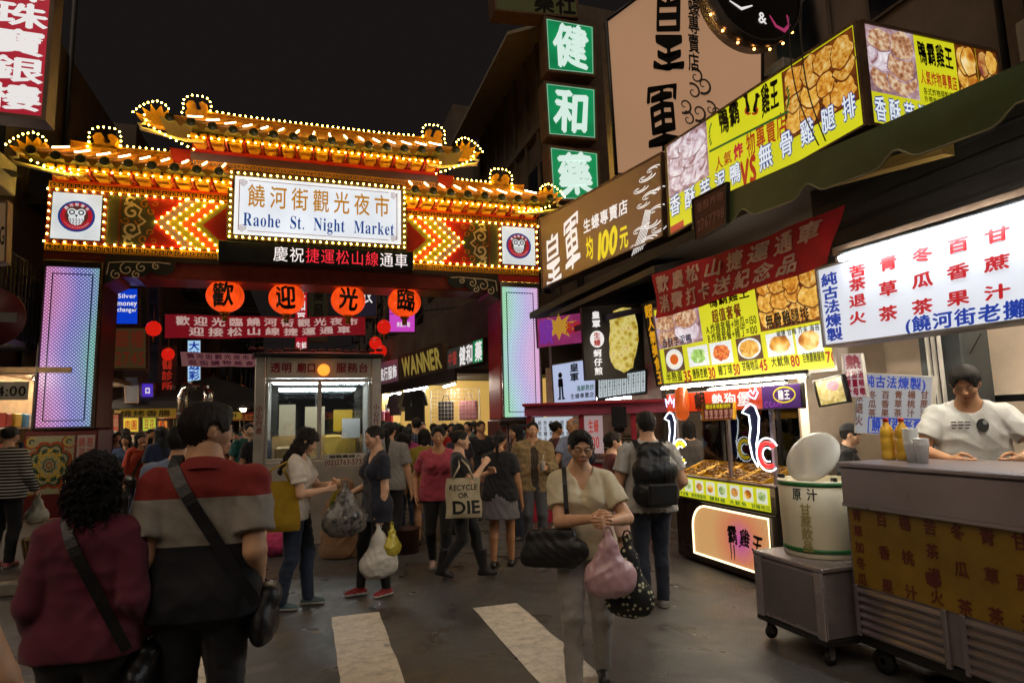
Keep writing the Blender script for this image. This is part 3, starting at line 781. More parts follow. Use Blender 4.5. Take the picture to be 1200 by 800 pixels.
    if kind == 'jacket' and len(top) > 2:
        F_ = Field(lo, hi, res); torso(F_, .005, .05, .6); F_.plane(U(0, 0, .50), n_, 0); F_.cone(U(0, .0, .90), U(0, 0, .84), .048*H, .046*H, .01, op='s')
        V, Fc = F_.mesh(); npmesh('undershirt', crumple(V, Fc, .004, .15, seed), Fc, cloth(top[2]), root)
    bk = bottom[0]; bm = bottom[1] if not isinstance(bottom[1], str) else cloth(bottom[1]); e = .010
    F_ = Field(lo, hi, res); top_z = .535
    for (z, hl, r, y) in lv[:2]: F_.cone(U(-hl, y, z), U(hl, y, z), r*H+.004, None, .05, flat=((0, 1, 0), 1.16))
    if bk == 'skirt':
        top_z = .545
        zb = bottom[2] if len(bottom) > 2 else .33
        F_.cone(hb+(-.050*H, 0, -.03*H), hb+(-.062*H, 0, zb*H-hip_z-.03), .078*H, .088*H, .05); F_.cone(hb+(.050*H, 0, -.03*H), hb+(.062*H, 0, zb*H-hip_z-.03), .078*H, .088*H, .05)
        F_.cone(hb+(0, 0, -.03*H), hb+(0, 0, zb*H-hip_z-.03), .085*H, .11*H, .05)
        F_.plane((0, 0, zb*H), (0, 0, -1)); leg = None
    else:
        leg = {'trousers': (.061, .043, .034), 'slim': (.059, .039, .027), 'jeans': (.060, .042, .033), 'wide': (.063, .052, .05), 'shorts': (.062, .050, .050), 'leggings': (.056, .0365, .025)}[bk]
        for i in (0, 1):
            c1 = kn[i]*.7+an[i]*.3+np.array([0, .010*H, 0])
            F_.cone(HP[i], kn[i], (leg[0]+.007*fat)*H+e*.4, leg[1]*H, .022)
            if bk == 'shorts':
                u = kn[i]-HP[i]; u = u/np.linalg.norm(u); continue
            F_.cone(kn[i], c1, leg[1]*H, max(leg[2]*1.12, .0375)*H, .02); en = an[i]+np.array([0, 0, -.012])
            F_.cone(c1, en, max(leg[2]*1.1, .037)*H, leg[2]*H, .02, cut=(an[i]+np.array([0, 0, -.004-(.012 if bk in ('jeans', 'wide', 'trousers') else 0)]), np.array([0, 0, -1.])))
        if bk == 'shorts': F_.plane((0, 0, (bottom[2] if len(bottom) > 2 else .33)*H), (0, 0, -1))
    F_.plane(hb+(0, 0, (top_z*H-hip_z)), (0, 0, 1))
    V, Fc = F_.mesh(); V = relax(V, Fc, 1, .5)
    V = crumple(V, Fc, .002 if bk in ('slim', 'leggings') else .0042, .17, seed+5)
    npmesh('skirt' if bk == 'skirt' else ('shorts' if bk == 'shorts' else 'trousers'), V, Fc, bm, root)
    # ---- shoes
    sc, sole = (shoes, '#2a2724') if isinstance(shoes, str) else shoes[:2]
    boot = isinstance(shoes, tuple) and len(shoes) > 2
    if boot: sc, sole = shoes[:2]
    L = .150*H
    for i in (0, 1):
        a = an[i]; yw = R_(toe[i] if toe else 0); ft = max(0, lift[i]); pit = -min(1.0, ft*3.2)
        M3 = RZ(yw) @ RX(-pit)
        F2 = Field((-.075, -.22, -.09), (.075, .13, .25 if boot else .09), min(res, .008) if res < .013 else .011)
        z0 = -.045*H
        F2.cone((0, .030, z0+.022), (0, -.115*H/1.65, z0+.020), .034, .037, .02, flat=((0, 0, 1), 1.15)); F2.cone((0, .028, z0+.03), (0, .0, .012), .034, .030, .03); F2.cone((0, -.02, z0+.055), (0, -.11, z0+.028), .030, .026, .025)
        if boot: F2.cone((0, .005, -.01), (0, .012, .19), .044, .053, .03); F2.plane((0, 0, .20), (0, 0, 1))
        else: F2.cone((0, .0, .02), (0, .005, .09), .028, .03, .006, op='s')
        F2.plane((0, 0, z0+.004), (0, 0, -1))
        v, q = F2.mesh(); mi = (v[q].mean(1)[:, 2] < z0+.024).astype(np.int32)
        v = v*np.array([.94 if f else 1.06, L/.24, 1]); v = v @ M3.T+a
        npmesh('shoe', v, q, [pbr('shoe '+sc, sc, .5, 0, 12, .15, .1, 200), pbr('sole '+sole, sole, .7, 0, 12, .1)], root, mi)
    if glasses:
        g = MB(); gm = pbr('spectacle wire', glasses, .3, .6, 5, .05)
        for sx in (-1, 1):
            g.tube([HT([[sx*.155+.105*math.cos(t), -.425+.03*abs(math.cos(t))*(sx*math.cos(t) > 0), .495+.075*math.sin(t)]])[0] for t in np.linspace(0, 2*math.pi, 18)[:-1]], .0011, 0, 5, closed=True)
            g.tube([HT([[sx*.26, -.40, .51]])[0], HT([[sx*.36, -.22, .52]])[0], HT([[sx*.385, .06, .52]])[0]], .0018, 0, 5)
        g.tube([HT([[-.05, -.435, .50]])[0], HT([[.05, -.435, .50]])[0]], .0016, 0, 5)
        g.build('spectacles', gm, root)
    if cap:
        F2 = Field((-.6, -1.0, .4), (.6, .7, 1.25), .035)
        F2.ell((0, .05, .68), (.405, .50, .43), .02); F2.plane((0, 0, .70), (0, -.12, -1)); F2.cone((-.20, -.36, .72), (.20, -.36, .72), .26, .26, .03, flat=((0, 0, 1), 7)); F2.cone((-.14, -.58, .70), (.14, -.58, .70), .2, .2, .05, flat=((0, 0, 1), 6))
        v, q = F2.mesh(); npmesh('cap', HT(v), q, cloth(cap), root)
    root['_'] = 0; del root['_']
    P = dict(root=root, U=U, HT=HT, wrist=wr, elbow=ell_, shoulder=SH, hip=HP, H=H)
    P['W'] = lambda p: (Matrix.Translation(root.location) @ Matrix.Rotation(R_(yaw), 4, 'Z')) @ Vector(tuple(p))
    return P
# ================================================================== the ground
rd = random.Random(3)
def asphalt():
    m, nt, n, l, p = newmat('asphalt')
    tc = N(n, 'ShaderNodeTexCoord')
    a = N(n, 'ShaderNodeTexNoise'); a.inputs['Scale'].default_value = .55; a.inputs['Detail'].default_value = 7; l.new(tc.outputs['Object'], a.inputs['Vector'])
    b = N(n, 'ShaderNodeTexNoise'); b.inputs['Scale'].default_value = 75; b.inputs['Detail'].default_value = 6; l.new(tc.outputs['Object'], b.inputs['Vector'])
    s_ = N(n, 'ShaderNodeTexNoise'); s_.inputs['Scale'].default_value = 2.6; s_.inputs['Detail'].default_value = 5; s_.inputs['Distortion'].default_value = .7; l.new(tc.outputs['Object'], s_.inputs['Vector'])
    r = ramp(n, [(.28, (.047, .045, .044)), (.5, (.069, .066, .063)), (.75, (.100, .095, .090))])
    f = math_(n, l, 'ADD', math_(n, l, 'MULTIPLY', a.outputs['Fac'], .42), math_(n, l, 'MULTIPLY', b.outputs['Fac'], .58)); l.new(f, r.inputs[0])
    st = ramp(n, [(.36, (.55, .52, .5)), (.46, (1, 1, 1))]); l.new(s_.outputs['Fac'], st.inputs[0])
    mx = N(n, 'ShaderNodeMix', data_type='RGBA', blend_type='MULTIPLY'); mx.inputs[0].default_value = .45; l.new(r.outputs[0], mx.inputs[6]); l.new(st.outputs[0], mx.inputs[7]); l.new(mx.outputs[2], p.inputs['Base Color'])
    rr = ramp(n, [(.35, (.26, .26, .26)), (.6, (.56, .56, .56))]); l.new(s_.outputs['Fac'], rr.inputs[0]); l.new(rr.outputs[0], p.inputs['Roughness'])
    bp = N(n, 'ShaderNodeBump'); bp.inputs['Strength'].default_value = .5; bp.inputs['Distance'].default_value = .012; l.new(b.outputs['Fac'], bp.inputs['Height']); l.new(bp.outputs[0], p.inputs['Normal'])
    return m
def worn_paint():
    m, nt, n, l, p = newmat('worn road paint')
    tc = N(n, 'ShaderNodeTexCoord')
    a = N(n, 'ShaderNodeTexNoise'); a.inputs['Scale'].default_value = 9; a.inputs['Detail'].default_value = 9; a.inputs['Roughness'].default_value = .72; l.new(tc.outputs['Object'], a.inputs['Vector'])
    v = N(n, 'ShaderNodeTexVoronoi', feature='DISTANCE_TO_EDGE'); v.inputs['Scale'].default_value = 5.5; l.new(tc.outputs['Object'], v.inputs['Vector'])
    r = ramp(n, [(.30, (.10, .09, .08)), (.36, (.42, .37, .30)), (.55, (.62, .55, .45)), (.75, (.70, .63, .53))]); l.new(a.outputs['Fac'], r.inputs[0])
    e = ramp(n, [(.0, (.6, .58, .55)), (.014, (1, 1, 1))]); l.new(v.outputs['Distance'], e.inputs[0])
    mx = N(n, 'ShaderNodeMix', data_type='RGBA', blend_type='MULTIPLY'); mx.inputs[0].default_value = .75; l.new(r.outputs[0], mx.inputs[6]); l.new(e.outputs[0], mx.inputs[7]); l.new(mx.outputs[2], p.inputs['Base Color'])
    p.inputs['Roughness'].default_value = .7
    return m
ASPH = asphalt()
g = MB(); g.add([(-150, -60, 0), (150, -60, 0), (150, 300, 0), (-150, 300, 0)], [(0, 1, 2, 3)]); tag(g.build('road', ASPH), None, None, kind='structure')
WP = worn_paint()
cw = MB()
def strip(x0, x1, y0, y1, dx=0):
    P = []; k = 16
    for i in range(k+1):
        t = i/k; P.append((x0+dx*t+rd.uniform(-.008, .008), y0+(y1-y0)*t))
    Q = [(x1+dx*(1-i/k)+rd.uniform(-.008, .008), y1+(y0-y1)*i/k) for i in range(k+1)]
    A = [(a[0], a[1], .004) for a in P]+[(a[0], a[1], .004) for a in Q]
    n_ = k+1
    cw.add(A, [(i, 2*n_-1-i, 2*n_-2-i, i+1) for i in range(k)])
strip(.22, .62, 2.2, 5.9); strip(1.42, 1.83, 2.2, 5.68, .0); strip(-1.0, -.6, 2.2, 6.1); strip(2.62, 3.02, 1.2, 3.2)
tag(cw.build('crosswalk', WP), None, None, kind='structure')
# raised pavement on the left with its kerb, manhole-like seams on the road
pv = MB(); pv.bb(-7, -2.75, 8.05, 13.2, 0, .12, 0, .02); tag(pv.build('pavement', pbr('pavement stone', '#4a443e', .7, 0, 3, .3, .3, 60)), None, None, kind='structure')
kb = MB()
for i in range(5): kb.bb(-2.74, -2.60, 8.05+i*1.0, 9.04+i*1.0, 0, .13, 0, .015)
for i in range(5): kb.bb(-7+i*.88, -6.125+i*.88, 7.9, 8.045, 0, .13, 0, .015)
tag(kb.build('kerb', pbr('kerb stone', '#8a8276', .7, 0, 5, .3, .3, 60)), None, None, kind='structure')
tr = MB(); tr.add([(1.9, 8.0, .004), (3.55, 6.2, .004), (3.6, 6.23, .004), (1.95, 8.04, .004)], [(0, 1, 2, 3)]); tag(tr.build('road seam', pbr('road seam tar', '#17130f', .8)), None, None, kind='structure')
for i in range(9):
    x, y = rd.uniform(-.8, 4.0), rd.uniform(3.2, 8.5); lt = MB(); k_ = rd.uniform(.02, .045); an = rd.uniform(0, 6)
    lt.add([(k_*math.cos(an+q*1.57)*rd.uniform(.6, 1.1), k_*math.sin(an+q*1.57)*rd.uniform(.6, 1.1), .006+.008*(q % 2)) for q in range(4)], [(0, 1, 2, 3)]); o = lt.build('litter', pbr('litter paper %d' % (i % 3), ('#b8b0a0', '#8a7a60', '#a0a0a0')[i % 3], .8)); o.location = (x, y, 0); tag(o, 'tiny scrap of pale paper litter lying on the asphalt', 'litter', 'paper scraps on the road')
# ================================================================== the market gate
GX, GY = .18, 13.5
gate = thing('market_gate', 'ornate market gate with tiled roofs, rows of bulbs and a white sign board', 'gate', (GX, GY, 0))
M_red = pbr('gate red paint', '#a3160f', .45, 0, 4, .2, .05, 60)
M_mar = pbr('gate maroon paint', '#5a1512', .45, .1, 4, .25, .05, 60)
M_cop = pbr('gate copper paint', '#8c3b2a', .35, .35, 4, .25, .05, 60)
M_tile = pbr('glazed roof tile', '#e2981e', .34, 0, 9, .2, .05, 60)
M_gold = pbr('gold paint', '#d99a22', .32, .15, 20, .25, .05, 90)
M_cap = pbr('tile end green', '#5a5a26', .35, 0, 20, .3)
M_mauve = pbr('mauve painted board', '#5e5264', .55, 0, 3, .2)
M_steel = pbr('polished steel', '#a9a6a2', .22, 1., 3, .12, .02, 40)
M_dk = pbr('dark brown board', '#2a1a10', .5, 0, 6, .3)
M_oliv = pbr('olive painted panel', '#4c4a30', .5, 0, 6, .25)
M_cream = pbr('cream painted line', '#e6d4a8', .5, 0, 6, .15)
M_orng = pbr('orange painted line', '#d07a1c', .45, 0, 6, .15)
M_bulb = glow('lamp bulb', (1, .62, .07, 1), 58.)
M_black = pbr('black board', '#0b0b0b', .4, 0, 6, .3)
bulbs = []
def brow(p, q, sp=.112, ends=True):
    p, q = Vector(p), Vector(q); k = max(1, round((q-p).length/sp))
    for i in range(k+1 if ends else k): bulbs.append(p.lerp(q, i/k))
def bpath(pts, sp=.112):
    P = [Vector(p) for p in pts]; acc = 0; bulbs.append(P[0])
    for a, b in zip(P, P[1:]):
        L = (b-a).length; d = sp-acc
        while d <= L: bulbs.append(a.lerp(b, d/L)); d += sp
        acc = L-(d-sp)
def spiral(c, r0, r1, a0, a1, n=14): return [(c[0]+(r0+(r1-r0)*i/(n-1))*math.cos(a0+(a1-a0)*i/(n-1)), c[1]+(r0+(r1-r0)*i/(n-1))*math.sin(a0+(a1-a0)*i/(n-1))) for i in range(n)]
def meander(mb, x0, x1, z0, z1, y, pitch=.135, mi=0):
    n = int(round((x1-x0)/pitch)); p = (x1-x0)/n; h = z1-z0; w_ = h*.13
    for i in range(n):
        a = x0+i*p
        pts = [(a+.06*p, z0+.15*h), (a+.06*p, z0+.88*h), (a+.86*p, z0+.88*h), (a+.86*p, z0+.25*h), (a+.36*p, z0+.25*h), (a+.36*p, z0+.58*h), (a+.6*p, z0+.58*h)]
        for u, v in zip(pts, pts[1:]): mb.ribbon([u, v], w_, y, mi)
    mb.flat([(x0, z0-.004), (x1, z0-.004), (x1, z0+.012), (x0, z0+.012)], y-.001, mi); mb.flat([(x0, z1-.012), (x1, z1-.012), (x1, z1+.004), (x0, z1+.004)], y-.001, mi)
def led_mat(name, stops, x0, x1, s):
    m, nt, n, l, p = newmat(name)
    tc = N(n, 'ShaderNodeTexCoord'); sp = N(n, 'ShaderNodeSeparateXYZ'); l.new(tc.outputs['Object'], sp.inputs[0])
    mr = N(n, 'ShaderNodeMapRange'); mr.inputs[1].default_value = x0; mr.inputs[2].default_value = x1; l.new(sp.outputs[0], mr.inputs[0])
    wz = math_(n, l, 'MULTIPLY', math_(n, l, 'SINE', math_(n, l, 'MULTIPLY', sp.outputs[2], 2.6)), .10)
    f = math_(n, l, 'ADD', mr.outputs[0], wz); r = ramp(n, [(a, C(b)) for a, b in stops]); l.new(f, r.inputs[0])
    k = 2*math.pi/.064/2
    a = math_(n, l, 'SINE', math_(n, l, 'MULTIPLY', math_(n, l, 'ADD', sp.outputs[0], sp.outputs[2]), k))
    b = math_(n, l, 'SINE', math_(n, l, 'MULTIPLY', math_(n, l, 'SUBTRACT', sp.outputs[0], sp.outputs[2]), k))
    d = math_(n, l, 'ABSOLUTE', math_(n, l, 'MULTIPLY', a, b))
    e = N(n, 'ShaderNodeMapRange'); e.inputs[1].default_value = .12; e.inputs[2].default_value = .8; e.inputs[3].default_value = .50*s; e.inputs[4].default_value = 1.12*s; l.new(d, e.inputs[0])
    wh = N(n, 'ShaderNodeMix', data_type='RGBA'); l.new(math_(n, l, 'MULTIPLY', math_(n, l, 'POWER', d, 3.), .75), wh.inputs[0]); l.new(r.outputs[0], wh.inputs[6]); wh.inputs[7].default_value = (1, .95, 1, 1)
    l.new(wh.outputs[2], p.inputs['Emission Color']); l.new(e.outputs[0], p.inputs['Emission Strength'])
    p.inputs['Base Color'].default_value = (.03, .03, .035, 1); p.inputs['Roughness'].default_value = .25
    return m
LED_L = led_mat('light panel pink blue teal', [(.0, '#c864aa'), (.22, '#bc74cc'), (.5, '#6a64cc'), (.75, '#5878c0'), (1., '#4aa89e')], -4.82, -3.98, .95)
LED_R = led_mat('light panel green blue pink', [(.0, '#84d89c'), (.3, '#a4cce0'), (.6, '#b8ace6'), (1., '#e4a4d8')], 3.98, 4.82, 1.15)
M_cer = pbr('mosaic cream', '#8d8668', .3, 0, 30, .2, .05, 60); M_cer_lit = pbr('mosaic cream under panel light', '#a9b6c4', .3, 0, 30, .2, .05, 60)  # pale blue copy has the light panel's tint put into its colour
M_cr = pbr('mosaic red', '#8f3a18', .3, 0, 30, .2); M_cg = pbr('mosaic green', '#26402c', .3, 0, 30, .2); M_cy = pbr('mosaic ochre', '#b4902e', .3, 0, 30, .2); M_cb = pbr('mosaic blue', '#2b4c86', .3, 0, 30, .2)
def arch_pts(x0, x1, z0, z1, n=16): return []
for sd in (-1, 1):
    def X(a, b): return (min(sd*a, sd*b), max(sd*a, sd*b))
    pm = MB(); x = X(3.92, 4.94); pm.bb(x[0], x[1], 0, .9, 1.70, 5.0, 0, .012); pm.bb(x[0]-.0, x[1]+.0, .9, .93, .2, 4.9, 0)
    pil = pm.build('pillar', M_mar if sd < 0 else M_red, gate)
    pl = MB(); x = X(3.86, 5.0); pl.bb(x[0], x[1], -.06, .92, .12, 1.68, 0, .02); pl.bb(x[0]-.08, x[1]+.08, -.16, 1., 0, .13, 0, .02); pl.build('plinth', M_mar, pil)
    st = MB(); xo = X(3.94, 4.90)
    for (a, b, c, d) in ((xo[0], xo[0]+.045, 1.69, 4.82), (xo[1]-.045, xo[1], 1.69, 4.82), (xo[0]+.045, xo[1]-.045, 1.69, 1.735), (xo[0]+.045, xo[1]-.045, 4.70, 4.82)): st.bb(a, b, -.10, -.002, c, d, 0, .01)
    if sd > 0: st.bb(3.84, 5.02, -.20, -.06, 1.60, 1.685, 0, .01)
    st.build('panel_frame', M_steel if sd > 0 else M_dk, pil)
    lp = MB(); x = X(3.99, 4.85); lp.flat([(x[0], 1.736), (x[1], 1.736), (x[1], 4.70), (x[0], 4.70)], -.05); lp.build('light_panel', LED_L if sd < 0 else LED_R, pil)
    ln = MB()
    for (a, b, c, d) in ((x[0]+.10, x[0]+.116, 1.84, 4.58), (x[1]-.116, x[1]-.10, 1.84, 4.58), (x[0]+.116, x[1]-.116, 1.84, 1.856), (x[0]+.116, x[1]-.116, 4.564, 4.58)): ln.bb(a, b, -.066, -.052, c, d)
    ln.build('panel_bars', M_black, pil)
    # glazed mosaic below the light panel: rosette of petals in rings
    mo = MB(); mx0, mx1 = X(4.22, 4.96) if sd < 0 else X(4.08, 4.92); cx, cz, R = (mx0+mx1)/2, 1.06, (mx1-mx0)*.48
    mo.flat([(mx0, .55), (mx1, .55), (mx1, 1.58), (mx0, 1.58)], -.066, 0)
    def ring(r, k, amp, w_, mi, y, ph=0):
        P = [(cx+R*(r+amp*abs(math.sin(k*t/2+ph)))*math.cos(t), cz+1.22*R*(r+amp*abs(math.sin(k*t/2+ph)))*math.sin(t)) for t in np.linspace(0, 2*math.pi, 8*k+1)]
        mo.ribbon(P, w_, y, mi)
    ring(.80, 8, .16, .045, 1, -.070); ring(.70, 8, .16, .03, 4, -.071); ring(.52, 8, .14, .025, 2, -.072, .4); ring(.36, 8, .15, .03, 3, -.073); ring(.10, 6, .02, .02, 1, -.074); ring(.22, 8, .05, .018, 2, -.0745)
    for i in range(16):
        t = i*math.pi/8; c_ = (cx+R*.60*math.cos(t), cz+1.22*R*.60*math.sin(t))
        mo.flat([(c_[0]+.055*math.cos(t+q)*(1 if j % 2 else .45), c_[1]+.055*math.sin(t+q)*(1 if j % 2 else .45)) for j, q in enumerate(np.linspace(0, 2*math.pi, 9)[:-1])], -.0755, 2 if i % 2 else 3)
    for ax in (-1, 1):
        for az in (-1, 1):
            c_ = (cx+ax*R*.80, cz+az*R*1.18)
            for q in range(3): mo.ribbon(spiral((c_[0], c_[1]), .03+.035*q, .04+.045*q, q, q+4.2, 10), .022, -.070-.001*q, (2, 3, 1)[q])
    mo.build('mosaic_panel', [M_cer if sd < 0 else M_cer_lit, M_cr, M_cg if sd < 0 else M_cb, M_cy, M_cg], pil)
    tp = MB(); tx0, tx1 = (-4.18, -3.90) if sd < 0 else (3.88, 4.05); tp.flat([(tx0, .55), (tx1, .55), (tx1, 1.58), (tx0, 1.58)], -.067, 0)
    for c_ in range(2 if sd < 0 else 1):
        a = tx0+.02+c_*.13
        text(tp, ['饒河街夜市', '慈祐宮牌樓'][c_], a, a+(.11 if sd < 0 else .12), .60, 1.55, mi=1, y=-.069, vertical=True)
    tp.build('inscription', [pbr('pale plaque', '#9a8d84', .5, 0, 20, .2), pbr('plaque red', '#9c2f28', .5)], pil)
# beam with its scalloped brackets
bm = MB(); bm.bb(-3.92, 3.92, .02, .88, 4.58, 4.94, 0, .02); bm.bb(-3.92, 3.92, -.02, .02, 4.90, 5.0, 1); bm.build('beam', [M_cop, M_dk], gate)
for sd in (-1, 1):
    pts = [(3.92, 4.90), (2.72, 4.90), (2.72, 4.80)]
    for c_, r in (((2.95), .23), ((3.38), .25)):
        pts += [(c_-r*math.cos(t), 4.80-.05*(c_ > 3.1)-r*.75*math.sin(t)) for t in np.linspace(0, math.pi, 9)]
    pts += [(3.70, 4.52), (3.92, 4.40)]
    b_ = MB(); b_.prism([(sd*a, z) for a, z in pts], -.04, .86, 0, mi_side=1)
    cl = b_.build('bracket', [pbr('bracket face', '#20241c', .5), M_cop], gate)
    sw_ = MB()
    for (cx, cz, r) in ((3.55, 4.72, .13), (3.30, 4.76, .10), (3.05, 4.80, .07), (3.72, 4.60, .10), (3.38, 4.62, .08)):
        sw_.ribbon([(sd*a, z) for a, z in spiral((cx, cz), .015, r, 0, 7.5)], .022, -.043, 0)
    sw_.ribbon([(sd*a, z) for a, z in ((2.80, 4.86), (3.0, 4.88), (3.3, 4.87), (3.6, 4.86), (3.85, 4.83), (3.88, 4.6))], .02, -.0435, 0)
    sw_.build('cloud_scroll', M_cream, cl)
# frieze
fz = MB(); fz.bb(-4.93, 4.93, .0, .9, 5.0, 6.38, 0); frieze = fz.build('frieze', M_mar, gate)
me_ = MB(); me_.flat([(-4.93, 5.01), (4.93, 5.01), (4.93, 5.165), (-4.93, 5.165)], -.004, 1); me_.flat([(-4.93, 6.225), (4.93, 6.225), (4.93, 6.375), (-4.93, 6.375)], -.004, 1)
meander(me_, -4.92, 4.92, 5.02, 5.155, -.008, mi=0); meander(me_, -4.92, 4.92, 6.235, 6.365, -.008, mi=0); me_.build('meander_band', [M_gold, M_dk], frieze)
brow((-4.93, -.03, 5.185), (4.93, -.03, 5.185), .165); brow((-4.93, -.03, 6.205), (4.93, -.03, 6.205), .15)
M_em = glow('emblem panel white', '#dfe4e6', .85, var=.12, vs=2.2)
M_ered = glow('emblem red', '#c0202c', .7); M_eblu = glow('emblem blue', '#1c3f90', .6); M_ebrn = glow('emblem brown', '#6a3a30', .5)
for sd in (-1, 1):
    a, b = (min(sd*4.03, sd*4.84), max(sd*4.03, sd*4.84))
    pm = MB(); pm.bb(a-.02, b+.02, -.02, 0, 5.24, 6.16, 0); ep = pm.build('emblem_panel', M_dk, frieze)
    fa = MB(); cx, cz = (a+b)/2, 5.70
    fa.flat([(a, 5.25), (b, 5.25), (b, 6.15), (a, 6.15)], -.024, 0)
    def dsk(r, mi, y, sx=1., dx=0, dz=0, n=28): fa.flat([(cx+dx+r*sx*math.cos(t), cz+dz+r*math.sin(t)) for t in np.linspace(0, 2*math.pi, n+1)[:-1]], y, mi)
    dsk(.305, 2, -.026); dsk(.265, 1, -.028); dsk(.19, 3, -.030, 1.0, 0, .02); dsk(.15, 0, -.032, .85, 0, -.03)
    for k in (-1, 1):      # round-eyed owl crest
        dsk(.075, 0, -.034, 1, k*.075, .075); dsk(.05, 4, -.036, 1, k*.075, .075); dsk(.028, 0, -.038, 1, k*.075, .075)
        fa.flat([(cx+k*.05, cz+.15), (cx+k*.16, cz+.21), (cx+k*.15, cz+.12)], -.033, 3)
    fa.flat([(cx-.025, cz+.03), (cx, cz-.03), (cx+.025, cz+.03)], -.039, 4)
    for j in range(4):
        for k in range(-2, 3): fa.flat([(cx+k*.05-.018+.01*(j % 2), cz-.05-j*.035), (cx+k*.05+.018+.01*(j % 2), cz-.05-j*.035), (cx+k*.05+.01*(j % 2), cz-.078-j*.035)], -.035, 3)
    for i, ch in enumerate('饒河街夜市'):
        t = math.pi/2+(2-i)*.42; x_, z_ = cx+.228*math.cos(t), cz+.228*math.sin(t)
        Mt = Matrix.Translation((x_, 0, z_)) @ Matrix.Rotation(-(t-math.pi/2), 4, 'Y'); text(fa, ch, -.032, .032, -.032, .032, mi=0, y=-.040, M=Mt)
    for i in range(17):
        t = math.pi*1.18+i*math.pi*.64/16; fa.flat([(cx+.22*math.cos(t+q*.035)+.012*math.cos(q), cz+.22*math.sin(t+q*.035)+.012*math.sin(q)) for q in np.linspace(-1, 1, 5)]+[(cx+.245*math.cos(t), cz+.245*math.sin(t))], -.040, 0)
    fa.build('emblem_face', [M_em, M_ered, M_eblu, M_ebrn, M_black], ep)
    for xx in (sd*4.89, sd*3.98): brow((xx, -.03, 5.33), (xx, -.03, 6.07), .15)
    # painted panels between emblem and sign
    pn = MB(); q = lambda *P: [(sd*x_, z_) for x_, z_ in P]
    pn.flat(q((3.94, 5.2), (3.94, 6.19), (3.70, 6.19), (3.70, 5.2)), -.006, 0)
    pn.flat(q((3.74, 5.2), (3.74, 6.19), (3.71, 6.19), (3.71, 5.2)), -.009, 1)
    pn.flat(q((3.69, 5.2), (3.69, 6.19), (2.3, 6.19), (2.3, 5.2)), -.006, 2)
    pn.flat(q((3.69, 5.2), (3.69, 6.19), (3.30, 6.19), (3.08, 5.7), (3.30, 5.2)), -.009, 0)
    def V(xt): return [(xt-.52, 6.19), (xt, 5.695), (xt-.52, 5.2)]
    tips = [3.10, 2.88, 2.66, 2.43, 2.26]
    for i, mi in enumerate((3, 4, 5, 4)):
        A, B = V(tips[i]), V(tips[i+1]); pn.flat(q(A[0], A[1], B[1], B[0]), -.011, mi); pn.flat(q(A[1], A[2], B[2], B[1]), -.011, mi)
        pn.ribbon(q(*A), .02, -.013, 6)
    T_ = V(2.26); pn.flat(q((1.7, 6.19), T_[0], T_[1], T_[2], (1.7, 5.2)), -.011, 2)
    # cloud scrolls
    for (cx, cz, r, a0, a1, mi) in ((3.52, 5.86, .14, 1, 8, 7), (3.52, 5.53, .14, -1, -8, 7), (3.56, 6.08, .09, 3, 9, 7), (3.56, 5.30, .09, -3, -9, 7), (3.36, 5.695, .10, 0, 6.3, 6), (3.30, 6.04, .09, 2, 8, 6), (3.30, 5.34, .09, -2, -8, 6), (3.62, 5.695, .08, 0, 6.3, 6), (3.18, 5.90, .07, 1, 7, 6), (3.18, 5.48, .07, -1, -7, 6), (3.12, 6.08, .06, 0, 6, 6), (3.12, 5.30, .06, 0, -6, 6)):
        pn.ribbon([(sd*x_, z_) for x_, z_ in spiral((cx, cz), .02, r, a0, a1)], .046 if mi == 7 else .024, -.015 if mi == 7 else -.014, mi)
    hs_ = [(3.66, 6.02), (3.5, 6.03), (3.36, 5.93), (3.40, 5.80), (3.28, 5.695), (3.40, 5.59), (3.36, 5.46), (3.5, 5.36), (3.66, 5.37)]
    pn.ribbon(q(*hs_), .045, -.016, 7)
    pn.build('painted_panel', [M_oliv, M_cop, M_red, pbr('chevron mauve', '#7a6070', .5), pbr('chevron olive', '#7d7422', .5), pbr('chevron orange', '#b4441c', .5), M_orng, M_cream], frieze)
    for t in tips[:4]:
        A = V(t)
        for u, v in ((A[0], A[1]), (A[1], A[2])): brow((sd*u[0], -.035, u[1]), (sd*v[0], -.035, v[1]), .145)
# upper storey
us = MB(); us.bb(-2.55, 2.55, .08, .82, 6.38, 7.25, 0); up = us.build('upper_storey', M_mauve, gate)
dp = MB(); dp.flat([(-1.78, 6.60), (1.78, 6.60), (1.78, 6.93), (-1.78, 6.93)], .074, 0)
for k in range(15):
    cx = -1.65+k*.236; sg = 1 if k % 2 else -1
    dp.ribbon(spiral((cx, 6.83), .012, .075, sg*k, sg*(k+6.5)), .02, .071, 1 if k % 3 else 2); dp.ribbon([(cx-.12, 6.80+.03*sg), (cx-.04, 6.88), (cx+.05, 6.78), (cx+.13, 6.86)], .03, .0705, 2 if k % 3 else 1)
dp.build('relief_panel', [M_red, M_gold, M_oliv], up)
md = MB(); md.flat([(-2.54, 6.96), (2.54, 6.96), (2.54, 7.085), (-2.54, 7.085)], .0755, 1); meander(md, -2.5, 2.5, 6.97, 7.075, .072, .15); md.build('meander_band', [M_gold, M_mauve], up)
brow((-1.8, .04, 6.785), (1.8, .04, 6.785), .105)
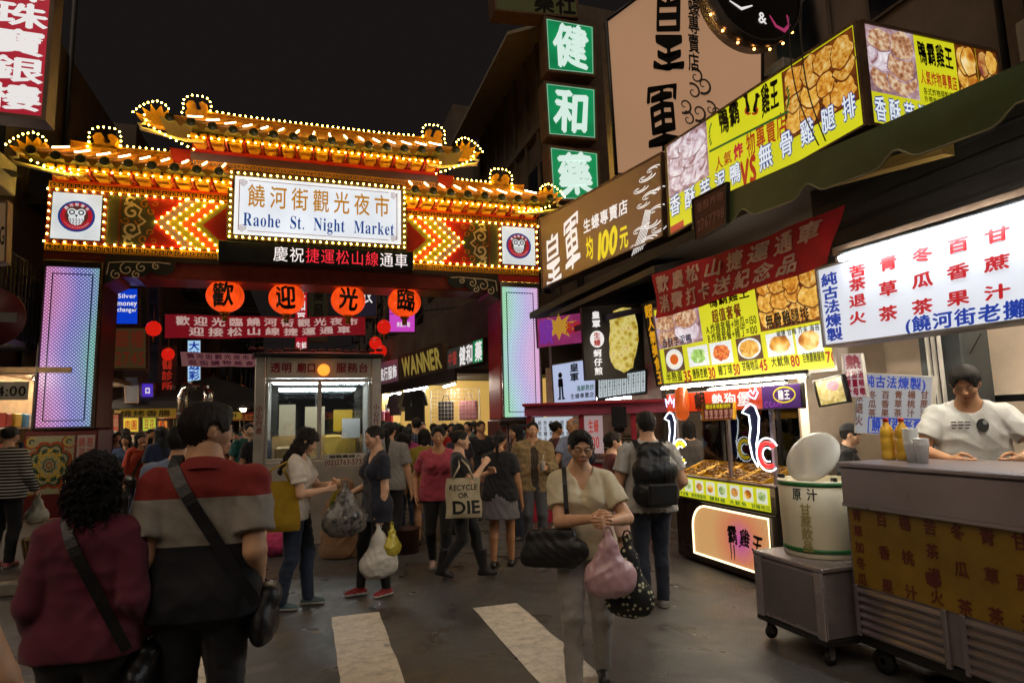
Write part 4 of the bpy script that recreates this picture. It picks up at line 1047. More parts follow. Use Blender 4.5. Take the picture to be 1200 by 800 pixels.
# roofs
M_tube = glow('roof light tube', (1, .72, .38, 1), 17.)
def roof(xr0, xr1, xe0, xe1, zE, zR, up0, up1, ribs, yE=-.62, yR=.25):
    """ridge from xr0 to xr1, eave from xe0 to xe1; up0/up1: how much each end sweeps up"""
    nx, ny = 40, 10
    def P(u, v, lift=0.):
        xr, xe = xr0+(xr1-xr0)*u, xe0+(xe1-xe0)*u; x = xr+(xe-xr)*v
        sweep = up0*max(0, 1-u/.28)**2*(.35+.65*v)+up1*max(0, (u-.72)/.28)**2*(.35+.65*v)
        z = zR+(zE-zR)*(1.25*v-.25*v*v)+sweep; return Vector((x, yR+(yE-yR)*v, z+lift))
    r = MB(); V = [P(i/nx, j/ny) for i in range(nx+1) for j in range(ny+1)]; n1 = ny+1
    r.add(V, [(i*n1+j, i*n1+j+1, (i+1)*n1+j+1, (i+1)*n1+j) for i in range(nx) for j in range(ny)], 0, True)
    Vb = [Vector((p.x, 2*.45-p.y, p.z)) for p in V]; r.add(Vb, [(i*n1+j, (i+1)*n1+j, (i+1)*n1+j+1, i*n1+j+1) for i in range(nx) for j in range(ny)], 0, True)
    ro = r.build('roof', M_tile, gate)
    rb = MB(); cp = MB()
    for k in range(ribs):
        u = (k+.5)/ribs
        rb.tube([P(u, v, .02) for v in np.linspace(0, 1, 9)], .055, 0, 8)
        e = P(u, 1, .0); cp.lathe([(.085, -.02), (.085, .02), (.06, .03)], (e.x, e.y-.03, e.z), 14, 0, axis='Y')
        tt = MB(); tt.tube([P(u, v, .092) for v in (.25, .36, .48, .60)], .014, 0, 6); tt.build('light_tube', M_tube, ro)
        if k < ribs-1:   # drip tile between
            e2 = P((k+1)/ribs, 1, 0); cp.flat([(e2.x-.09, e2.z+.02), (e2.x+.09, e2.z+.02), (e2.x+.05, e2.z-.08), (e2.x, e2.z-.12), (e2.x-.05, e2.z-.08)], e2.y-.03, 1)
    rb.build('tile_ribs', M_tile, ro); cp.build('tile_ends', [M_cap, M_tile], ro)
    # ridge
    rg = MB(); pts = [P(u, 0, 0) for u in np.linspace(0, 1, 24)]
    for a, b in zip(pts, pts[1:]):
        d = b-a
        for (h0, h1, t) in ((0, .12, .10), (.12, .16, .13)):
            rg.add([(a.x, .35-t, a.z+h0), (b.x, .35-t, b.z+h0), (b.x, .35-t, b.z+h1), (a.x, .35-t, a.z+h1), (a.x, .35+t, a.z+h0), (b.x, .35+t, b.z+h0), (b.x, .35+t, b.z+h1), (a.x, .35+t, a.z+h1)], [(0, 1, 2, 3), (3, 2, 6, 7), (5, 4, 7, 6)])
    rg.build('ridge', M_tile, ro)
    # soffit, bracket blocks
    so = MB()
    for i in range(nx):
        a, b = P(i/nx, 1, -.03), P((i+1)/nx, 1, -.03); so.add([a, b, (b.x*.985, .1, b.z-.1), (a.x*.985, .1, a.z-.1)], [(0, 3, 2, 1)])
    so.build('soffit', pbr('dark olive soffit', '#4a4018', .5), ro)
    bk = MB(); x0, x1 = max(xe0, xr0-.15) if up0 else xe0, min(xe1, xr1+.15) if up1 else xe1
    nb = max(3, int(round((x1-x0)/.34))); p = (x1-x0)/nb
    for i in range(nb):
        c_ = x0+(i+.5)*p
        bk.bb(c_-p*.43, c_+p*.43, -.46, .06, zE-.135, zE-.05, 0, .012); bk.bb(c_-p*.38, c_+p*.38, -.40, .06, zE-.185, zE-.135, 0, .012); bk.bb(c_-p*.28, c_+p*.28, -.30, .06, zE-.225, zE-.185, 0, .01); bk.bb(c_-p*.06, c_+p*.06, -.48, -.455, zE-.13, zE-.06, 1, .005); bk.bb(c_+p*.45, c_+p*.55, -.43, 0, zE-.21, zE-.07, 2)
    bk.bb(x0, x1, -.10, .09, zE-.228, zE-.04, 2)
    bk.build('bracket_blocks', [M_gold, M_dk, M_red], ro)
    brow((x0, -.49, zE-.15), (x1, -.49, zE-.15), .135)
    return ro, P
def ornament(x, z, ro, s=1., flip=1):
    """two facing scrolls on a foot, outlined with bulbs"""
    sil = [(-.22, 0), (.22, 0), (.24, .10), (.20, .16), (.25, .26), (.22, .38), (.12, .44), (.05, .40), (.07, .31), (.13, .30), (.10, .22), (.02, .20), (-.03, .26), (-.02, .34), (-.08, .43), (-.18, .42), (-.24, .32), (-.20, .20), (-.25, .10)]
    o = MB(); o.prism([(x+flip*a*s, z+b*s) for a, b in sil], .22, .48)
    for c_ in ((-.12, .30), (.14, .32), (0, .10)): o.ribbon([(x+flip*a*s, z+b*s) for a, b in spiral(c_, .015, .08, 0, 7)], .02, .214, 1)
    o.build('ornament', [M_gold, M_tile], ro)
    bpath([(x+flip*a*s*1.16, .20, z+b*s*1.10+.01) for a, b in [(-.27, .06), (-.24, .20), (-.27, .32), (-.20, .44), (-.08, .50), (.05, .49), (.14, .50), (.25, .43), (.28, .28), (.26, .12)]], .10)
def tip(x, z, ro, s=1., d=-1):
    """flaming leaf at the swept-up corner, curling line beneath"""
    sil = [(.38, -.10), (.30, .06), (.22, .04), (.20, .20), (.10, .12), (.06, .30), (-.03, .16), (-.14, .30), (-.14, .12), (-.30, .20), (-.24, .04), (-.42, .06), (-.30, -.08), (-.10, -.16), (.15, -.18)]
    o = MB(); o.prism([(x-d*a*s, z+b*s) for a, b in sil], -.30, -.12)
    o.build('corner_ornament', M_gold, ro)
    bpath([(x-d*a*s, -.34, z+b*s+.03) for a, b in [(-.46, .02), (-.34, .16), (-.16, .29), (.02, .34), (.16, .26), (.26, .14)]], .085)
    c = MB(); P = [(x-d*a*s, z+b*s) for a, b in [(-.10, -.16), (-.22, -.12), (-.20, -.22), (-.32, -.24), (-.26, -.34), (-.05, -.38), (.25, -.44), (.6, -.50), (.95, -.50)]]
    c.tube([(a, -.42, b) for a, b in P], [.02, .03, .03, .035, .035, .035, .035, .03, .02], 0, 6); c.build('eave_scroll', M_cream, ro)
ro, P = roof(-4.70, -1.72, -5.20, -1.72, 6.60, 7.10, .14, 0, 9); lowL = P
bpath([P(u, 0, .20)+Vector((0, 0, 0)) for u in np.linspace(.10, 1, 24)], .112); tip(-5.10, 6.82, ro, .9, -1); ornament(-4.12, 7.13, ro, .9); bpath([(-5.05, -.50, 6.55), (-4.7, -.5, 6.42), (-4.3, -.5, 6.36)], .11)
ro, P = roof(1.72, 4.70, 1.72, 5.20, 6.60, 7.10, 0, .14, 9)
bpath([P(u, 0, .20) for u in np.linspace(0, .90, 24)], .112); tip(5.10, 6.82, ro, .9, 1); ornament(4.12, 7.13, ro, .9, -1); bpath([(5.05, -.50, 6.55), (4.7, -.5, 6.42), (4.3, -.5, 6.36)], .11)
ro, P = roof(-2.35, 2.35, -3.0, 3.0, 7.48, 8.02, .15, .15, 16)
bpath([P(u, 0, .20) for u in np.linspace(.05, .95, 40)], .112)
for d in (-1, 1):
    tip(d*3.10, 7.72, ro, .9, d); ornament(d*2.50, 8.06, ro, .85, -d); bpath([(d*3.28, -.50, 7.66), (d*3.22, -.5, 7.48), (d*2.95, -.5, 7.32), (d*2.6, -.5, 7.15), (d*2.35, -.4, 7.08)], .11)
    rb_ = MB(); rb_.prism([(d*2.55, 6.75), (d*2.55, 7.3), (d*2.95, 7.3), (d*2.85, 6.95)], .1, .7); rb_.build('end_brace', M_red, ro)
# main sign board
sb = MB(); sb.bb(-1.79, 1.79, -.30, -.06, 5.35, 6.79, 0, .02); sgn = sb.build('sign_board', M_dk, gate)
sf = MB(); sf.flat([(-1.66, 5.47), (1.66, 5.47), (1.66, 6.68), (-1.66, 6.68)], -.306); sf.build('sign_face', glow('gate sign white', '#e4eaf2', .98, var=.10, vs=1.4), sgn)
sl = MB()
text(sl, '饒河街觀光夜市', -1.46, 1.46, 6.06, 6.53, mi=0, y=-.310, off=.012, gap=.24)
serif = ''.join(chr(0x1D400+ord(c)-65) if 'A' <= c <= 'Z' else (chr(0x1D41A+ord(c)-97) if 'a' <= c <= 'z' else c) for c in 'Raohe  St.  Night  Market')
text(sl, serif, -1.50, 1.52, 5.66, 5.94, mi=1, y=-.310, off=.006, lat=True)
for (a, b, c, d) in ((-1.58, -1.565, 5.56, 6.60), (1.565, 1.58, 5.56, 6.60), (-1.40, 1.40, 6.60, 6.612), (-1.40, 1.40, 5.545, 5.557)): sl.flat([(a, c), (b, c), (b, d), (a, d)], -.309, 2)
for sx in (-1, 1):
    for sz in (-1, 1):
        for q in range(3): sl.ribbon([(sx*(1.50+.02*q)+.0, 6.075+sz*(.46-.01*q)) if 0 else (x_, z_) for x_, z_ in spiral((sx*1.50, 6.078+sz*.475), .008, .075, q*2, q*2+5)], .010, -.309-.0003*q, 2)
sl.build('lettering', [glow('sign gold letters', '#c98812', .75), glow('sign blue letters', '#12489c', .65), glow('sign rust line', '#a8623c', .5)], sgn)
for (p, q) in (((-1.73, -.33, 5.41), (1.73, -.33, 5.41)), ((-1.73, -.33, 6.74), (1.73, -.33, 6.74)), ((-1.73, -.33, 5.51), (-1.73, -.33, 6.64)), ((1.73, -.33, 5.51), (1.73, -.33, 6.64))): brow(p, q, .125)
# running-text display under the sign
tk = MB(); tk.bb(-1.93, 1.93, -.30, -.05, 4.90, 5.335, 0, .015); ts = tk.build('text_display', M_black, gate)
tl = MB(); text(tl, '慶祝', -.92, -.30, 4.965, 5.275, mi=0, y=-.304, off=.0); text(tl, '捷運松山線', -.30, 1.20, 4.965, 5.275, mi=1, y=-.304, off=-.004); text(tl, '通車', 1.20, 1.82, 4.965, 5.275, mi=0, y=-.304, off=.0)
tl.build('lettering', [glow('display white', '#f4e8e4', 1.1), glow('display red', '#ff3040', .9)], ts)
# bulbs: the hundred nearest are parts of their own, the rest one mesh
bulbs.sort(key=lambda p: (p+Vector((GX, GY, 0))-CAM).length)
b0 = MB(); b0.ball((0, 0, 0), .0165, 0, 8, 6); bo = b0.build('bulb', M_bulb, gate); bo.location = bulbs[0]
for p in bulbs[1:100]: dup(bo, loc=p, parent=gate)
b1 = MB()
for p in bulbs[100:]: b1.ball(p, .0165, 0, 8, 5)
tag(b1.build('bulbs', M_bulb, gate), None, None, kind='stuff')
# ---- four big lanterns under the beam
M_lan = glow('lit lantern paper', '#f04a12', 1.0, base='#a02008', var=.25, vs=3.5); M_lbk = pbr('lantern ink', '#1a0d08', .6); M_wire = pbr('black wire', '#0a0a0a', .5)
lan_c = (('歡', 264, 347, 'leftmost'), ('迎', 336, 350, ''), ('光', 408, 352, ''), ('臨', 474, 354, 'rightmost'))
for ch, px, py, nm in lan_c:
    c = at_y(px, py, 13.85); R = .365
    t = thing('lantern', 'big round orange paper lantern with the character %s, hanging under the gate beam' % ch, 'lantern', (c.x, c.y, c.z-R*.95), 0, 'welcome lanterns under the gate beam')
    b = MB(); prof = [(R*math.cos(a)*(1), R*.93*math.sin(a)+R*.95) for a in np.linspace(-1.32, 1.32, 19)]; b.lathe(prof, n=32); b.build('shade', M_lan, t)
    k = MB()
    for i in range(8):
        a = i*math.pi/4+.2; k.tube([((R+.003)*math.cos(q)*math.cos(a), (R+.003)*math.cos(q)*math.sin(a), R*.93*math.sin(q)+R*.95) for q in np.linspace(-1.32, 1.32, 13)], .003, 0, 4, False)
    k.build('ribs', pbr('lantern rib', '#7a2008', .6), t)
    cpm = MB(); cpm.lathe([(.095, -.03), (.095, .02)], n=16); cpm.build('rim', pbr('lantern rim gold', '#b07a1c', .4, .3), t); cpm = MB(); cpm.lathe([(.095, R*1.85), (.095, R*1.92), (.03, R*1.95)], n=16); cpm.build('rim', pbr('lantern rim gold', '#b07a1c', .4, .3), t)
    tx = MB(); text(tx, ch, -.25, .21, R*.95-.24, R*.95+.24, off=.03, mi=0, y=0, brush=.06)
    subdiv(tx, .035)
    tx.v = [(x*(math.sin(abs(x)/.36)/(abs(x)/.36) if abs(x) > 1e-4 else 1), -math.sqrt(max(0, (R+.004-y)**2-x*x-((z-R*.95)/.93)**2)), z) for x, y, z in tx.v]
    tx.build('lettering', M_lbk, t)
    wv = MB(); wv.tube([(0, 0, R*1.93), (0, 0, 4.6-(c.z-R*.95))], .006, 0, 5); wv.build('cord', M_wire, t)
    ta = MB()
    for i in range(14): a = i*.449; ta.tube([(.05*math.cos(a), .05*math.sin(a), -.03), (.045*math.cos(a), .045*math.sin(a), -.17)], .008, 0, 4)
    ta.build('tassel', pbr('lantern tassel', '#b5842c', .7), t)
# ================================================================== right-hand side: shop row, signs, stalls
M_blk = pbr('black lacquer', '#0c0b0b', .35, 0, 8, .3); M_dgry = pbr('dark grey metal', '#2c2a2a', .5, .4, 6, .3, .1, 60)
M_case = pbr('weathered sign case', '#6b5442', .5, .3, 5, .3, .1, 60); M_alu = pbr('aluminium case', '#8d8480', .35, .8, 6, .2, .05, 60)
M_steelw = pbr('brushed stainless steel', '#a89ea2', .30, .66, 1.6, .10, .02, 30); M_steeld = pbr('dull stainless steel', '#857c80', .38, .65, 2.5, .18, .04, 30)
M_white = pbr('white plastic', '#d8d4cc', .45, 0, 6, .06); M_conc = pbr('dirty concrete wall', '#5a5148', .85, 0, 1.4, .35, .3, 25)
M_tubew = glow('fluorescent tube', (1, .88, .70, 1), 120.); M_tubec = glow('cool fluorescent tube', (.86, .95, 1, 1), 90.)
def tube_lamp(name, label, a, b, mat=None, r=.016, group=None):
    a, b = Vector(a), Vector(b); t = thing(name, label, 'lamp', tuple((a+b)/2), 0, group); m_ = (a+b)/2
    t_ = MB(); t_.tube([a-m_, b-m_], r, 0, 10); t_.build('tube', mat or M_tubew, t)
    d = (b-a).normalized(); f = MB(); o = Vector((0, 0, .035))
    f.tube([a-m_+o, b-m_+o], .022, 0, 6); f.build('housing', M_dgry, t)
    for e, s_ in ((a, -1), (b, 1)):
        h = MB(); h.tube([e-m_+d*s_*.0, e-m_+d*s_*.03], .022, 0, 8); h.build('holder', M_white, t)
    return t
# ---- shop row behind the stalls
bd = thing('shop_building', 'dark low shop building with open fronts behind the food stalls on the right', 'building', (6.6, 7.5, 0))
def bpart(nm, mat, par, *bx):
    b = MB()
    for q in bx: b.bb(*q)
    return b.build(nm, mat, par)
WLL = pbr('shop back wall', '#dcc9b4', .8, 0, 1.2, .2, .15, 30)
bpart('back_wall', WLL, bd, (-.35, -.15, -6.5, -1.6, 0, 3.9)); bpart('back_wall', pbr('shop inner wall', '#a8927c', .8, 0, 1.2, .25, .15, 30), bd, (-.35, -.15, -1.58, 5.6, 0, 3.9))
bpart('partition_wall', WLL, bd, (-1.5, -.36, -2.05, -1.93, 0, 3.4)); bpart('partition_wall', M_conc, bd, (-1.35, -.36, 1.0, 1.12, 0, 3.6)); bpart('end_wall', M_conc, bd, (-1.4, .2, 5.6, 5.75, 0, 4.2))
bpart('ceiling', pbr('dark ceiling boards', '#2b2622', .8, 0, 2, .3), bd, (-1.9, .2, -6.5, 5.6, 3.92, 4.05))
bpart('roof', M_dgry, bd, (-1.6, 3.2, -6.5, 5.6, 4.06, 4.14))
b2 = thing('apartment_building', 'tall dark apartment building behind the shop signs at the right', 'building', (9.6, 6.5, 0))
M_fac = pbr('dark rendered facade', '#6a5c50', .85, 0, .8, .3, .2, 20); M_win = pbr('dark window glass', '#10131a', .12, 0, 3, .3, spec=.8); M_wfr = pbr('window frame metal', '#5d564e', .5, .5, 5, .2)
bpart('wall', M_fac, b2, (0, 6, -5.5, 7, 0, 18))
for i in range(5):
    for j in range(3):
        y = -4.6+i*2.3; z = 5.2+j*3.4
        w_ = bpart('window', M_wfr, b2, (-.06, .02, y, y+1.5, z, z+1.5)); p_ = MB(); p_.add([(-.065, y+.06, z+.06), (-.065, y+.72, z+.06), (-.065, y+.72, z+1.44), (-.065, y+.06, z+1.44)], [(0, 3, 2, 1)]); p_.add([(-.065, y+.78, z+.06), (-.065, y+1.44, z+.06), (-.065, y+1.44, z+1.44), (-.065, y+.78, z+1.44)], [(0, 3, 2, 1)]); p_.build('pane', M_win, w_)
pp = MB()
for (y, x) in ((-3.2, -.25), (-1.1, -.2), (-.8, -.3)): pp.tube([(x, y, 4.2), (x, y+.02, 16)], .05, 0, 8)
pp.build('drain_pipes', M_dgry, b2)
for (y, z) in ((-3.9, 6.9), (-2.0, 6.2), (.6, 7.0), (3.0, 8.2)):
    ac = MB(); ac.bb(-.62, -.07, y, y+.85, z, z+.6, 0, .02); ac.lathe([(0, -.01), (.22, -.01), (.22, .01), (0, .01)], (-.63, y+.42, z+.3), 16, 1); ac.build('air_conditioner', [pbr('old enamel', '#8a857a', .6), M_dgry], b2)
for k in range(7): y0 = -5+k*.9; ca = MB(); ca.tube([(-.12-.1*math.sin(t*3.1), y0+2.6*t, 5.2+k*.35-.5*4*t*(1-t)*(.5+.2*(k % 3))) for t in np.linspace(0, 1, 14)], .014, 0, 5); ca.build('facade_cable', M_blk, b2)
bpart('balcony', M_conc, b2, (-1.2, -.01, -5.2, -1.4, 8.0, 8.2), (-1.2, -1.12, -5.2, -1.4, 8.2, 9.0))
# ---- brown sign
A_, B_ = (4.9, 7.85), (4.62, 11.8)
def L(p): return at_line(p[0], p[1], A_, B_)
s = Sign('shop_sign', 'brown shop sign with white brush characters and yellow price, above the stalls', 'sign', L((632, 257)), L((776, 178)), L((778, 277)), L((636, 338)), .25, glow('brown lit sign', '#5d3a25', .85, var=.25, vs=.7), M_case)
WH = glow('white lit letters', '#e8e4e2', .95); YL = glow('yellow lit letters', '#e8d21c', .85)
s.text('lettering', [('皇', *s.px(638, 270, 659, 334), 0, dict(off=.009, brush=.10, shear=.12)), ('軍', *s.px(660, 249, 681, 318), 0, dict(off=.009, brush=.10, shear=.1)),
    ('生蠔專賣店', *s.px(683, 245, 737, 262), 0, dict(off=.02)), ('均', *s.px(687, 277, 696, 304), 1, dict(off=.03)), ('100', *s.px(698, 269, 724, 300), 1, dict(off=.045, shear=.2)), ('元', *s.px(726, 264, 737, 291), 1, dict(off=.03))], [WH, YL])
def waves(s, boxes, mat, name='wave_pattern', y=-.008):
    mb = MB(); r = random.Random(5)
    for i, (px_, py_, R0, sg) in enumerate(boxes):
        u, v = s.uv(px_, py_); u2, v2 = s.uv(px_+1, py_-1); du, dv = abs(u2-u), abs(v2-v)
        for q in range(2):
            P = [s.map(u+a*du, v+b*dv) for a, b in spiral((0, 0), .8, R0*(1.45-.5*q), sg*(1+q*.4), sg*(6.0+q*.4), 18)]; w_ = abs(s.map(u+du, v)[0]-s.map(u, v)[0])
            mb.ribbon(P, [w_*R0*.07*(.4+k/14) for k in range(18)], y-.0004*q-.00005*i)
    return mb
wv = waves(s, [(756, 208, 9, 1), (764, 200, 7, -1), (749, 222, 8, 1), (770, 225, 7, -1), (752, 240, 7, 1), (768, 247, 8, -1), (762, 262, 9, 1), (748, 272, 7, -1), (770, 268, 8, 1), (758, 284, 9, -1), (744, 288, 6, 1), (760, 231, 9, -1)], WH)
for k in range(6):
    a = s.map(*s.uv(741+k*2.4, 300-k*1.5)); b = s.map(*s.uv(752+k*1.6, 268)); c_ = s.map(*s.uv(757+k*1.2, 246)); wv.ribbon([a, b, c_], .02, -.0095-.0002*k)
wv.build('wave_pattern', WH, s.root)
PCS = {}
def pieces(s, name, box, base, mats, nx, ny, seed, jit=.12, grow=1.25):
    """a printed picture: a dark ground with irregular pieces of food overlapping on it"""
    r = random.Random(seed); mb = MB(); u0, u1, v0, v1 = box; s.patch(mb, u0, u1, v0, v1, 0, -.008); k = 0
    for j in range(ny):
        for i in range(nx):
            ru, rv = (u1-u0)/nx*.5*grow*r.uniform(.75, 1.1), (v1-v0)/ny*.5*grow*r.uniform(.75, 1.1)
            cu = min(u1-ru*1.14, max(u0+ru*1.14, u0+(i+.5+r.uniform(-.2, .2))*(u1-u0)/nx)); cv = min(v1-rv*1.14, max(v0+rv*1.14, v0+(j+.5+r.uniform(-.2, .2))*(v1-v0)/ny)); k += 1
            s.disc(mb, cu, cv, ru*1.1, rv*1.1, 0, -.0082-.00024*k, 18, jit, seed*31+k); s.disc(mb, cu, cv+rv*.04, ru, rv, 1+r.randrange(len(mats)), -.00832-.00024*k, 18, jit, seed*31+k)
    return mb.build(name, [base]+list(mats), s.root)
def fry(n, sc, br=0.): return photo('fried crust print %d' % n, [(.25, '#7a380c'), (.40, '#b8701c'), (.52, '#d89a38'), (.66, '#ecc878'), (.85, '#f6ecd4')] if n % 3 else [(.3, '#a8601c'), (.45, '#d09434'), (.6, '#e6b450'), (.8, '#f4dfa4')], .92-.12*(n == 1), sc, kind='crumb' if n != 2 else 'noise')
FRY = [fry(k, 9+2*k) for k in range(3)]; P_dk = photo('crust shadow print', [(.3, '#3a1606'), (.6, '#7a3c10')], .8, 9)
TAR = [photo('taro slice print %d' % k, [(.35, '#8a5a5e'), (.45, '#c8b4c0'), (.6, '#ece6ea'), (.75, '#f6f2ea')], .95, 4+k, distort=1.5) for k in range(2)]+[photo('duck crust print', [(.3, '#6a3a2a'), (.5, '#b8805a'), (.65, '#e0c8a8')], .9, 10, kind='crumb')]
P_td = photo('taro ground print', [(.35, '#5a3a4a'), (.5, '#a8848a'), (.65, '#d8c8d0')], .9, 4)
# ---- long yellow sign with a corner
Yf = glow('yellow lit sign', '#d2d020', .92, var=.10, vs=.8)
X0 = 4.9; cTR = at_x(1004, 24, X0); cBR = at_x(1017, 147, X0)
s = Sign('chicken_sign', 'long yellow lit sign with fried food pictures facing the street', 'sign', at_x(780, 171, X0), cTR, cBR, at_x(785, 278, X0), .22, Yf, M_case, .03)
P_fry = photo('fried chicken print', [(.25, '#4a200c'), (.42, '#a85a16'), (.52, '#d89a34'), (.62, '#f0d48a'), (.8, '#f6ecd8')], .95, 3.0, kind='crumb')
P_taro = photo('taro duck print', [(.3, '#4a2a3a'), (.42, '#a87a7a'), (.5, '#cdbcd0'), (.62, '#e6dee6'), (.8, '#f4efe6')], .95, 2.4, distort=1.4)
P_red = glow('red stripe of sign', '#b83a2c', .8)
mb = MB()
u = s.px(780, 150, 831, 232); pieces(s, 'food_picture', (.012, u[1], .40, .985), P_td, TAR, 2, 3, 1)
a = s.px(917, 40, 1003, 150); pieces(s, 'food_picture', (a[0], .985, .27, .965), P_dk, FRY, 4, 3, 2, .14, 1.2)
mb = MB(); s.patch(mb, .012, .11, .02, .10, 0, -.008); mb.build('red_stripe', P_red, s.root)
INK = glow('black printed ink', '#0d0d0d', .05); GRN = glow('green rule', '#2c6a2c', .6); RDI = glow('red printed ink', '#b02818', .75); WBL = glow('pale blue letters', '#dfe6ee', .95); BLO = glow('blue letter outline', '#2a4a9a', .6)
def outlined(items, s, y=-.010, o=.05):
    it = []
    for st, box, op in items:
        it.append((st, *box, 1, dict(op, off=op.get('off', .02)+o, y=y))); it.append((st, *box, 0, dict(op, y=y-.004)))
    return it
it = [('鴨霸', *s.px(842, 122, 868, 152), 2, dict(off=.03, brush=.08)), ('雞王', *s.px(892, 96, 914, 132), 2, dict(off=.03, brush=.08)), ('人氣', *s.px(838, 180, 859, 196), 3, {}), ('炸', *s.px(860, 168, 872, 186), 4, dict(off=.05)), ('物專賣店', *s.px(874, 142, 924, 172), 3, {})]
for i, ch in enumerate('香酥芋泥鴨'):
    cx, cy = 792+i*17.6, 240-i*9.2; it += outlined([(ch, s.px(cx-7, cy-12, cx+7, cy+12), {})], s)
it.append(('VS', *s.px(868, 185, 887, 217), 3, dict(off=.05, shear=.1)))
for i, ch in enumerate('無骨雞腿排'):
    cx, cy = 898+i*24.5, 183-i*14.5; it += outlined([(ch, s.px(cx-9, cy-15, cx+9, cy+15), {})], s)
s.text('lettering', it, [WBL, BLO, INK, RDI, glow('crimson letters', '#c01838', .8)])
mb = MB(); 
for (x0, y0, x1, y1, w_) in ((832, 178, 925, 131, 2.2),): 
    a, b = s.map(*s.uv(x0, y0)), s.map(*s.uv(x1, y1)); mb.ribbon([a, b], .03, -.011)
for cx, cy, sg in ((836, 160, -1), (921, 118, 1)):
    for k in range(6):
        t = -1+.4*k; q = s.map(*s.uv(cx+sg*4*math.cos(t), cy-13*math.sin(t))); mb.flat([(q[0]-.02, q[1]), (q[0], q[1]+.045), (q[0]+.03, q[1]+.05), (q[0]+.015, q[1]+.01)], -.0112)
for x_, sg in ((876, 1), (887, -1)):   # two long-necked birds of the emblem
    P = [s.map(*s.uv(x_+dx*sg, 122+dy)) for dx, dy in ((-5, -9), (-2, -13), (1, -12), (1, -5), (3, 2), (4, 8), (1, 12), (-1, 9), (-1, 2), (-2, -6))]; mb.flat(P, -.0114, 1)
    mb.ribbon([s.map(*s.uv(x_+sg*(2+4*math.cos(t)), 130+4*math.sin(t))) for t in np.linspace(.8, 4.2, 8)], .022, -.0118, 2)
mb.build('emblem', [GRN, INK, RDI], s.root)
# corner return facing the camera
tr = cTR.copy(); tr.x = 6.75; br = cBR.copy(); br.x = 6.75; br.z = tr.z-1.05*(cTR.z-cBR.z)
s2 = Sign('chicken_sign', 'shorter yellow lit sign with food pictures, round the corner above the green awning', 'sign', cTR+Vector((.03, -.0, 0)), tr, br, cBR+Vector((.03, 0, 0)), .20, Yf, M_case, .03)
for q_, m_ in (((.02, .36, .33, .98), P_taro), ((.66, .82, .30, .98), P_fry), ((.822, .985, .30, .98), photo('purple print', [(.35, '#5a1a6a'), (.5, '#a85a2c'), (.6, '#e0b060')], .8, 3., kind='crumb'))): pieces(s2, 'food_picture', q_, P_td if m_ is P_taro else P_dk, TAR if m_ is P_taro else [m_]+FRY[:1], 2, 3, 3+int(q_[0]*20))
it = [('鴨霸雞王', .38, .64, .70, .92, 2, dict(off=.03, brush=.06)), ('人氣炸物專賣店', .38, .65, .50, .64, 3, dict(off=.02)), ('各式炸物現點現炸', .39, .64, .40, .47, 2, {}), ('外帶每份皆附袋裝', .39, .64, .33, .39, 2, {})]
for i, ch in enumerate('香酥芋泥'): it += outlined([(ch, (.03+i*.10, .115+i*.10, .06, .29), {})], s2)
s2.text('lettering', it, [WBL, BLO, INK, RDI])
# ---- green awning with a scalloped valance
aw = thing('awning', 'dark green awning with wavy lower edge below the yellow sign', 'awning', (4.0, 4.0, 3.6))
M_awn = pbr('green awning vinyl', '#465230', .5, 0, 3, .25, .15, 25)
mb = MB(); k = 60; ya, yb = 5.75, 1.4
def zt(y): return .335+(y-5.7)*.075
for i in range(k):
    P = []
    for t in (i/k, (i+1)/k):
        y = ya+(yb-ya)*t-4.0; zb = zt(y+4)-.33+.10*max(0, math.cos(t*2*math.pi*5.2))**3; P.append((y, zt(y+4), zb))
    for xo, fl in ((0, False), (.012, True)):
        q = [(xo, P[0][0], P[0][2]), (xo, P[1][0], P[1][2]), (xo, P[1][0], P[1][1]), (xo, P[0][0], P[0][1])]; mb.add(q, [(0, 3, 2, 1) if fl else (0, 1, 2, 3)], 0, True)
mb.build('valance', M_awn, aw)
hm = MB(); hm.tube([(-.004, ya+(yb-ya)*t-4, zt(ya+(yb-ya)*t)-.33+.10*max(0, math.cos(t*2*math.pi*5.2))**3) for t in np.linspace(0, 1, 90)], .008, 0, 5); hm.build('hem', pbr('awning hem', '#8a8468', .6), aw)
cv = MB(); cv.add([(0, ya-4, zt(ya)), (0, yb-4, zt(yb)), (1.6, yb-4, zt(yb)+.35), (1.6, ya-4, zt(ya)+.35)], [(0, 1, 2, 3)]); cv.add([(0.012, ya-4, zt(ya)-.015), (0.012, yb-4, zt(yb)-.015), (1.6, yb-4, zt(yb)+.335), (1.6, ya-4, zt(ya)+.335)], [(3, 2, 1, 0)]); cv.build('cover', M_awn, aw)
for y in (1.3, .2, -1.2):
    r_ = MB(); r_.tube([(.03, y, zt(y+4)-.04), (1.6, y, zt(y+4)+.30)], .02, 0, 6); r_.build('rafter', M_dgry, aw)
woo = MB(); pA, pB = at_x(968, 217, 4.35), at_x(1105, 180, 4.35); d_ = pB-pA
woo.add([pA, pB, pB+Vector((0, 0, .09)), pA+Vector((0, 0, .09)), pA+Vector((.12, 0, 0)), pB+Vector((.12, 0, 0)), pB+Vector((.12, 0, .09)), pA+Vector((.12, 0, .09))], [(0, 1, 2, 3), (4, 7, 6, 5), (0, 4, 5, 1), (3, 2, 6, 7), (0, 3, 7, 4), (1, 5, 6, 2)])
tag(woo.build('awning_beam', pbr('yellowed timber', '#a08448', .6, 0, 5, .25, .2, 40, stretch=(8, 1, 8))), 'yellowed timber beam under the green awning', 'beam')
s = Sign('name_plate', 'small rusty brown plate hanging at the left end of the green awning', 'sign', at_x(812, 234, 3.98), at_x(853, 213, 3.98), at_x(853, 262, 3.98), at_x(816, 283, 3.98), .03, pbr('rusty plate', '#5a2f26', .7, 0, 12, .35), M_dgry, .01)
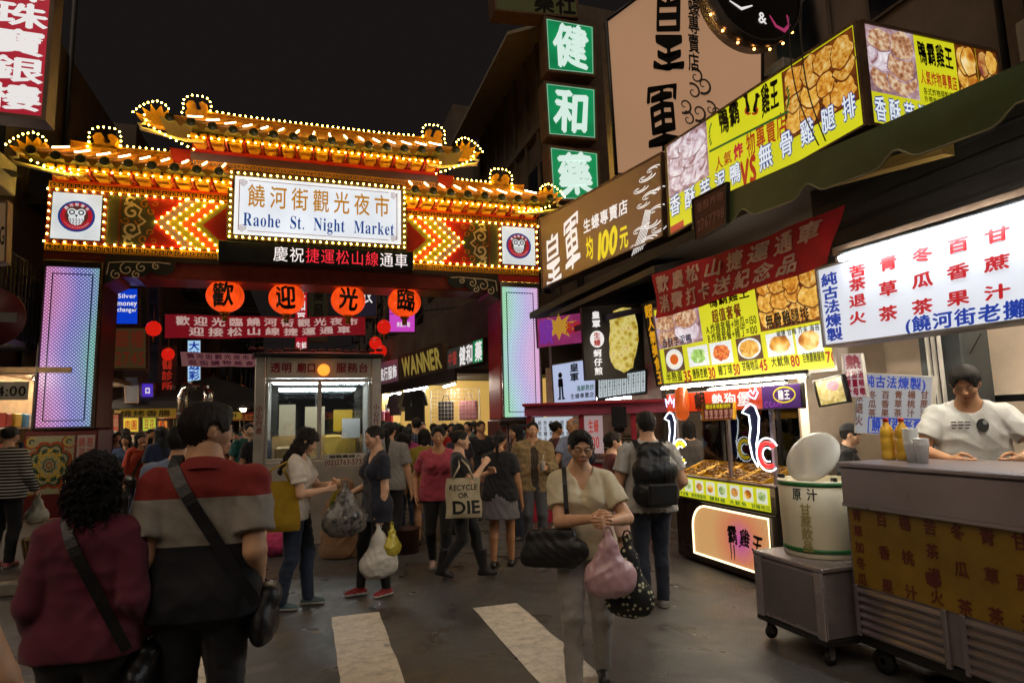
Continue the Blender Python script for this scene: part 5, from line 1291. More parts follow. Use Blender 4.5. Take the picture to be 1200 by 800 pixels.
s.text('lettering', [('香酥炸物', .1, .9, .62, .85, 0), ('2767798', .08, .92, .2, .45, 0, dict(off=.02))], [pbr('faded plate letters', '#96685a', .7)])
# ---- red cloth banner
X1 = 4.35
rb = thing('cloth_banner', 'red cloth banner with pale lettering strung above the yellow menu board', 'banner', tuple(at_x(768, 373, X1)))
TL, TR, BR, BL = (at_x(*p, X1)-rb.location for p in ((764, 322), (991, 240), (969, 308), (768, 373)))
mb = MB(); nu, nv = 40, 8
def bpt(u, v): p = (BL*(1-u)+BR*u)*(1-v)+(TL*(1-u)+TR*u)*v; return Vector((p.x+.035*math.sin(u*9+v*2.5)*(1-.5*v)+.018*math.sin(u*23+v*5), p.y, p.z-.03*math.sin(math.pi*u)*(1)))
for off, fl in ((0, 0), (.006, 1)):
    V = [bpt(i/nu, j/nv)+Vector((off, 0, 0)) for i in range(nu+1) for j in range(nv+1)]
    mb.add(V, [((i*9+j, i*9+j+1, (i+1)*9+j+1, (i+1)*9+j) if fl else (i*9+j, (i+1)*9+j, (i+1)*9+j+1, i*9+j+1)) for i in range(nu) for j in range(nv)], 0, True)
mb.build('cloth', pbr('red banner cloth', '#c81c28', .75, 0, 5, .18, .2, 200), rb)
tx = MB(); text(tx, '歡慶松山捷運通車', .02, .95, .54, .92, off=.03, gap=.25); text(tx, '消費打卡送紀念品', .02, .86, .10, .47, off=.03, gap=.2)
V = []
for x, y, z in tx.v: p = bpt(min(1, x), z); V.append((p.x+y*1.2-.004, p.y, p.z))
tx.v = V; tx.build('lettering', pbr('banner letters', '#e8bca8', .7), rb)
# ---- yellow menu board
X2 = 4.6
s = Sign('menu_board', 'yellow lit menu board with pictures of fried dishes and prices', 'sign', at_x(765, 362, X2), at_x(963, 298, X2), at_x(984, 434, X2), at_x(778, 453, X2), .14, glow('yellow menu face', '#d6d42a', .92, var=.08, vs=1.2), M_alu, .03)
pieces(s, 'food_picture', (*s.px(767, 362, 822, 400)[:2], *s.px(770, 362, 822, 405)[2:]), P_td, TAR, 2, 2, 7)
a = s.px(888, 335, 957, 383); pieces(s, 'food_picture', (a[0], .985, a[2], .97), P_dk, FRY, 4, 3, 8, .14, 1.2)
PW = glow('plate white print', '#dfe3e2', .9); dish_m = [glow('egg white print', '#f2ead8', .9), photo('greens print', [(.3, '#2c6a2a'), (.5, '#9ac85a'), (.62, '#e6ecd0')], .9, 8), photo('diced chicken print', [(.3, '#6a1a0a'), (.5, '#c8501c'), (.65, '#e89a50')], .9, 12, kind='crumb'), photo('fries print', [(.3, '#8a4a10'), (.5, '#dca040'), (.65, '#f0d080')], .9, 10), P_fry, P_fry]
for i, (cx, cy, rx, ry) in enumerate(((791, 421, 11, 14), (819, 417, 12, 12), (846, 413, 13, 13), (879, 408, 15, 14), (915, 403, 16, 14), (949, 398, 16, 16))):
    q = s.px(cx-rx, cy-ry, cx+rx, cy+ry); mb = MB(); s.patch(mb, *q, 1 if i in (0, 3) else 0, -.008); u_, v_ = (q[0]+q[1])/2, (q[2]+q[3])/2
    if i in (0, 3): s.disc(mb, u_, v_, (q[1]-q[0])*.46, (q[3]-q[2])*.44, 0, -.0086)
    s.disc(mb, u_, v_, (q[1]-q[0])*.38, (q[3]-q[2])*.36, 2, -.0092, 22, .10, i)
    if i == 0: s.disc(mb, u_, v_, (q[1]-q[0])*.22, (q[3]-q[2])*.22, 3, -.0097)
    mb.build('food_picture', [PW, glow('bowl brown print', '#6a4a34', .7), dish_m[i], glow('yolk print', '#d8641c', .9)], s.root)
it = []
for st, pr, x0, x1, y in (('半熟蛋', '35', 781, 811, 441), ('鹽酥杏鮑', '30', 812, 839, 437), ('雞丁球', '50', 842, 868, 433), ('甘梅地瓜', '45', 870, 900, 428), ('大魷魚', '80', 904, 938, 423), ('巨無霸雞腿排', '70', 941, 981, 418)):
    xm = x0+(x1-x0)*.66; it += [(st, *s.px(x0, y-6, xm, y+6), 0), (pr, *s.px(xm+.5, y-7, x1, y+6), 1, dict(off=.03))]
it += [('超值套餐', *s.px(834, 359, 870, 375), 2, dict(off=.03)), ('A.炸雞套餐+地瓜=150', *s.px(827, 374, 888, 386), 0), ('B.炸雞套餐+雞丁=100', *s.px(829, 385, 889, 397), 0), ('香酥芋泥鴨', *s.px(776, 394, 812, 405), 3, dict(off=.02)), ('無骨雞腿排', *s.px(897, 363, 950, 381), 0, dict(off=.03)), ('鴨霸雞王', *s.px(829, 340, 880, 355), 0, dict(off=.03, brush=.06)), ('椒鹽 甘梅 芥末 海苔', *s.px(910, 383, 962, 391), 0)]
s.text('lettering', it, [INK, RDI, glow('brown ink', '#7a3412', .6), glow('navy ink', '#1c2450', .4)])
s = Sign('strip_sign', 'narrow black sign with stacked orange characters left of the yellow menu board', 'sign', at_x(753, 357, X2+.02), at_x(765.5, 353, X2+.02), at_x(781, 451, X2+.02), at_x(771, 453, X2+.02), .06, pbr('black sign film', '#101010', .4), M_dgry, .01)
s.text('lettering', [('超人氣美食王', .12, .9, .02, .98, 0, dict(vertical=True, off=.035, gap=.02))], [glow('orange letters', '#e0a010', .8)])
tube_lamp('tube_lamp', 'long bright fluorescent tube under the yellow menu board', at_x(776, 455, 4.14), at_x(946, 440, 4.14), M_tubew, .012)
# ---- white drinks sign with its fluorescent strip
X3 = 3.7
s = Sign('drinks_sign', 'white lit sign listing herbal teas in red and blue above the drinks cart', 'sign', at_x(957, 315, X3), at_x(1300, 208, X3), at_x(1300, 364.5, X3), at_x(967, 407, X3), .16, glow('white lit sign', '#e6e8f0', .82, var=.06, vs=1.4), M_alu, .018)
RED = glow('red sign letters', '#b8141c', .85); BLU = glow('blue sign letters', '#1038a0', .8)
it = [('純古法煉製', *s.px(966, 318, 986, 400), 1, dict(vertical=True, off=.035, gap=.04))]
for st, cx, ys in (('苦茶退火', 1006, (317, 333, 352, 372)), ('青草茶', 1042, (308, 338, 367)), ('冬瓜茶', 1082, (298, 328, 359)), ('百香果', 1124, (287, 318, 349)), ('甘蔗汁', 1170, (275, 308, 342))):
    w_ = {1006: 11, 1042: 12, 1082: 13.5, 1124: 14.5, 1170: 17}[cx]
    for ch, y in zip(st, ys): it.append((ch, *s.px(cx-w_, y-7.2-(cx > 1030)*1.3, cx+w_, y+7.2+(cx > 1030)*1.3), 0, dict(off=.035)))
it.append(('(饒河街老攤)', *s.px(1060, 360, 1218, 380), 1, dict(off=.03)))
s.text('lettering', it, [RED, BLU])
tube_lamp('tube_lamp', 'fluorescent strip along the top of the white drinks sign', at_x(985, 303, X3-.08), at_x(1290, 215, X3-.08), M_tubec, .022)
mb = MB(); pA, pB = at_x(976, 300, X3-.02), at_x(1290, 205, X3-.02)
for o in (Vector((0, 0, 0)),): mb.add([pA, pB, pB+Vector((0, 0, .06)), pA+Vector((0, 0, .06)), pA+Vector((.2, 0, 0)), pB+Vector((.2, 0, 0)), pB+Vector((.2, 0, .06)), pA+Vector((.2, 0, .06))], [(0, 1, 2, 3), (4, 7, 6, 5), (0, 4, 5, 1), (3, 2, 6, 7), (0, 3, 7, 4), (1, 5, 6, 2)])
tag(mb.build('sign_rail', M_case), 'brown metal rail above the white drinks sign', 'rail')
tube_lamp('tube_lamp', 'short bare tube glowing in the dark under the awning', at_x(1096, 236, 5.0), at_x(1135, 243, 5.0), M_tubec, .02)
# ---- green pharmacy signs, one box per character
for ch, (a, b, c_, d_), lab in (('健', ((637, 19), (697, 30), (698, 90), (640.5, 84)), 'topmost green lit sign box of the vertical row, white character'), ('和', ((637, 95), (699, 103), (700, 165), (641, 160)), 'middle green lit sign box of the vertical row, white character'), ('藥', ((642, 170), (702, 178), (704, 236), (646, 236)), 'lowest green lit sign box of the row, just above the brown sign')):
    s = Sign('pharmacy_sign', lab, 'sign', *(at_y(*p, 14.2) for p in (a, b, c_, d_)), .45, glow('green lit sign', '#0f8a52', .85, var=.35, vs=.9), M_case, .06, 'green signs stacked on one pole')
    s.text('lettering', [(ch, .14, .88, .12, .90, 0, dict(off=.034, brush=.07))], [glow('white green-sign letter', '#d4ece2', .95)])
    mb = MB()
    for (u0, u1, v0, v1) in ((.055, .065, .05, .95), (.935, .945, .05, .95), (.065, .935, .05, .06), (.065, .935, .94, .95)): s.patch(mb, u0, u1, v0, v1, 0, -.008)
    mb.build('border', glow('pale border', '#b8d8c8', .7), s.root)
pl = at_y(672, 60, 14.75); mb = MB(); mb.tube([(pl.x, 14.85, 0), (pl.x, 14.85, 13.6)], .09, 0, 10); tag(mb.build('sign_pole', M_dgry), 'dark steel pole carrying the green sign boxes', 'pole')
s = Sign('shop_sign', 'dim unlit sign box with dark characters above the green signs', 'sign', *(at_y(*p, 14.2) for p in ((578, -18), (676, -12), (678, 22), (580, 13))), .5, glow('dim sign face', '#4c4a2a', .35), M_case, .05)  # face of this unlit box carries a faint glow
s.text('lettering', [('藥社', .45, .98, .1, .9, 0, dict(off=.03))], [M_black])
# ---- beige billboard with black brush characters
bb_ = thing('billboard', 'large beige billboard with black brush characters and curling waves', 'billboard', (7.0, 9.8, 6.0))
def bq(px_, py_): p = at_y(px_, py_, 9.8); return (p.x-7.0, p.z-6.0)
pol = [bq(710, 25), bq(760, -12), bq(893, -30), bq(893, 120), bq(893, 205), bq(722, 205)]
mb = MB(); mb.prism(pol, 0, .25, 0, mi_side=1); mb.build('board', [glow('beige billboard floodlit glow', '#b68c6c', .60, var=.08, vs=.4, base='#c49a78'), M_alu], bb_)  # face glows by itself in place of spotlights on the board
mb = MB(); ed = pol+[pol[0]]
for a, b in zip(ed, ed[1:]): mb.tube([(a[0], -.01, a[1]), (b[0], -.01, b[1])], .035, 0, 6)
mb.build('rim', M_dgry, bb_)
tx = MB(); 
def bt(st, x0, y0, x1, y1, **k): a = bq(x0, y1); b = bq(x1, y0); text(tx, st, a[0], b[0], a[1], b[1], y=-.012, **k)
bt('皇', 764, -8, 800, 82, off=.014, brush=.12, shear=.3); bt('軍', 757, 98, 794, 178, off=.014, brush=.12, shear=.2)
for ch, y in zip('生蠔專賣店', (-26, 0, 20, 42, 64)): bt(ch, 806, y, 819, y+19, off=.02)
tx.build('lettering', M_black, bb_)
mb = MB()
for i, (x, y, r, sg) in enumerate(((815, 90, 9, 1), (824, 100, 10, -1), (812, 108, 9, 1), (802, 124, 9, -1), (832, 128, 8, 1), (818, 132, 10, -1), (806, 140, 8, 1), (838, 132, 8, -1))):
    c_ = bq(x, y); e = bq(x+r, y); R0 = e[0]-c_[0]; P = spiral(c_, R0*.1, R0, sg, sg*8.3, 18); mb.ribbon(P, [R0*.22*(.4+k/18) for k in range(18)], -.013-.0003*i)
mb.build('wave_pattern', pbr('grey wave ink', '#4c4038', .7), bb_)
# ---- round lit sign at the top
rs_ = thing('round_sign', 'round black sign with metal rim and small amber bulbs at the top edge', 'sign', (6.25, 7.0, 7.1))
mb = MB(); mb.lathe([(.78, -.0), (.82, .0), (.82, .34), (.78, .34)], (0, 0, .82), 48, 0, axis='Y', cap=False); mb.build('rim', M_alu, rs_)
mb = MB(); mb.lathe([(.0, .02), (.78, .02)], (0, 0, .82), 48, 0, axis='Y', cap=False); mb.lathe([(.80, .33), (0, .33)], (0, 0, .82), 48, 0, axis='Y', cap=False); mb.build('face', M_blk, rs_)
tx = MB(); text(tx, '&', -.02, .14, .30, .48, off=.02, y=.012, lat=True); tx.build('lettering', WH, rs_)
mb = MB(); mb.ribbon([(.20, .45), (.30, .30), (.45, .25), (.55, .36), (.52, .52)], [.02, .05, .07, .05, .02], .012); mb.ribbon([(-.5, .55), (-.3, .46), (-.1, .55)], [.02, .05, .02], .012, 1); mb.build('emblem', [glow('pink swash', '#b83a6a', .7), WH], rs_)
for k in range(9):
    a = math.pi+.2+k*.34; q = MB(); q.ball((.86*math.cos(a), .15, .82+.86*math.sin(a)), .02, 0, 8, 6); q.build('bulb', glow('amber bulb', (1, .42, .1, 1), 9.), rs_)
# ---- oyster poster and the stall of the brown sign
s = Sign('poster', 'black poster with a golden omelette and white characters down its left side', 'poster', *(at_y(*p, 9.0) for p in ((680.5, 360), (752.5, 355), (755, 442), (685.5, 446))), .04, pbr('black poster', '#0b0b0c', .35), M_blk, .01)
mb = MB(); pts = [(.45, .80), (.52, .92), (.68, .96), (.86, .93), (.90, .72), (.92, .50), (.86, .30), (.80, .14), (.66, .07), (.50, .14), (.42, .30), (.43, .50), (.44, .66)]
P = []
for i in range(len(pts)):
    a, b = pts[i], pts[(i+1) % len(pts)]
    for t in (0, .33, .66): P.append(s.map(a[0]+(b[0]-a[0])*t+rd.uniform(-.008, .008), a[1]+(b[1]-a[1])*t+rd.uniform(-.008, .008)))
mb.flat(P, -.008); mb.build('food_picture', photo('omelette print', [(.28, '#7a5a10'), (.42, '#b8962a'), (.5, '#d8c458'), (.6, '#e6d98a'), (.72, '#c86a3a')], .75, 5, kind='crumb'), s.root)
it = [(ch, .155, .30, v, v+.10, 0, dict(off=.04)) for ch, v in (('皇', .83), ('軍', .71), ('蚵', .31), ('仔', .19), ('煎', .07))]+[(ch, .17, .285, v, v+.085, 1, dict(off=.035, y=-.014)) for ch, v in (('生', .555), ('蠔', .46))]
s.text('lettering', it, [WH, RDI]); mb = MB(); s.disc(mb, .23, .55, .115, .115, 0, -.008); mb.build('badge', WH, s.root)
A3, B3 = (3.78, 9.9), (5.0, 8.9)
def L3(x, y, o=0.): return at_line(x, y, (A3[0]+o*.6, A3[1]+o*.7), (B3[0]+o*.6, B3[1]+o*.7))
s = Sign('shop_sign', 'white lit sign with a small standing figure beside dark characters, left of the black poster', 'sign', L3(646, 427), L3(699, 418), L3(699, 470), L3(649, 474), .15, glow('pale blue-white sign', '#b8c4e6', .85, var=.1), M_alu, .02)
it = [('皇軍', .40, .62, .50, .95, 0, dict(vertical=True, off=.03)), ('生蠔專賣店', .40, .95, .10, .22, 2), ('海鮮熱炒', .55, .95, .26, .40, 1, dict(off=.02))]
s.text('lettering', it, [INK, glow('green print', '#2c6a4a', .6), INK]); mb = MB()
for poly in ([(.14, .62), (.24, .62), (.25, .42), (.13, .42)], [(.15, .42), (.19, .42), (.18, .16), (.14, .16)], [(.20, .42), (.24, .42), (.25, .16), (.21, .16)], [(.10, .12), (.18, .20), (.18, .10)], [(.21, .10), (.21, .20), (.29, .12)]): mb.flat([s.map(*p) for p in poly], -.008)
s.disc(mb, .19, .70, .045, .07); mb.build('figure', INK, s.root)
s = Sign('light_box', 'row of white paper price strips on a dark light box under the black poster', 'sign', L3(700, 441), L3(757, 432), L3(757, 461), L3(700, 469), .12, glow('dark box face', '#3a4448', .4), M_dgry, .01)
mb = MB(); it = []
for i in range(10): s.patch(mb, .03+i*.097, .115+i*.097, .10, .92, 0, -.008); it.append((('蚵仔煎六十', '炸生蠔五十', '烤魷魚七十', '鹽酥雞四十')[i % 4], .05+i*.097, .095+i*.097, .14, .88, 0, dict(vertical=True, y=-.012)))
mb.build('price_strips', glow('strip white', '#c6d2d6', .8), s.root); s.text('lettering', it, [INK])
st = thing('oyster_stall', 'pink fronted food stall under the white sign behind the crowd', 'stall', (4.5, 9.3, 0)); stM = Matrix.Rotation(math.atan2(B3[1]-A3[1], B3[0]-A3[0]), 4, 'Z')
M_pink = pbr('pink painted sheet', '#b0506a', .45, 0, 4, .15); M_pk2 = pbr('stall red', '#a3283a', .45, 0, 4, .15)
mb = MB(); mb.bb(-1.25, 1.15, -.15, .5, 1.72, 1.88, 0, .01, stM); mb.bb(-1.25, 1.15, -.25, .55, 1.88, 1.93, 1, .01, stM); mb.build('canopy', [M_pink, M_pk2], st)
mb = MB(); mb.bb(-1.2, 1.1, -.1, .5, 0, .95, 0, .01, stM); mb.bb(-1.25, 1.15, -.15, .55, .95, 1.0, 1, .01, stM); mb.build('counter', [M_pk2, M_steeld], st)
for x in (-1.2, -.3, .55, 1.08): mb = MB(); mb.bb(x-.04, x+.04, -.08, 0, 1.0, 1.72, 0, .01, stM); mb.build('post', M_pk2, st)
def panel(nm, par, M4, x0, x1, z0, z1, y, mats, items=None):
    mb = MB(); mb.bb(x0, x1, y, y+.02, z0, z1, 0)
    if items:
        for it_ in items: text(mb, it_[0], x0+(x1-x0)*it_[1], x0+(x1-x0)*it_[2], z0+(z1-z0)*it_[3], z0+(z1-z0)*it_[4], mi=1, y=y-.003, **(it_[5] if len(it_) > 5 else {}))
    mb.v = [tuple(M4 @ Vector(p)) for p in mb.v]; return mb.build(nm, mats, par)
menu_w = glow('white menu paper lit', '#c8d0dc', .75)
panel('price_list', st, stM, -1.1, -.45, 1.15, 1.70, -.05, [menu_w, INK], [(q, .08+.15*i, .18+.15*i, .1, .9, dict(vertical=True)) for i, q in enumerate(('蚵仔煎六十', '炸生蠔五十', '烤魷魚七十', '鹽酥雞四十', '甜不辣三十', '炸花枝六十'))])
panel('poster', st, stM, -.25, .05, 1.10, 1.70, -.05, [glow('poster pale', '#b8a0a0', .6), RDI], [('生蠔', .2, .8, .55, .9), ('100', .2, .8, .15, .45)])
bk_ = MB(); bk_.bb(-1.2, 1.1, .9, .95, 0, 2.6, 0, 0, stM); bk_.build('back_panel', pbr('stall back panel', '#b89a86', .7), st)
mb = MB(); pa = L3(664, 462, .9); pb_ = L3(735, 458, .9); tube_lamp('tube_lamp', 'fluorescent tube in the pink stall behind the crowd', (4.05, 9.75, 1.98), (4.95, 9.05, 1.98), M_tubec, .02)
hc_ = MB(); a = L3(716, 476, -.3); b = L3(733, 476, -.3); hc_.add([a, b, b-Vector((0, 0, .33)), a-Vector((0, 0, .31)), a+Vector((.02, .02, 0)), b+Vector((.02, .02, 0)), b-Vector((-.02, -.02, .33)), a-Vector((-.02, -.02, .31))], [(0, 3, 2, 1), (4, 5, 6, 7), (0, 1, 5, 4), (3, 7, 6, 2)]); tag(hc_.build('door_cloth', pbr('black cloth', '#15131a', .9)), 'small black cloth hanging from the pink stall canopy', 'cloth')
s = Sign('poster', 'pink and yellow starburst poster beside the right gate pillar', 'poster', *(at_y(*p, 10.2) for p in ((628, 373), (682, 366), (682, 402), (630, 408))), .04, glow('pink poster', '#a83a78', .55, var=.3, vs=3), M_dgry, .01)
mb = MB(); c_ = (.48, .62); mb.flat([s.map(c_[0]+(.42 if i % 2 else .2)*math.cos(i*math.pi/10), c_[1]+(.5 if i % 2 else .24)*math.sin(i*math.pi/10)*.9) for i in range(20)], -.008); mb.build('starburst', glow('starburst orange', '#d8a03a', .6), s.root)
s.text('lettering', [('饡', .04, .36, .10, .92, 0, dict(off=.04)), ('海鮮', .62, .95, .35, .75, 1, dict(off=.03))], [glow('violet letters', '#8a3ab0', .6), RDI])
# awnings over the far end of the shop row
for nm, lab, z0, x0, y0, y1, mat in (('awning', 'grey sheet canopy under the brown sign', 3.78, 4.62, 7.6, 11.7, M_dgry), ('awning', 'dark purple canopy edge beside the right gate pillar', 3.30, 4.5, 8.9, 11.4, pbr('purple canopy', '#2c2440', .6))):
    mb = MB(); mb.add([(x0, y0, z0), (x0, y1, z0), (x0+1.9, y1, z0+.45), (x0+1.9, y0, z0+.45), (x0, y0, z0-.10), (x0, y1, z0-.10), (x0+1.9, y1, z0+.35), (x0+1.9, y0, z0+.35)], [(0, 3, 2, 1), (4, 5, 6, 7), (0, 1, 5, 4), (1, 2, 6, 5), (3, 7, 6, 2), (0, 4, 7, 3)]); tag(mb.build(nm, mat), lab, 'awning')
# ================================================================== fried-food stall
FX, F0, F1 = 4.2, 4.98, 6.75
fs = thing('food_stall', 'black fried food stall with glowing front panel, food trays and glass screen', 'stall', (FX, (F0+F1)/2, 0))
yc = (F0+F1)/2; ML = Matrix.Rotation(-math.pi/2, 4, 'Z'); hw = (F1-F0)/2    # local: x along the front (towards the camera +), -y to the street
def fm(name, mb, mats, par=fs): mb.v = [tuple(ML @ Vector(p)) for p in mb.v]; return mb.build(name, mats, par)
M_lacq = pbr('black red lacquer', '#1a0b0a', .3, 0, 4, .5, .03, 40)
mb = MB(); mb.bb(-hw, hw, .02, .75, .03, .70, 0, .015); base = fm('base', mb, M_lacq)
def grid_light(name):
    m, nt, n, l, p = newmat(name); tc = N(n, 'ShaderNodeTexCoord'); sp = N(n, 'ShaderNodeSeparateXYZ'); l.new(tc.outputs['Object'], sp.inputs[0])
    k = 2*math.pi/.018
    g_ = math_(n, l, 'MULTIPLY', math_(n, l, 'ABSOLUTE', math_(n, l, 'SINE', math_(n, l, 'MULTIPLY', sp.outputs[1], k/2))), math_(n, l, 'ABSOLUTE', math_(n, l, 'SINE', math_(n, l, 'MULTIPLY', sp.outputs[2], k/2))))
    vd = N(n, 'ShaderNodeVectorMath', operation='DISTANCE'); l.new(tc.outputs['Object'], vd.inputs[0]); vd.inputs[1].default_value = (0, -.30, .38)
    r = ramp(n, [(0, C('#d050b0')), (.45, C('#e88a60')), (.9, C('#e8b070'))]); l.new(math_(n, l, 'MULTIPLY', vd.outputs['Value'], 1.9), r.inputs[0]); l.new(r.outputs[0], p.inputs['Emission Color'])
    l.new(math_(n, l, 'MULTIPLY_ADD', g_, .75), p.inputs['Emission Strength']); n_ = [q for q in n if q.type == 'MATH' and q.operation == 'MULTIPLY_ADD'][-1]; n_.inputs[2].default_value = .35
    p.inputs['Base Color'].default_value = (.2, .15, .1, 1); return m
gp = MB(); pts = [(-hw+.36, .12), (hw-.14, .12), (hw-.14, .66), (-hw+.62, .66)]+[(-hw+.62-.26*math.sin(t), .66-.26+.26*math.cos(t)) for t in np.linspace(.15, math.pi/2, 7)]
gp.flat(pts, .012); fm('light_panel', gp, grid_light('glowing grid panel'))
gt = MB(); ed = pts+[pts[0]]; gt.tube([(x, .006, z) for x, z in ed], .011, 0, 6); fm('light_edge', gt, glow('warm light strip', (1, .78, .45, 1), 2.4))
tx = MB()
for i, (ch, dz) in enumerate((('霸', .02), ('雞', 0), ('王', -.02))): text(tx, ch, .10+i*.19, .27+i*.19, .33+dz-.02*(i == 0), .50+dz, off=.03, brush=.12, y=.004, shear=.1)
for dx in (.15, .20): tx.ribbon([(dx, .33), (dx+.004, .22), (dx-.006, .17)], [.02, .014, .006], .003)
tx.flat([(.60, .33), (.68, .35), (.70, .31), (.62, .29)], .003); fm('lettering', tx, M_black)
mb = MB(); mb.bb(-hw, hw, -.02, .8, .70, .73, 0, .008); mb.bb(hw-.02, hw+.03, 0, .78, .03, .98, 0, .01); fm('frame', mb, M_blk)
sp_ = MB(); sp_.flat([(-hw, .735), (hw-.05, .735), (hw-.05, .955), (-hw, .955)], -.025); sf_ = fm('picture_strip', sp_, glow('yellow strip lit', '#cfd020', .95, var=.15, vs=3))
mb = MB()
for i in range(8):
    x = -hw+.10+i*.205; mb.flat([(x, .80), (x+.15, .80), (x+.15, .94), (x, .94)], -.029, 1); mb.flat([(x+.075+.055*math.cos(t), .87+.045*math.sin(t)) for t in np.linspace(0, 2*math.pi, 15)[:-1]], -.031, (0, 2, 3)[i % 3])
for i, q in enumerate(('香酥芋泥鴨', '無骨雞腿排', '鹽酥雞', '大魷魚', '甘梅地瓜')): text(mb, q, -hw+.08+i*.34, -hw+.36+i*.34, .745, .79, mi=4, y=-.029)
fm('food_pictures', mb, [P_fry, glow('strip picture white', '#d8dcc8', .9), photo('strip green', [(.3, '#3a6a2a'), (.6, '#c8d890')], .9, 14), photo('strip brown', [(.3, '#6a2a0a'), (.6, '#e0a050')], .9, 14), GRN])
tb = MB(); tb.bb(-hw, hw, -.02, .80, .958, .985, 0, .008); fm('counter_top', tb, M_steelw)
M_tray = pbr('food tray yellow', '#c8961c', .35, .2, 8, .2); M_food = photo('fried food', [(.3, '#5a2808'), (.5, '#b06a1c'), (.7, '#dca850')], .12, 30, kind='crumb')  # food lumps have a faint glow put into their colour
for i in range(4):
    x = -hw+.28+i*.37; tmx = Matrix.Translation((x, .22, 1.03)) @ Matrix.Rotation(R_(20), 4, 'X')
    t_ = MB(); t_.bb(-.17, .17, -.20, .20, -.02, 0, 0, .006, tmx)
    for a in ((-.17, -.155, -.20, .20, 0, .035), (.155, .17, -.20, .20, 0, .035), (-.155, .155, -.20, -.185, 0, .035), (-.155, .155, .185, .20, 0, .035)): t_.bb(*a, 0, .004, tmx)
    to = fm('tray', t_, M_tray); fd = MB(); r = random.Random(i)
    for q in range(46): fd.ball(tuple(tmx @ Vector((r.uniform(-.145, .145), r.uniform(-.17, .17), .012+r.uniform(0, .02)))), (r.uniform(.018, .034), r.uniform(.018, .034), r.uniform(.012, .02)), 0, 7, 5)
    tag(fm('fried_food', fd, M_food, to), None, None, kind='stuff')
for x in (-hw+.04, hw-.06, .15): mb = MB(); mb.bb(x-.02, x+.02, .05, .09, .985, 1.70, 0, .006); fm('post', mb, M_steelw)
mb = MB(); mb.bb(-hw+.06, hw-.08, .40, .408, 1.10, 1.77, 0); fm('glass_screen', mb, glass('stall glass', (.92, .95, .93, 1), .3))
mb = MB(); mb.bb(-hw-.02, hw+.46, -.02, .02, 1.70, 1.93, 0, .008); hdr = fm('header_sign', mb, M_dgry)
mb = MB(); xs = hw-.06; mb.flat([(-hw, 1.71), (xs, 1.71), (xs, 1.92), (-hw, 1.92)], -.026, 0); mb.flat([(xs, 1.71), (hw+.44, 1.71), (hw+.44, 1.92), (xs, 1.92)], -.026, 1)
text(mb, '民樂', -hw+.22, -.40, 1.745, 1.875, off=.02, mi=2, y=-.03, brush=.05); text(mb, '朝', -.30, -.08, 1.71, 1.915, off=.04, mi=3, y=-.03, brush=.08); text(mb, '熱狗堡', .02, .66, 1.745, 1.885, off=.03, mi=2, y=-.03); text(mb, '雞王', hw+.16, hw+.32, 1.785, 1.875, off=.03, mi=2, y=-.03)
mb.ribbon([(hw+.24+.14*math.cos(t), 1.83+.07*math.sin(t)) for t in np.linspace(0, 2*math.pi, 20)], .014, -.029, 4)
for k in range(4): mb.ribbon(spiral((hw+.0+.06*k, 1.755), .01, .035, k, k+5, 12), .012, -.0285, 5)
fm('header_print', mb, [glow('header orange', '#c83a14', .9), glow('header purple', '#4a1a6a', .7), WH, INK, YL, glow('header violet', '#a03ab0', .7)], hdr)
# neon roosters
for px_, py_, col, lab, sc in ((887, 512, '#e02c2c', 'blue and red neon rooster sign on the glass of the food stall', 1.), (790, 512, '#e8c81c', 'blue and yellow neon rooster sign at the far end of the food stall', .95)):
    c_ = at_x(px_, py_, FX-.03); t = thing('neon_sign', lab, 'sign', tuple(c_-Vector((0, 0, .30))), -math.pi/2)
    bod = [(-.10, .50), (-.16, .45), (-.07, .42), (-.06, .30), (-.09, .18), (-.06, .02), (.0, -.06), (.02, .02), (0, .14), (.04, .26), (.06, .40), (.02, .50), (-.04, .53)]
    mb = MB(); mb.prism([(x*sc, .08+z*sc) for x, z in bod], -.012, .012); mb.build('body', glow('neon navy body', '#141c48', .5), t)
    mb = MB(); mb.tube([(x*sc*1.12+.002, -.016, .08+z*sc*1.03) for x, z in bod]+[(bod[0][0]*sc*1.12, -.016, .08+bod[0][1]*sc*1.03)], .008, 0, 6); mb.build('outline', glow('neon white tube', (.85, .92, 1, 1), 3.2), t)
    mb = MB(); mb.tube([((.16+.115*math.cos(a))*sc, -.02, (.14+.11*math.sin(a))*sc) for a in np.linspace(.75, 5.2, 18)], .020, 0, 8); mb.build('tail', glow('neon tail '+col, col, 2.2), t)
    mb = MB(); mb.tube([((.16+.158*math.cos(a))*sc, -.02, (.14+.155*math.sin(a))*sc) for a in np.linspace(.6, 5.4, 18)], .007, 0, 6); mb.tube([((.16+.07*math.cos(a))*sc, -.02, (.14+.066*math.sin(a))*sc) for a in np.linspace(.9, 5.1, 16)], .007, 0, 6); mb.build('tail_outline', glow('neon white tube', (.85, .92, 1, 1), 3.2), t)
    mb = MB()
    if col == '#e02c2c': mb.tube([(-.03, -.016, .69), (-.07, -.016, .73), (-.03, -.016, .76), (.01, -.016, .72), (.05, -.016, .77), (.08, -.016, .73), (.03, -.016, .67), (-.03, -.016, .69)], .008, 0, 6)
    else: mb.tube([(-.10, -.016, .66), (-.12, -.016, .76), (-.06, -.016, .70), (-.02, -.016, .79), (.02, -.016, .70), (.07, -.016, .75), (.05, -.016, .65)], .007, 0, 6)
    mb.build('comb', glow('neon pale blue', (.5, .65, 1, 1), 2.4), t)
s = Sign('price_board', 'small yellow and brown price board hung in front of the stall glass', 'sign', at_x(824, 473, 4.15), at_x(861, 471, 4.15), at_x(861, 491, 4.15), at_x(825, 493, 4.15), .02, glow('price board brown', '#6a2c1c', .6), pbr('price board yellow', '#c8941c', .5), .006)
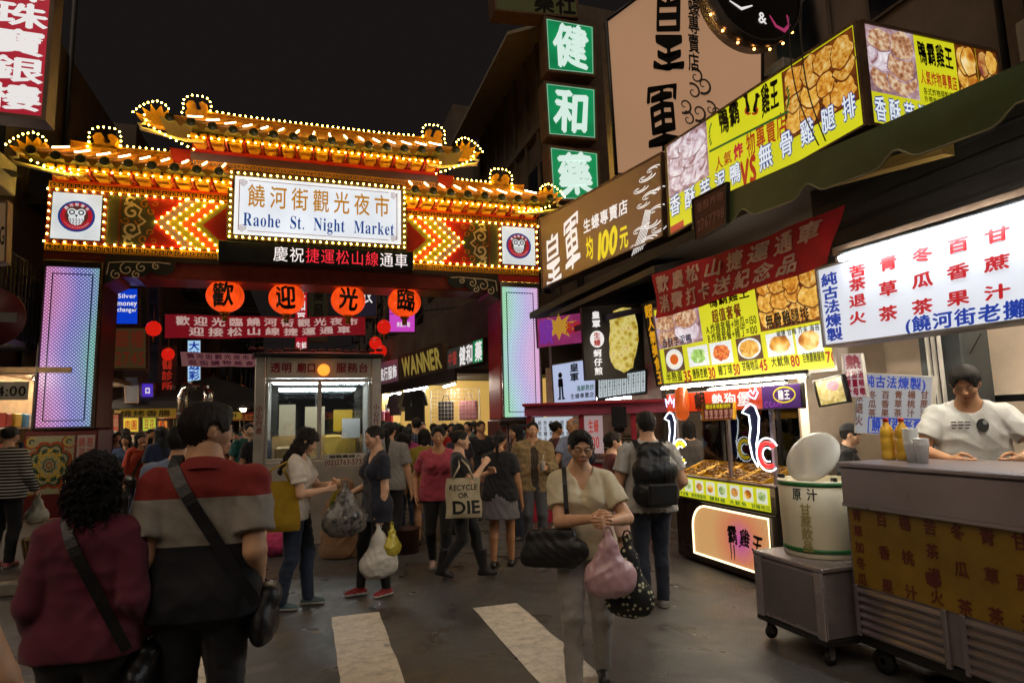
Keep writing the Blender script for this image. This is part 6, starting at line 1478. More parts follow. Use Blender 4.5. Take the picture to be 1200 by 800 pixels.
s.text('lettering', [('價目表現點現炸', .1, .9, .68, .94, 0)]+[('雞排70', .06+.16*i, .18+.16*i, .1, .6, 1, dict(vertical=True)) for i in range(6)], [YL, glow('peach print', '#d8a08a', .7)])
# orange paper lantern-bag at the stall post
og = MB(); c_ = at_x(799, 472, 4.1); og.lathe([(.03, -.2), (.075, -.15), (.085, 0), (.07, .15), (.04, .19)], n=14); oo = og.build('hanging_lantern', glow('orange lantern lit', '#c8541c', .8, var=.3, vs=9)); oo.location = c_; tag(oo, 'orange paper lantern hanging at the left post of the food stall', 'lantern')
# framed food picture by the stall
s = Sign('framed_picture', 'tilted framed picture of noodles between the menu board and the red notice', 'picture', at_x(954, 446, 4.35), at_x(988, 438, 4.35), at_x(996, 471, 4.35), at_x(962, 477, 4.35), .03, photo('noodle print', [(.3, '#8a6a2a'), (.5, '#d8c070'), (.65, '#eee4b8')], .75, 12), M_blk, .012)
mb = MB(); s.disc(mb, .6, .68, .22, .18, 0, -.008, 18, .1, 3); s.disc(mb, .45, .40, .32, .26, 1, -.0075, 20, .12, 4); mb.build('dish', [photo('shrimp print', [(.3, '#a8506a'), (.6, '#e8b0b8')], .7, 12), photo('noodle mound', [(.3, '#a8842a'), (.5, '#e0c878'), (.7, '#f0e6c0')], .8, 18)], s.root)
# ================================================================== steel cart with the yellow drum
dc = thing('steel_cart', 'small stainless steel cart on castors carrying the yellow drink drum', 'cart', (3.55, 3.80, 0))
mb = MB(); mb.bb(-.30, .30, -.33, .33, .17, .60, 0, .012); mb.bb(-.315, .315, -.345, .345, .60, .635, 0, .01); mb.bb(-.315, -.295, .26, .335, .17, .60, 0, .01); mb.bb(-.315, -.295, -.335, -.26, .17, .60, 0, .01); mb.bb(-.31, .31, -.34, .34, .14, .17, 1); mb.build('body', [M_steelw, M_dgry], dc)
mb = MB(); mb.bb(-.306, -.298, -.25, .25, .21, .57, 0, .003); mb.build('panel', M_steeld, dc)
for x in (-.24, .24):
    for y in (-.28, .28):
        c_ = MB(); c_.lathe([(.018, -.014), (.045, -.014), (.05, 0), (.045, .014), (.018, .014)], (x, y, .052), 16, 0, axis='Y'); cs = c_.build('castor', pbr('castor rubber', '#141312', .7), dc)
        f_ = MB(); f_.bb(x-.02, x+.02, y-.022, y-.016, .04, .145, 0); f_.bb(x-.02, x+.02, y+.016, y+.022, .04, .145, 0); f_.tube([(x, y-.024, .052), (x, y+.024, .052)], .006, 0, 6); f_.build('fork', M_steeld, cs)
dr = thing('drink_drum', 'large cream yellow drink drum with green bands on the steel cart', 'drum', (3.62, 3.84, .638))
M_drum = pbr('drum cream plastic', '#ece6cc', .35, 0, 2, .08); MATS['drum cream plastic'].node_tree.nodes['Principled BSDF'].inputs['Transmission Weight'].default_value = 0
mb = MB(); mb.lathe([(.255, 0), (.262, .02), (.270, .30), (.275, .53), (.268, .535), (.262, .53), (.255, .05)], n=40, cap=False); mb.lathe([(0, .012), (.255, .012)], n=40, cap=False); mb.build('wall', M_drum, dr)
for z0, z1, r in ((.035, .065, .267), (.495, .525, .2785)): b_ = MB(); b_.lathe([(r-.004, z0), (r, z0), (r, z1), (r-.004, z1)], n=40, cap=False); b_.build('band', pbr('drum green band', '#1c6a30', .4), dr)
mb = MB(); mb.lathe([(0, .45), (.262, .45)], n=40, cap=False); mb.build('drink', pbr('drink surface', '#c8b860', .1), dr)
lid = MB(); lc = at_y(951, 534, 3.80)-Vector((3.62, 3.84, .638)); LM = Matrix.Translation(lc) @ Vector((-.82, -.16, .55)).to_track_quat('Z', 'Y').to_matrix().to_4x4(); lid.lathe([(.0, .02), (.155, .02), (.205, .0), (.212, -.012), (.205, -.02), (.155, .008), (0, .008)], n=36, M=LM); lid.build('lid', pbr('lid milky plastic', '#d4d0c4', .3, 0, 3, .06, alpha=.66), dr)
for a in (2.2, 4.4): q = MB(); q.box((.25*math.cos(a), .25*math.sin(a), .545), (.05, .03, .03), 0, None, .006, a); q.build('clip', M_blk, dr)
tx = MB()
def wrap(st, a0, z0, w_, h, **k):
    t2 = MB(); text(t2, st, -w_/2, w_/2, z0, z0+h, **k); subdiv(t2, .03)
    t2.v = [(( .2745-y)*math.cos(a0+x/.272), (.2745-y)*math.sin(a0+x/.272), z) for x, y, z in t2.v]; tx.add(t2.v, t2.f, 0)
for i, ch in enumerate('原汁'): wrap(ch, R_(196+i*22), .40, .075, .085, off=.02, y=-.001)
tx.build('lettering', pbr('drum marker ink', '#2c3a2a', .6), dr)
tx = MB()
for i, ch in enumerate('甘蔗飲品'): wrap(ch, R_(207), .30-i*.085, .085, .08, off=.015, y=-.001)
tx.build('lettering', pbr('drum faded ink', '#a39a5a', .6), dr)
# ================================================================== drinks cart
dk = thing('drinks_cart', 'stainless steel drinks cart with yellow tea list and louvred lower front', 'cart', (3.42, 3.41, 0))
Dm = Matrix.Rotation(-math.pi/2, 4, 'Z')
def dmk(name, mb, mats, par=dk): mb.v = [tuple(Dm @ Vector(p)) for p in mb.v]; return mb.build(name, mats, par)
W_ = 2.3
mb = MB(); mb.bb(0, W_, -.015, .80, 1.05, 1.295, 0, .012); mb.bb(-.01, W_, -.03, .82, 1.295, 1.325, 0, .012); mb.bb(0, W_, -.02, .0, 1.035, 1.06, 0, .005); dmk('top_box', mb, M_steelw)
mb = MB(); mb.bb(0, W_, .015, .78, .24, 1.05, 0, .01); dmk('body', mb, M_steeld)
mb = MB(); mb.flat([(.03, .54), (W_, .54), (W_, 1.035), (.03, 1.035)], .005, 0); yp = dmk('tea_list', mb, pbr('yellow panel paint', '#7d5f0c', .5, 0, 3, .25))
tx = MB(); cols = ['青草加冬瓜', '百香果', '楊桃汁', '苦茶退火', '冬瓜茶', '青草茶', '甘蔗汁', '檸檬汁', '酸梅湯']
for i, q in enumerate(cols):
    x = .055+i*.162+(0.02 if i else 0); w_ = .088 if len(q) < 5 else .08; n_ = len(q)
    for j, ch in enumerate(q):
        zc = .985-(j/(n_-1))*(.40); h = .036 if n_ == 5 else .042
        if q == '苦茶退火' and j == 3: zc = .985-.385
        text(tx, ch, x, x+w_, zc-h, zc+h, off=.025, y=.002)
tx.flat([(.545, .725), (.625, .735), (.635, .665), (.60, .645), (.55, .66)], .0022)
dmk('lettering', tx, pbr('brown red paint', '#5a1c10', .6), yp)
for x0, x1 in ((.05, .62), (.76, 1.4), (1.54, 2.2)):
    lv_ = MB(); lv_.bb(x0-.03, x0, -.004, .02, .22, .54, 0, .004); lv_.bb(x1, x1+.03, -.004, .02, .22, .54, 0, .004)
    for k in range(6): lv_.box(((x0+x1)/2, .006, .25+k*.05), (x1-x0-.002, .034, .006), 0, Matrix.Translation((0, 0, 0)) @ Matrix.Identity(4))
    for k in range(6): lv_.add([(x0, -.006, .24+k*.05), (x1, -.006, .24+k*.05), (x1, .014, .272+k*.05), (x0, .014, .272+k*.05)], [(0, 1, 2, 3)])
    dmk('louvre', lv_, M_steeld)
mb = MB(); mb.bb(0, W_, .03, .78, .16, .24, 0, .01); dmk('underframe', mb, M_dgry)
for x in (.12, W_-.15):
    for y in (.10, .68):
        c_ = MB(); c_.lathe([(.02, -.02), (.07, -.02), (.078, 0), (.07, .02), (.02, .02)], (x, y, .08), 18, 0, axis='Y'); c_.tube([(x, y, .08), (x, y, .17)], .02, 0, 6); dmk('wheel', c_, pbr('castor rubber', '#141312', .7))
CT = 1.326
# bottles, cups, jar on the cart
M_jui = pbr('orange juice', '#dcae3c', .15, 0, 6, .12); M_bot = pbr('red bottle cap', '#c03020', .4)
for i, (x, y, lab) in enumerate(((3.78, 3.345, 'orange juice bottle with red cap on the drinks cart, the left one of the pair'), (3.80, 3.245, 'orange juice bottle with red cap on the drinks cart, nearer the cups'))):
    t = thing('juice_bottle', lab, 'bottle', (x, y, CT), 0, 'juice bottles on the drinks cart')
    mb = MB(); mb.lathe([(.0, 0), (.040, .002), (.045, .012), (.044, .05), (.041, .06), (.044, .07), (.044, .14), (.041, .15), (.044, .16), (.044, .19), (.036, .215), (.018, .245), (.016, .262)], n=20, cap=False); mb.build('body', M_jui, t)
    mb = MB(); mb.lathe([(.0185, .255), (.0185, .278), (.016, .282)], n=14); mb.build('cap', M_bot, t)
M_cup = pbr('clear plastic cup', '#f0f2f0', .25, 0, 6, .03)
for i, (x, y, n_, lab) in enumerate(((3.70, 3.10, 9, 'tall stack of clear plastic cups on the drinks cart'), (3.66, 3.00, 4, 'short stack of clear plastic cups on the drinks cart'))):
    t = thing('cup_stack', lab, 'cups', (x, y, CT))
    for k in range(n_): mb = MB(); z = k*.012; mb.lathe([(0, .003+z), (.030, z), (.044, .115+z), (.046, .118+z), (.042, .115+z), (.029, .006+z)], n=20, cap=False); mb.build('cup', M_cup, t)
t = thing('jar', 'small dark round jar on the drinks cart beside the juice bottles', 'jar', (3.80, 3.165, CT)); mb = MB(); mb.lathe([(0, 0), (.03, .0), (.048, .025), (.046, .05), (.028, .065), (.032, .078), (0, .08)], n=18, cap=False); mb.build('body', pbr('dark glaze', '#1a100e', .2), t); mb = MB(); mb.tube([(.04, 0, .03), (.06, 0, .045), (.055, 0, .06), (.035, 0, .062)], .006, 0, 6); mb.build('handle', pbr('dark glaze', '#1a100e', .2), t)
# hanging white tea list and red notice behind the cart
s = Sign('tea_list_sign', 'white hanging board of teas with blue heading behind the drinks cart', 'sign', at_x(1005, 436, 4.55), at_x(1096, 441, 4.55), at_x(1092, 513, 4.55), at_x(1003, 507, 4.55), .02, glow('white board lit', '#b4b4b8', .55), M_white, .006)
it = [('純古法煉製)', *s.px(1014, 441, 1086, 455), 0, dict(off=.03)), ('饒河街老攤', *s.px(1022, 491, 1084, 507), 0, dict(off=.03))]
for i, q in enumerate(('茶退火', '冬瓜茶', '百香果', '青草茶', '楊桃汁', '甘蔗汁')): it.append((q, *s.px(1003+i*15.2, 457, 1013+i*15.2, 489+(10 if i == 0 else 0)), 1, dict(vertical=True, off=.03)))
s.text('lettering', it, [BLU, glow('rust print', '#7a4a34', .5)])
mb = MB()
for (a, b) in (((1019, 489), (1087, 492)), ((1087, 492), (1086, 510)), ((1086, 510), (1018, 507)), ((1018, 507), (1019, 489))): mb.ribbon([s.map(*s.uv(*a)), s.map(*s.uv(*b))], .012, -.0085)
mb.build('border', BLU, s.root)
s = Sign('notice', 'narrow pale notice with crimson characters at the corner of the white tea list', 'sign', at_x(988, 415, 4.45), at_x(1011, 414, 4.45), at_x(1018, 465, 4.45), at_x(992, 466, 4.45), .012, glow('pale notice', '#c8b4b4', .6), M_white, .004)
CRM = glow('crimson print', '#8a1030', .6)
s.text('lettering', [('熱', .1, .9, .66, .97, 0, dict(off=.05)), ('甘蔗汁', .05, .33, .04, .62, 0, dict(vertical=True, off=.05)), ('加薑母', .36, .64, .04, .62, 0, dict(vertical=True, off=.05)), ('治咳嗽', .67, .95, .04, .62, 0, dict(vertical=True, off=.05))], [CRM])
sx_ = thing('shade_box', 'long dark box added for the shade above the drinks shop opening', 'shade panel', (5.0, 3.0, 2.72)); mb = MB(); mb.bb(-.18, .18, -2.2, 1.9, 0, 1.18, 0, .02); mb.build('box', pbr('dark shade panel', '#2a2826', .5, .4, 4, .3, .1, 40), sx_)  # dark box added in place of the shade under the awning
mb = MB()
for k in range(7): mb.bb(-.195, -.182, -2.15, 1.85, .08+k*.15, .10+k*.15)
mb.build('ribs', M_dgry, sx_)
# back wall furnishings of the drinks shop
X5 = 5.95
s = Sign('poster', 'magenta poster with circular swirls on the wall behind the drinks vendor', 'poster', at_x(1128, 388, X5), at_x(1148, 388, X5), at_x(1148, 432, X5), at_x(1130, 434, X5), .02, pbr('magenta poster', '#b03a78', .6), M_white, .0)
mb = MB(); 
for k in range(4): mb.ribbon([s.map(.5+.1*(k+1)*math.cos(t), .32+.055*(k+1)*math.sin(t)) for t in np.linspace(0, 2*math.pi, 24)], .03, -.007-.0003*k)
mb.build('swirls', pbr('pale magenta', '#d88ab0', .6), s.root)
p = at_x(1140, 468, 5.9); mb = MB(); mb.bb(5.80, 5.98, 2.2, 4.6, p.z-.03, p.z+.03, 0, .005); tag(mb.build('wall_shelf', M_blk), 'long black shelf on the wall behind the drinks vendor', 'shelf')
mb = MB(); q0 = at_x(1030, 400, 5.6); mb.bb(5.4, 5.75, 3.95, 4.35, 0, 3.9, 0, .01); tag(mb.build('pillar', pbr('dark shop pillar', '#34393a', .6)), 'dark square pillar behind the hanging tea list', 'pillar')
cab = thing('cable_bundle', 'bundle of white pipes and cables running up the dark shop pillar', 'cables', (5.35, 4.2, 0))
for k in range(3): mb = MB(); mb.tube([(0, -.1+k*.055, 1.2), (.004, -.1+k*.055+.012, 2.3), (0, -.1+k*.055, 3.8)], .018, 0, 7); mb.build('pipe', M_white, cab)
s = Sign('shop_sign', 'yellowish paper sheet pasted on the wall behind the drinks vendor', 'paper', at_x(1085, 428, 5.98), at_x(1122, 424, 5.98), at_x(1122, 460, 5.98), at_x(1088, 462, 5.98), .004, pbr('yellowed paper', '#a08a50', .8), None, 0)
for (px0, py0, px1, py1) in ((1120, 385, 1130, 460), (1150, 390, 1090, 470)):
    mb = MB(); a, b = at_x(px0, py0, 5.5), at_x(px1, py1, 5.5); m_ = (a+b)/2-Vector((0, 0, .12)); mb.tube([a.lerp(m_, t).lerp(m_.lerp(b, t), t) for t in np.linspace(0, 1, 12)], .006, 0, 5); tag(mb.build('cable', M_wire), ('thin black cable hanging straight down the drinks shop wall' if px0 == 1120 else 'thin black cable sagging across the drinks shop wall'), 'cable')
tube_lamp('tube_lamp', 'fluorescent tube on the ceiling of the drinks shop', (5.35, 2.2, 2.66), (5.35, 3.6, 2.66), M_tubew, .02)
tube_lamp('tube_lamp', 'added unseen fluorescent tube behind the white drinks sign, lighting vendor and counter', (4.0, 2.2, 2.62), (4.0, 3.6, 2.62), M_tubew, .02)  # tube added out of sight to light the vendor
tube_lamp('tube_lamp', 'added fluorescent tube brightening the trays inside the fried food stall', (4.62, 5.2, 1.96), (4.62, 6.5, 1.96), M_tubew, .018)  # tube added to brighten the dark stall interior
tube_lamp('tube_lamp', 'fluorescent tube inside the fried food shop', (5.3, 5.6, 2.9), (5.3, 6.9, 2.9), M_tubew, .02)
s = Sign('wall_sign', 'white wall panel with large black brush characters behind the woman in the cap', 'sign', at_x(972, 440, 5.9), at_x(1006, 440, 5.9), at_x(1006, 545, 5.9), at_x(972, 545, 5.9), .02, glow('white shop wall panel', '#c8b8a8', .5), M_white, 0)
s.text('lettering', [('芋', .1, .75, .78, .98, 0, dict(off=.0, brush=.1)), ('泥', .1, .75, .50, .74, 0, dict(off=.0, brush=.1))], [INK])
# sweeping cables in front of the yellow sign
for i, (a, b) in enumerate((((925, 20), (960, 170)), ((940, -5), (968, 165)))):
    P0, P1 = at_x(*a, 4.6), at_x(*b, 4.6); mb = MB(); mb.tube([P0.lerp(P1, t)+Vector((0, .12*math.sin(t*3.1), 0)) for t in np.linspace(0, 1, 14)], .007, 0, 5); tag(mb.build('cable', M_wire), ('left of two thin black cables hanging before the yellow sign', 'right of two thin black cables hanging before the yellow sign')[i], 'cable')
# ================================================================== left side of the crossing
s = Sign('shop_sign', 'tall red lit jeweller sign with white characters at the upper left', 'sign', Vector((-3.52, 8, 7.9)), Vector((-2.88, 8, 7.9)), Vector((-2.88, 8, 5.14)), Vector((-3.52, 8, 5.14)), .24, glow('red lit sign', '#a8142c', .85, var=.12, vs=.8), M_case, .045)
s.text('lettering', [('鑽石金飾珠寶銀樓', .06, .94, .03, .985, 0, dict(vertical=True, off=.03, gap=.05))], [WH])
ap = thing('apartment_building', 'dark apartment building with barred balconies rising behind the red jeweller sign', 'building', (-5.6, 11, 0))
M_fd = pbr('grimy dark tiles', '#5a4e46', .8, 0, 1.2, .35, .25, 18)
mb = MB(); mb.bb(-8, 0, -5, 3.4, 0, 13.2, 0); mb.bb(-8, 0, 3.4, 9.5, 0, 10.6, 0); mb.build('wall', M_fd, ap)
for i in range(4):
    for j in range(3):
        y = -4.4+i*2.7; z = 3.4+j*3.1
        if y > 3 and j == 2: continue
        wf = MB(); wf.bb(-.02, .06, y, y+1.7, z, z+1.5, 0, .01); wo = wf.build('window', M_wfr, ap); pn_ = MB(); pn_.add([(.065, y+.08, z+.08), (.065, y+1.62, z+.08), (.065, y+1.62, z+1.42), (.065, y+.08, z+1.42)], [(0, 1, 2, 3)]); pn_.build('pane', M_win, wo)
        if (i+j) % 2 == 0:
            gr = MB(); gr.bb(.06, .75, y-.1, y+1.8, z-.25, z-.15, 0)
            for k in range(13): gr.tube([(.74, y-.08+k*.155, z-.15), (.74, y-.08+k*.155, z+1.3)], .009, 0, 4)
            gr.tube([(.74, y-.1, z+1.3), (.74, y+1.8, z+1.3)], .014, 0, 4); gr.tube([(.74, y-.1, z+.6), (.74, y+1.8, z+.6)], .010, 0, 4); gr.build('balcony', M_dgry, ap)
        elif j < 2:
            ac = MB(); ac.bb(.07, .5, y+.3, y+1.1, z-.62, z-.05, 0, .02); ac.lathe([(.0, 0), (.2, 0)], (.51, y+.7, z-.33), 14, 1, cap=False); ac.build('air_conditioner', [pbr('old enamel', '#8a857a', .6), M_dgry], ap)
mb = MB(); 
for y in (-3.2, .4, 5.4): mb.tube([(.1, y, 0), (.1, y, 12)], .06, 0, 8)
mb.build('drain_pipe', M_dgry, ap)
cp = MB(); cp.add([(.02, -4.9, 12.6), (.02, 3.3, 12.6), (1.1, 3.3, 12.1), (1.1, -4.9, 12.1), (.02, -4.9, 12.5), (.02, 3.3, 12.5), (1.1, 3.3, 12.0), (1.1, -4.9, 12.0)], [(0, 3, 2, 1), (4, 5, 6, 7), (3, 7, 6, 2), (0, 4, 7, 3)]); cp.build('eave', M_conc, ap)
for (nm, x0, x1, y, z0, z1, lab, colr) in (('shop_sign', -5.25, -4.65, 9.0, 3.75, 4.75, 'pale dim signboard at the left edge below the jeweller sign', '#8a6a48'), ):
    s = Sign(nm, lab, 'sign', *(at_y(*p, 9.0) for p in ((-14, 236), (10, 236), (8, 308), (-16, 310))), .12, glow('dim tan sign', '#8a6a48', .35), M_case, .02); s.text('lettering', [('AGI', .35, .95, .3, .6, 0)], [M_blk])
# no-entry disc with hours plate on its post
ne = thing('road_sign', 'round red no-entry sign with an hours plate on a dark post at the left edge', 'sign', (-3.66, 9.0, .12))
mb = MB(); mb.tube([(0, .05, 0), (0, .05, 3.2)], .035, 0, 10); mb.build('post', M_dgry, ne)
mb = MB(); mb.lathe([(0, .0), (.36, .0), (.36, .015), (0, .015)], (0, 0, 2.92), 36, 0, axis='Y', cap=False); mb.build('disc', pbr('no entry red', '#5a1010', .5), ne); mb = MB(); mb.flat([(-.27, 2.86), (.27, 2.86), (.27, 2.98), (-.27, 2.98)], -.004); mb.build('bar', pbr('sign bar white', '#7a746e', .6), ne)
mb = MB(); mb.bb(-.42, .44, -.0, .012, 1.92, 2.14, 0, .004); hp = mb.build('hours_plate', pbr('hours plate', '#c4bca8', .5), ne); tx = MB(); text(tx, '17:00-24:00', -.40, .42, 1.97, 2.09, y=-.004, off=.012, lat=True); tx.build('lettering', M_black, hp)
sh = thing('corner_shop', 'lit open shop with shelves of goods on the left pavement', 'shop', (-4.66, 15.6, .12)); mb = MB(); mb.bb(-.9, -.85, -2.2, 2.4, 0, 2.6, 0); mb.bb(-.9, .5, -2.2, 2.4, 2.6, 2.7, 0); mb.build('wall', pbr('shop interior warm', '#9a7a52', .8), sh)
r = random.Random(8)
for k in range(3):
    mb = MB(); mb.bb(-.84, -.4, -2.1, 2.3, .5+k*.55, .53+k*.55, 0); so = mb.build('shelf', M_white, sh)
    for q in range(11): mb = MB(); y = -1.9+q*.38; mb.box((-.6, y, .53+k*.55+.13), (.2, .2+.1*r.random(), .26), 0, None, .02); mb.build('box', pbr('goods %d' % (q % 6), ('#a83a2a', '#c8a83a', '#3a6a8a', '#d0c8b8', '#3a7a4a', '#b85a8a')[q % 6], .5), so)
tube_lamp('tube_lamp', 'fluorescent tube in the lit shop at the far left', (-4.95, 14.0, 2.66), (-4.95, 17.6, 2.66), M_tubew, .02)
tube_lamp('tube_lamp', 'added fluorescent tube out of view left of the gate, lighting the pillar mosaic', (-5.35, 10.6, 2.8), (-5.35, 12.9, 2.8), M_tubew, .02)  # tube added outside the view to light the gate mosaic
# ================================================================== beyond the gate
def row_building(name, lab, X, y0, y1, h, side, seed):
    t = thing(name, lab, 'building', (X, (y0+y1)/2, 0)); r = random.Random(seed); hy = (y1-y0)/2; sx = side
    mb = MB(); mb.bb(0, sx*8, -hy, hy, 0, h, 0); mb.build('wall', M_fd, t)
    n_ = max(1, int((y1-y0)/3.2))
    for i in range(n_):
        for j in range(int((h-4)/3.2)):
            y = -hy+.6+i*(2*hy-.6)/n_; z = 4.4+j*3.2
            wf = MB(); wf.bb(sx*-.06, sx*.02, y, y+1.9, z, z+1.6, 0); wo = wf.build('window', M_wfr, t); pn_ = MB(); a = sx*-.065; pn_.add([(a, y+.08, z+.08), (a, y+1.82, z+.08), (a, y+1.82, z+1.52), (a, y+.08, z+1.52)], [(0, 1, 2, 3) if sx < 0 else (3, 2, 1, 0)]); pn_.build('pane', M_win, wo)
            if r.random() < .5:
                b = MB(); b.bb(sx*-.8, sx*-.07, y-.1, y+2, z-.3, z-.2, 0)
                for k in range(12): b.tube([(sx*-.78, y-.05+k*.18, z-.2), (sx*-.78, y-.05+k*.18, z+.8)], .012, 0, 4)
                b.tube([(sx*-.78, y-.1, z+.8), (sx*-.78, y+2, z+.8)], .018, 0, 4); b.build('balcony', M_dgry, t)
    return t
nb = row_building('apartment_building', 'dim apartment building with a roof canopy just behind the right end of the gate', 6.4, 15.2, 24, 13.5, 1, 1)
mb = MB(); mb.add([(-1.3, -4.2, 12.4), (-1.3, 3.5, 12.4), (0, 3.5, 13.0), (0, -4.2, 13.0), (-1.3, -4.2, 12.3), (-1.3, 3.5, 12.3), (0, 3.5, 12.9), (0, -4.2, 12.9)], [(0, 3, 2, 1), (4, 5, 6, 7), (0, 1, 5, 4), (0, 4, 7, 3)]); mb.build('roof_canopy', pbr('corrugated pale sheet', '#8a8074', .6, 0, 3, .2), nb)
mb = MB()
for k in range(9): mb.bb(-.12, -.02, -4.3+k*1.07, -4.22+k*1.07, 3.5, 13.4, 0)
for z in (6.9, 10.1): mb.bb(-.14, -.0, -4.35, 4.35, z, z+.25, 0)
mb.build('facade_grid', M_conc, nb)
row_building('apartment_building', 'far dark apartment building on the right side of the market street', 5.6, 24.5, 42, 15, 1, 2)
row_building('apartment_building', 'tall dark building far down the right of the market street', 5.2, 43, 75, 21, 1, 5)
row_building('apartment_building', 'dark building on the left side of the market street behind the gate', -5.2, 21, 36, 11.0, -1, 3)
row_building('apartment_building', 'far low building closing the left side of the market street', -4.6, 36.5, 70, 12.5, -1, 4)
# ---- banners and small lanterns over the street
def banner(lab, TL, TR, BR, BL, cloth_, ink, lines, y):
    P = [at_y(*p, y) for p in (TL, TR, BR, BL)]; t = thing('cloth_banner', lab, 'banner', tuple(P[3])); TL, TR, BR, BL = (p-P[3] for p in P)
    def bp(u, v): p = (BL*(1-u)+BR*u)*(1-v)+(TL*(1-u)+TR*u)*v; return Vector((p.x, p.y+.03*math.sin(u*11+v*2), p.z-.05*math.sin(math.pi*u)*.6+.01*math.sin(u*17)))
    mb = MB(); nu, nv = 30, 4
    for off in (0, .006):
        V = [bp(i/nu, j/nv)+Vector((0, off, 0)) for i in range(nu+1) for j in range(nv+1)]; mb.add(V, [((i*5+j, (i+1)*5+j, (i+1)*5+j+1, i*5+j+1) if not off else (i*5+j, i*5+j+1, (i+1)*5+j+1, (i+1)*5+j)) for i in range(nu) for j in range(nv)], 0, True)
    mb.build('cloth', cloth_, t); tx = MB()
    for st, u0, u1, v0, v1 in lines: text(tx, st, u0, u1, v0, v1, off=.03, gap=.25)
    subdiv(tx, .08); tx.v = [tuple(bp(x, z)+Vector((0, -.008+yy, 0))) for x, yy, z in tx.v]; tx.build('lettering', ink, t)
    for k in ((TL, Vector((-1.6, 0, .25))), (TR, Vector((2.2, 0, .3)))): w_ = MB(); w_.tube([k[0], k[0]+k[1]], .008, 0, 4); w_.build('cord', M_wire, t)
banner('red cloth banner with two lines of pale characters, hung behind the four lanterns', (193, 368), (428, 371), (428, 392), (193, 396), glow('red banner cloth glow', '#8a1420', .55), glow('banner pale letters', '#d8b8b0', .6), [('歡迎光臨饒河街觀光夜市', .04, .97, .54, .92), ('迎接松山線捷運通車', .10, .93, .10, .47)], 14.6)  # glow put into the banner cloth and letters, here and in the next
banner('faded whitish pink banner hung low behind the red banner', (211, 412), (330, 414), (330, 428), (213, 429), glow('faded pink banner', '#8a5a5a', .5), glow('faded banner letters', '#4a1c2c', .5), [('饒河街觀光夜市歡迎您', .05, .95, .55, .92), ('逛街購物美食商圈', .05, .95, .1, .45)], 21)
M_sl = glow('small red lantern', '#d81c10', .85, base='#8a1008')
def small_lantern(lab, px_, py_, y, r, grp):
    c_ = at_y(px_, py_, y); t = thing('lantern', lab, 'lantern', tuple(c_), 0, grp); mb = MB(); mb.lathe([(r*.35, -r*.95), (r*.8, -r*.65), (r, 0), (r*.8, r*.65), (r*.35, r*.95)], n=14); mb.build('shade', M_sl, t); mb = MB(); mb.lathe([(r*.36, r*.93), (r*.36, r*1.08), (r*.1, r*1.1)], n=10); mb.tube([(0, 0, r), (0, 0, r*3)], .006, 0, 4); mb.build('cap', M_gold, t); mb = MB(); mb.tube([(0, 0, -r*.95), (0, 0, -r*1.8)], r*.12, 0, 5); mb.build('tassel', M_gold, t)
for lab, x, y, d, r in (('small red lantern under the wooden signboard left of the banner', 180, 385, 15, .16), ('small red lantern below the left end of the red banner', 197, 415, 18, .16), ('small red lantern to the right of the red banner', 450, 383, 16, .18)): small_lantern(lab, x, y, d, r, 'small red lanterns over the street')
for k, x in enumerate((216, 234, 250, 266, 283)): small_lantern('small red lantern in the far row of lanterns above the dark tent', x, 456+.4*k, 26, .2, 'far row of red lanterns')
for k, x in enumerate((238, 250, 262, 274, 286, 297)): small_lantern('tiny red lantern in the lower, farther string above the dark tent', x, 470+.3*k, 34, .22, 'farther string of red lanterns')
for k, x in enumerate((440, 446, 436)): small_lantern('dim red lantern in the far cluster right of the booth', x, 402+k*9, 24, .24, 'dim lanterns by the right shops')
# ---- signs hanging over the far street; the unlit ones also carry a glow
def vs(lab, x0, y0, x1, y1, Y, col, s_, items, name='shop_sign', th=.2, mats=None):
    s = Sign(name, lab, 'sign', at_y(x0, y0, Y), at_y(x1, y0, Y), at_y(x1, y1, Y), at_y(x0, y1, Y), th, glow('far sign '+col, col, s_), M_case, .03)
    if items: s.text('lettering', items, mats or [WH, INK, RDI, BLU])
    return s
vs('bright blue lit sign with white words about a money changer, inside the left gate pillar', 135, 337, 163, 381, 15.5, '#0a3cc8', .9, [('Silver', .1, .9, .72, .84, 0), ('money', .08, .92, .52, .66, 0, dict(off=.02)), ('changer', .08, .92, .36, .48, 0, dict(off=.02))])
vs('tan wooden signboard with large numerals under the blue sign', 131, 383, 173, 433, 15.3, '#5a4428', .35, [('銀樓', .08, .92, .52, .92, 0), ('2745', .08, .92, .12, .42, 0)], mats=[glow('rust numerals', '#7a2c1c', .4)])
vs('narrow blue and white vertical sign shining far down the street', 219, 398, 236, 470, 24, '#a8d0f0', .9, [('大樂透彩券行', .1, .9, .02, .98, 3, dict(vertical=True, off=.04))])
vs('purple lit shop sign with a white square emblem', 165, 448, 181, 477, 18, '#4a2cb0', .9, [('口', .3, .7, .55, .8, 0, dict(off=.05)), ('PHONE', .12, .88, .15, .3, 0)])
vs('grey unlit shop sign beside the purple sign', 146, 441, 163, 472, 17.5, '#4a4448', .3, None)  # unlit sign, its face given a faint glow
vs('tall red sign with pale characters behind the second lantern', 345, 331, 361, 412, 17, '#b01428', .75, [('永和豆漿', .15, .85, .2, .95, 0, dict(vertical=True, off=.03)), ('生鮮', .1, .9, .03, .14, 0)])
vs('magenta lit vertical sign behind the rightmost lantern', 455, 332, 487, 390, 17, '#d048c8', .85, [('髮藝', .25, .75, .35, .92, 0, dict(vertical=True, off=.03)), ('美髮沙龍', .3, .8, .12, .22, 0)])
vs('dim dark vertical sign between the third and fourth lanterns', 362, 330, 384, 400, 18, '#2c2a1c', .4, [('藥局', .2, .8, .35, .95, 1, dict(vertical=True))])
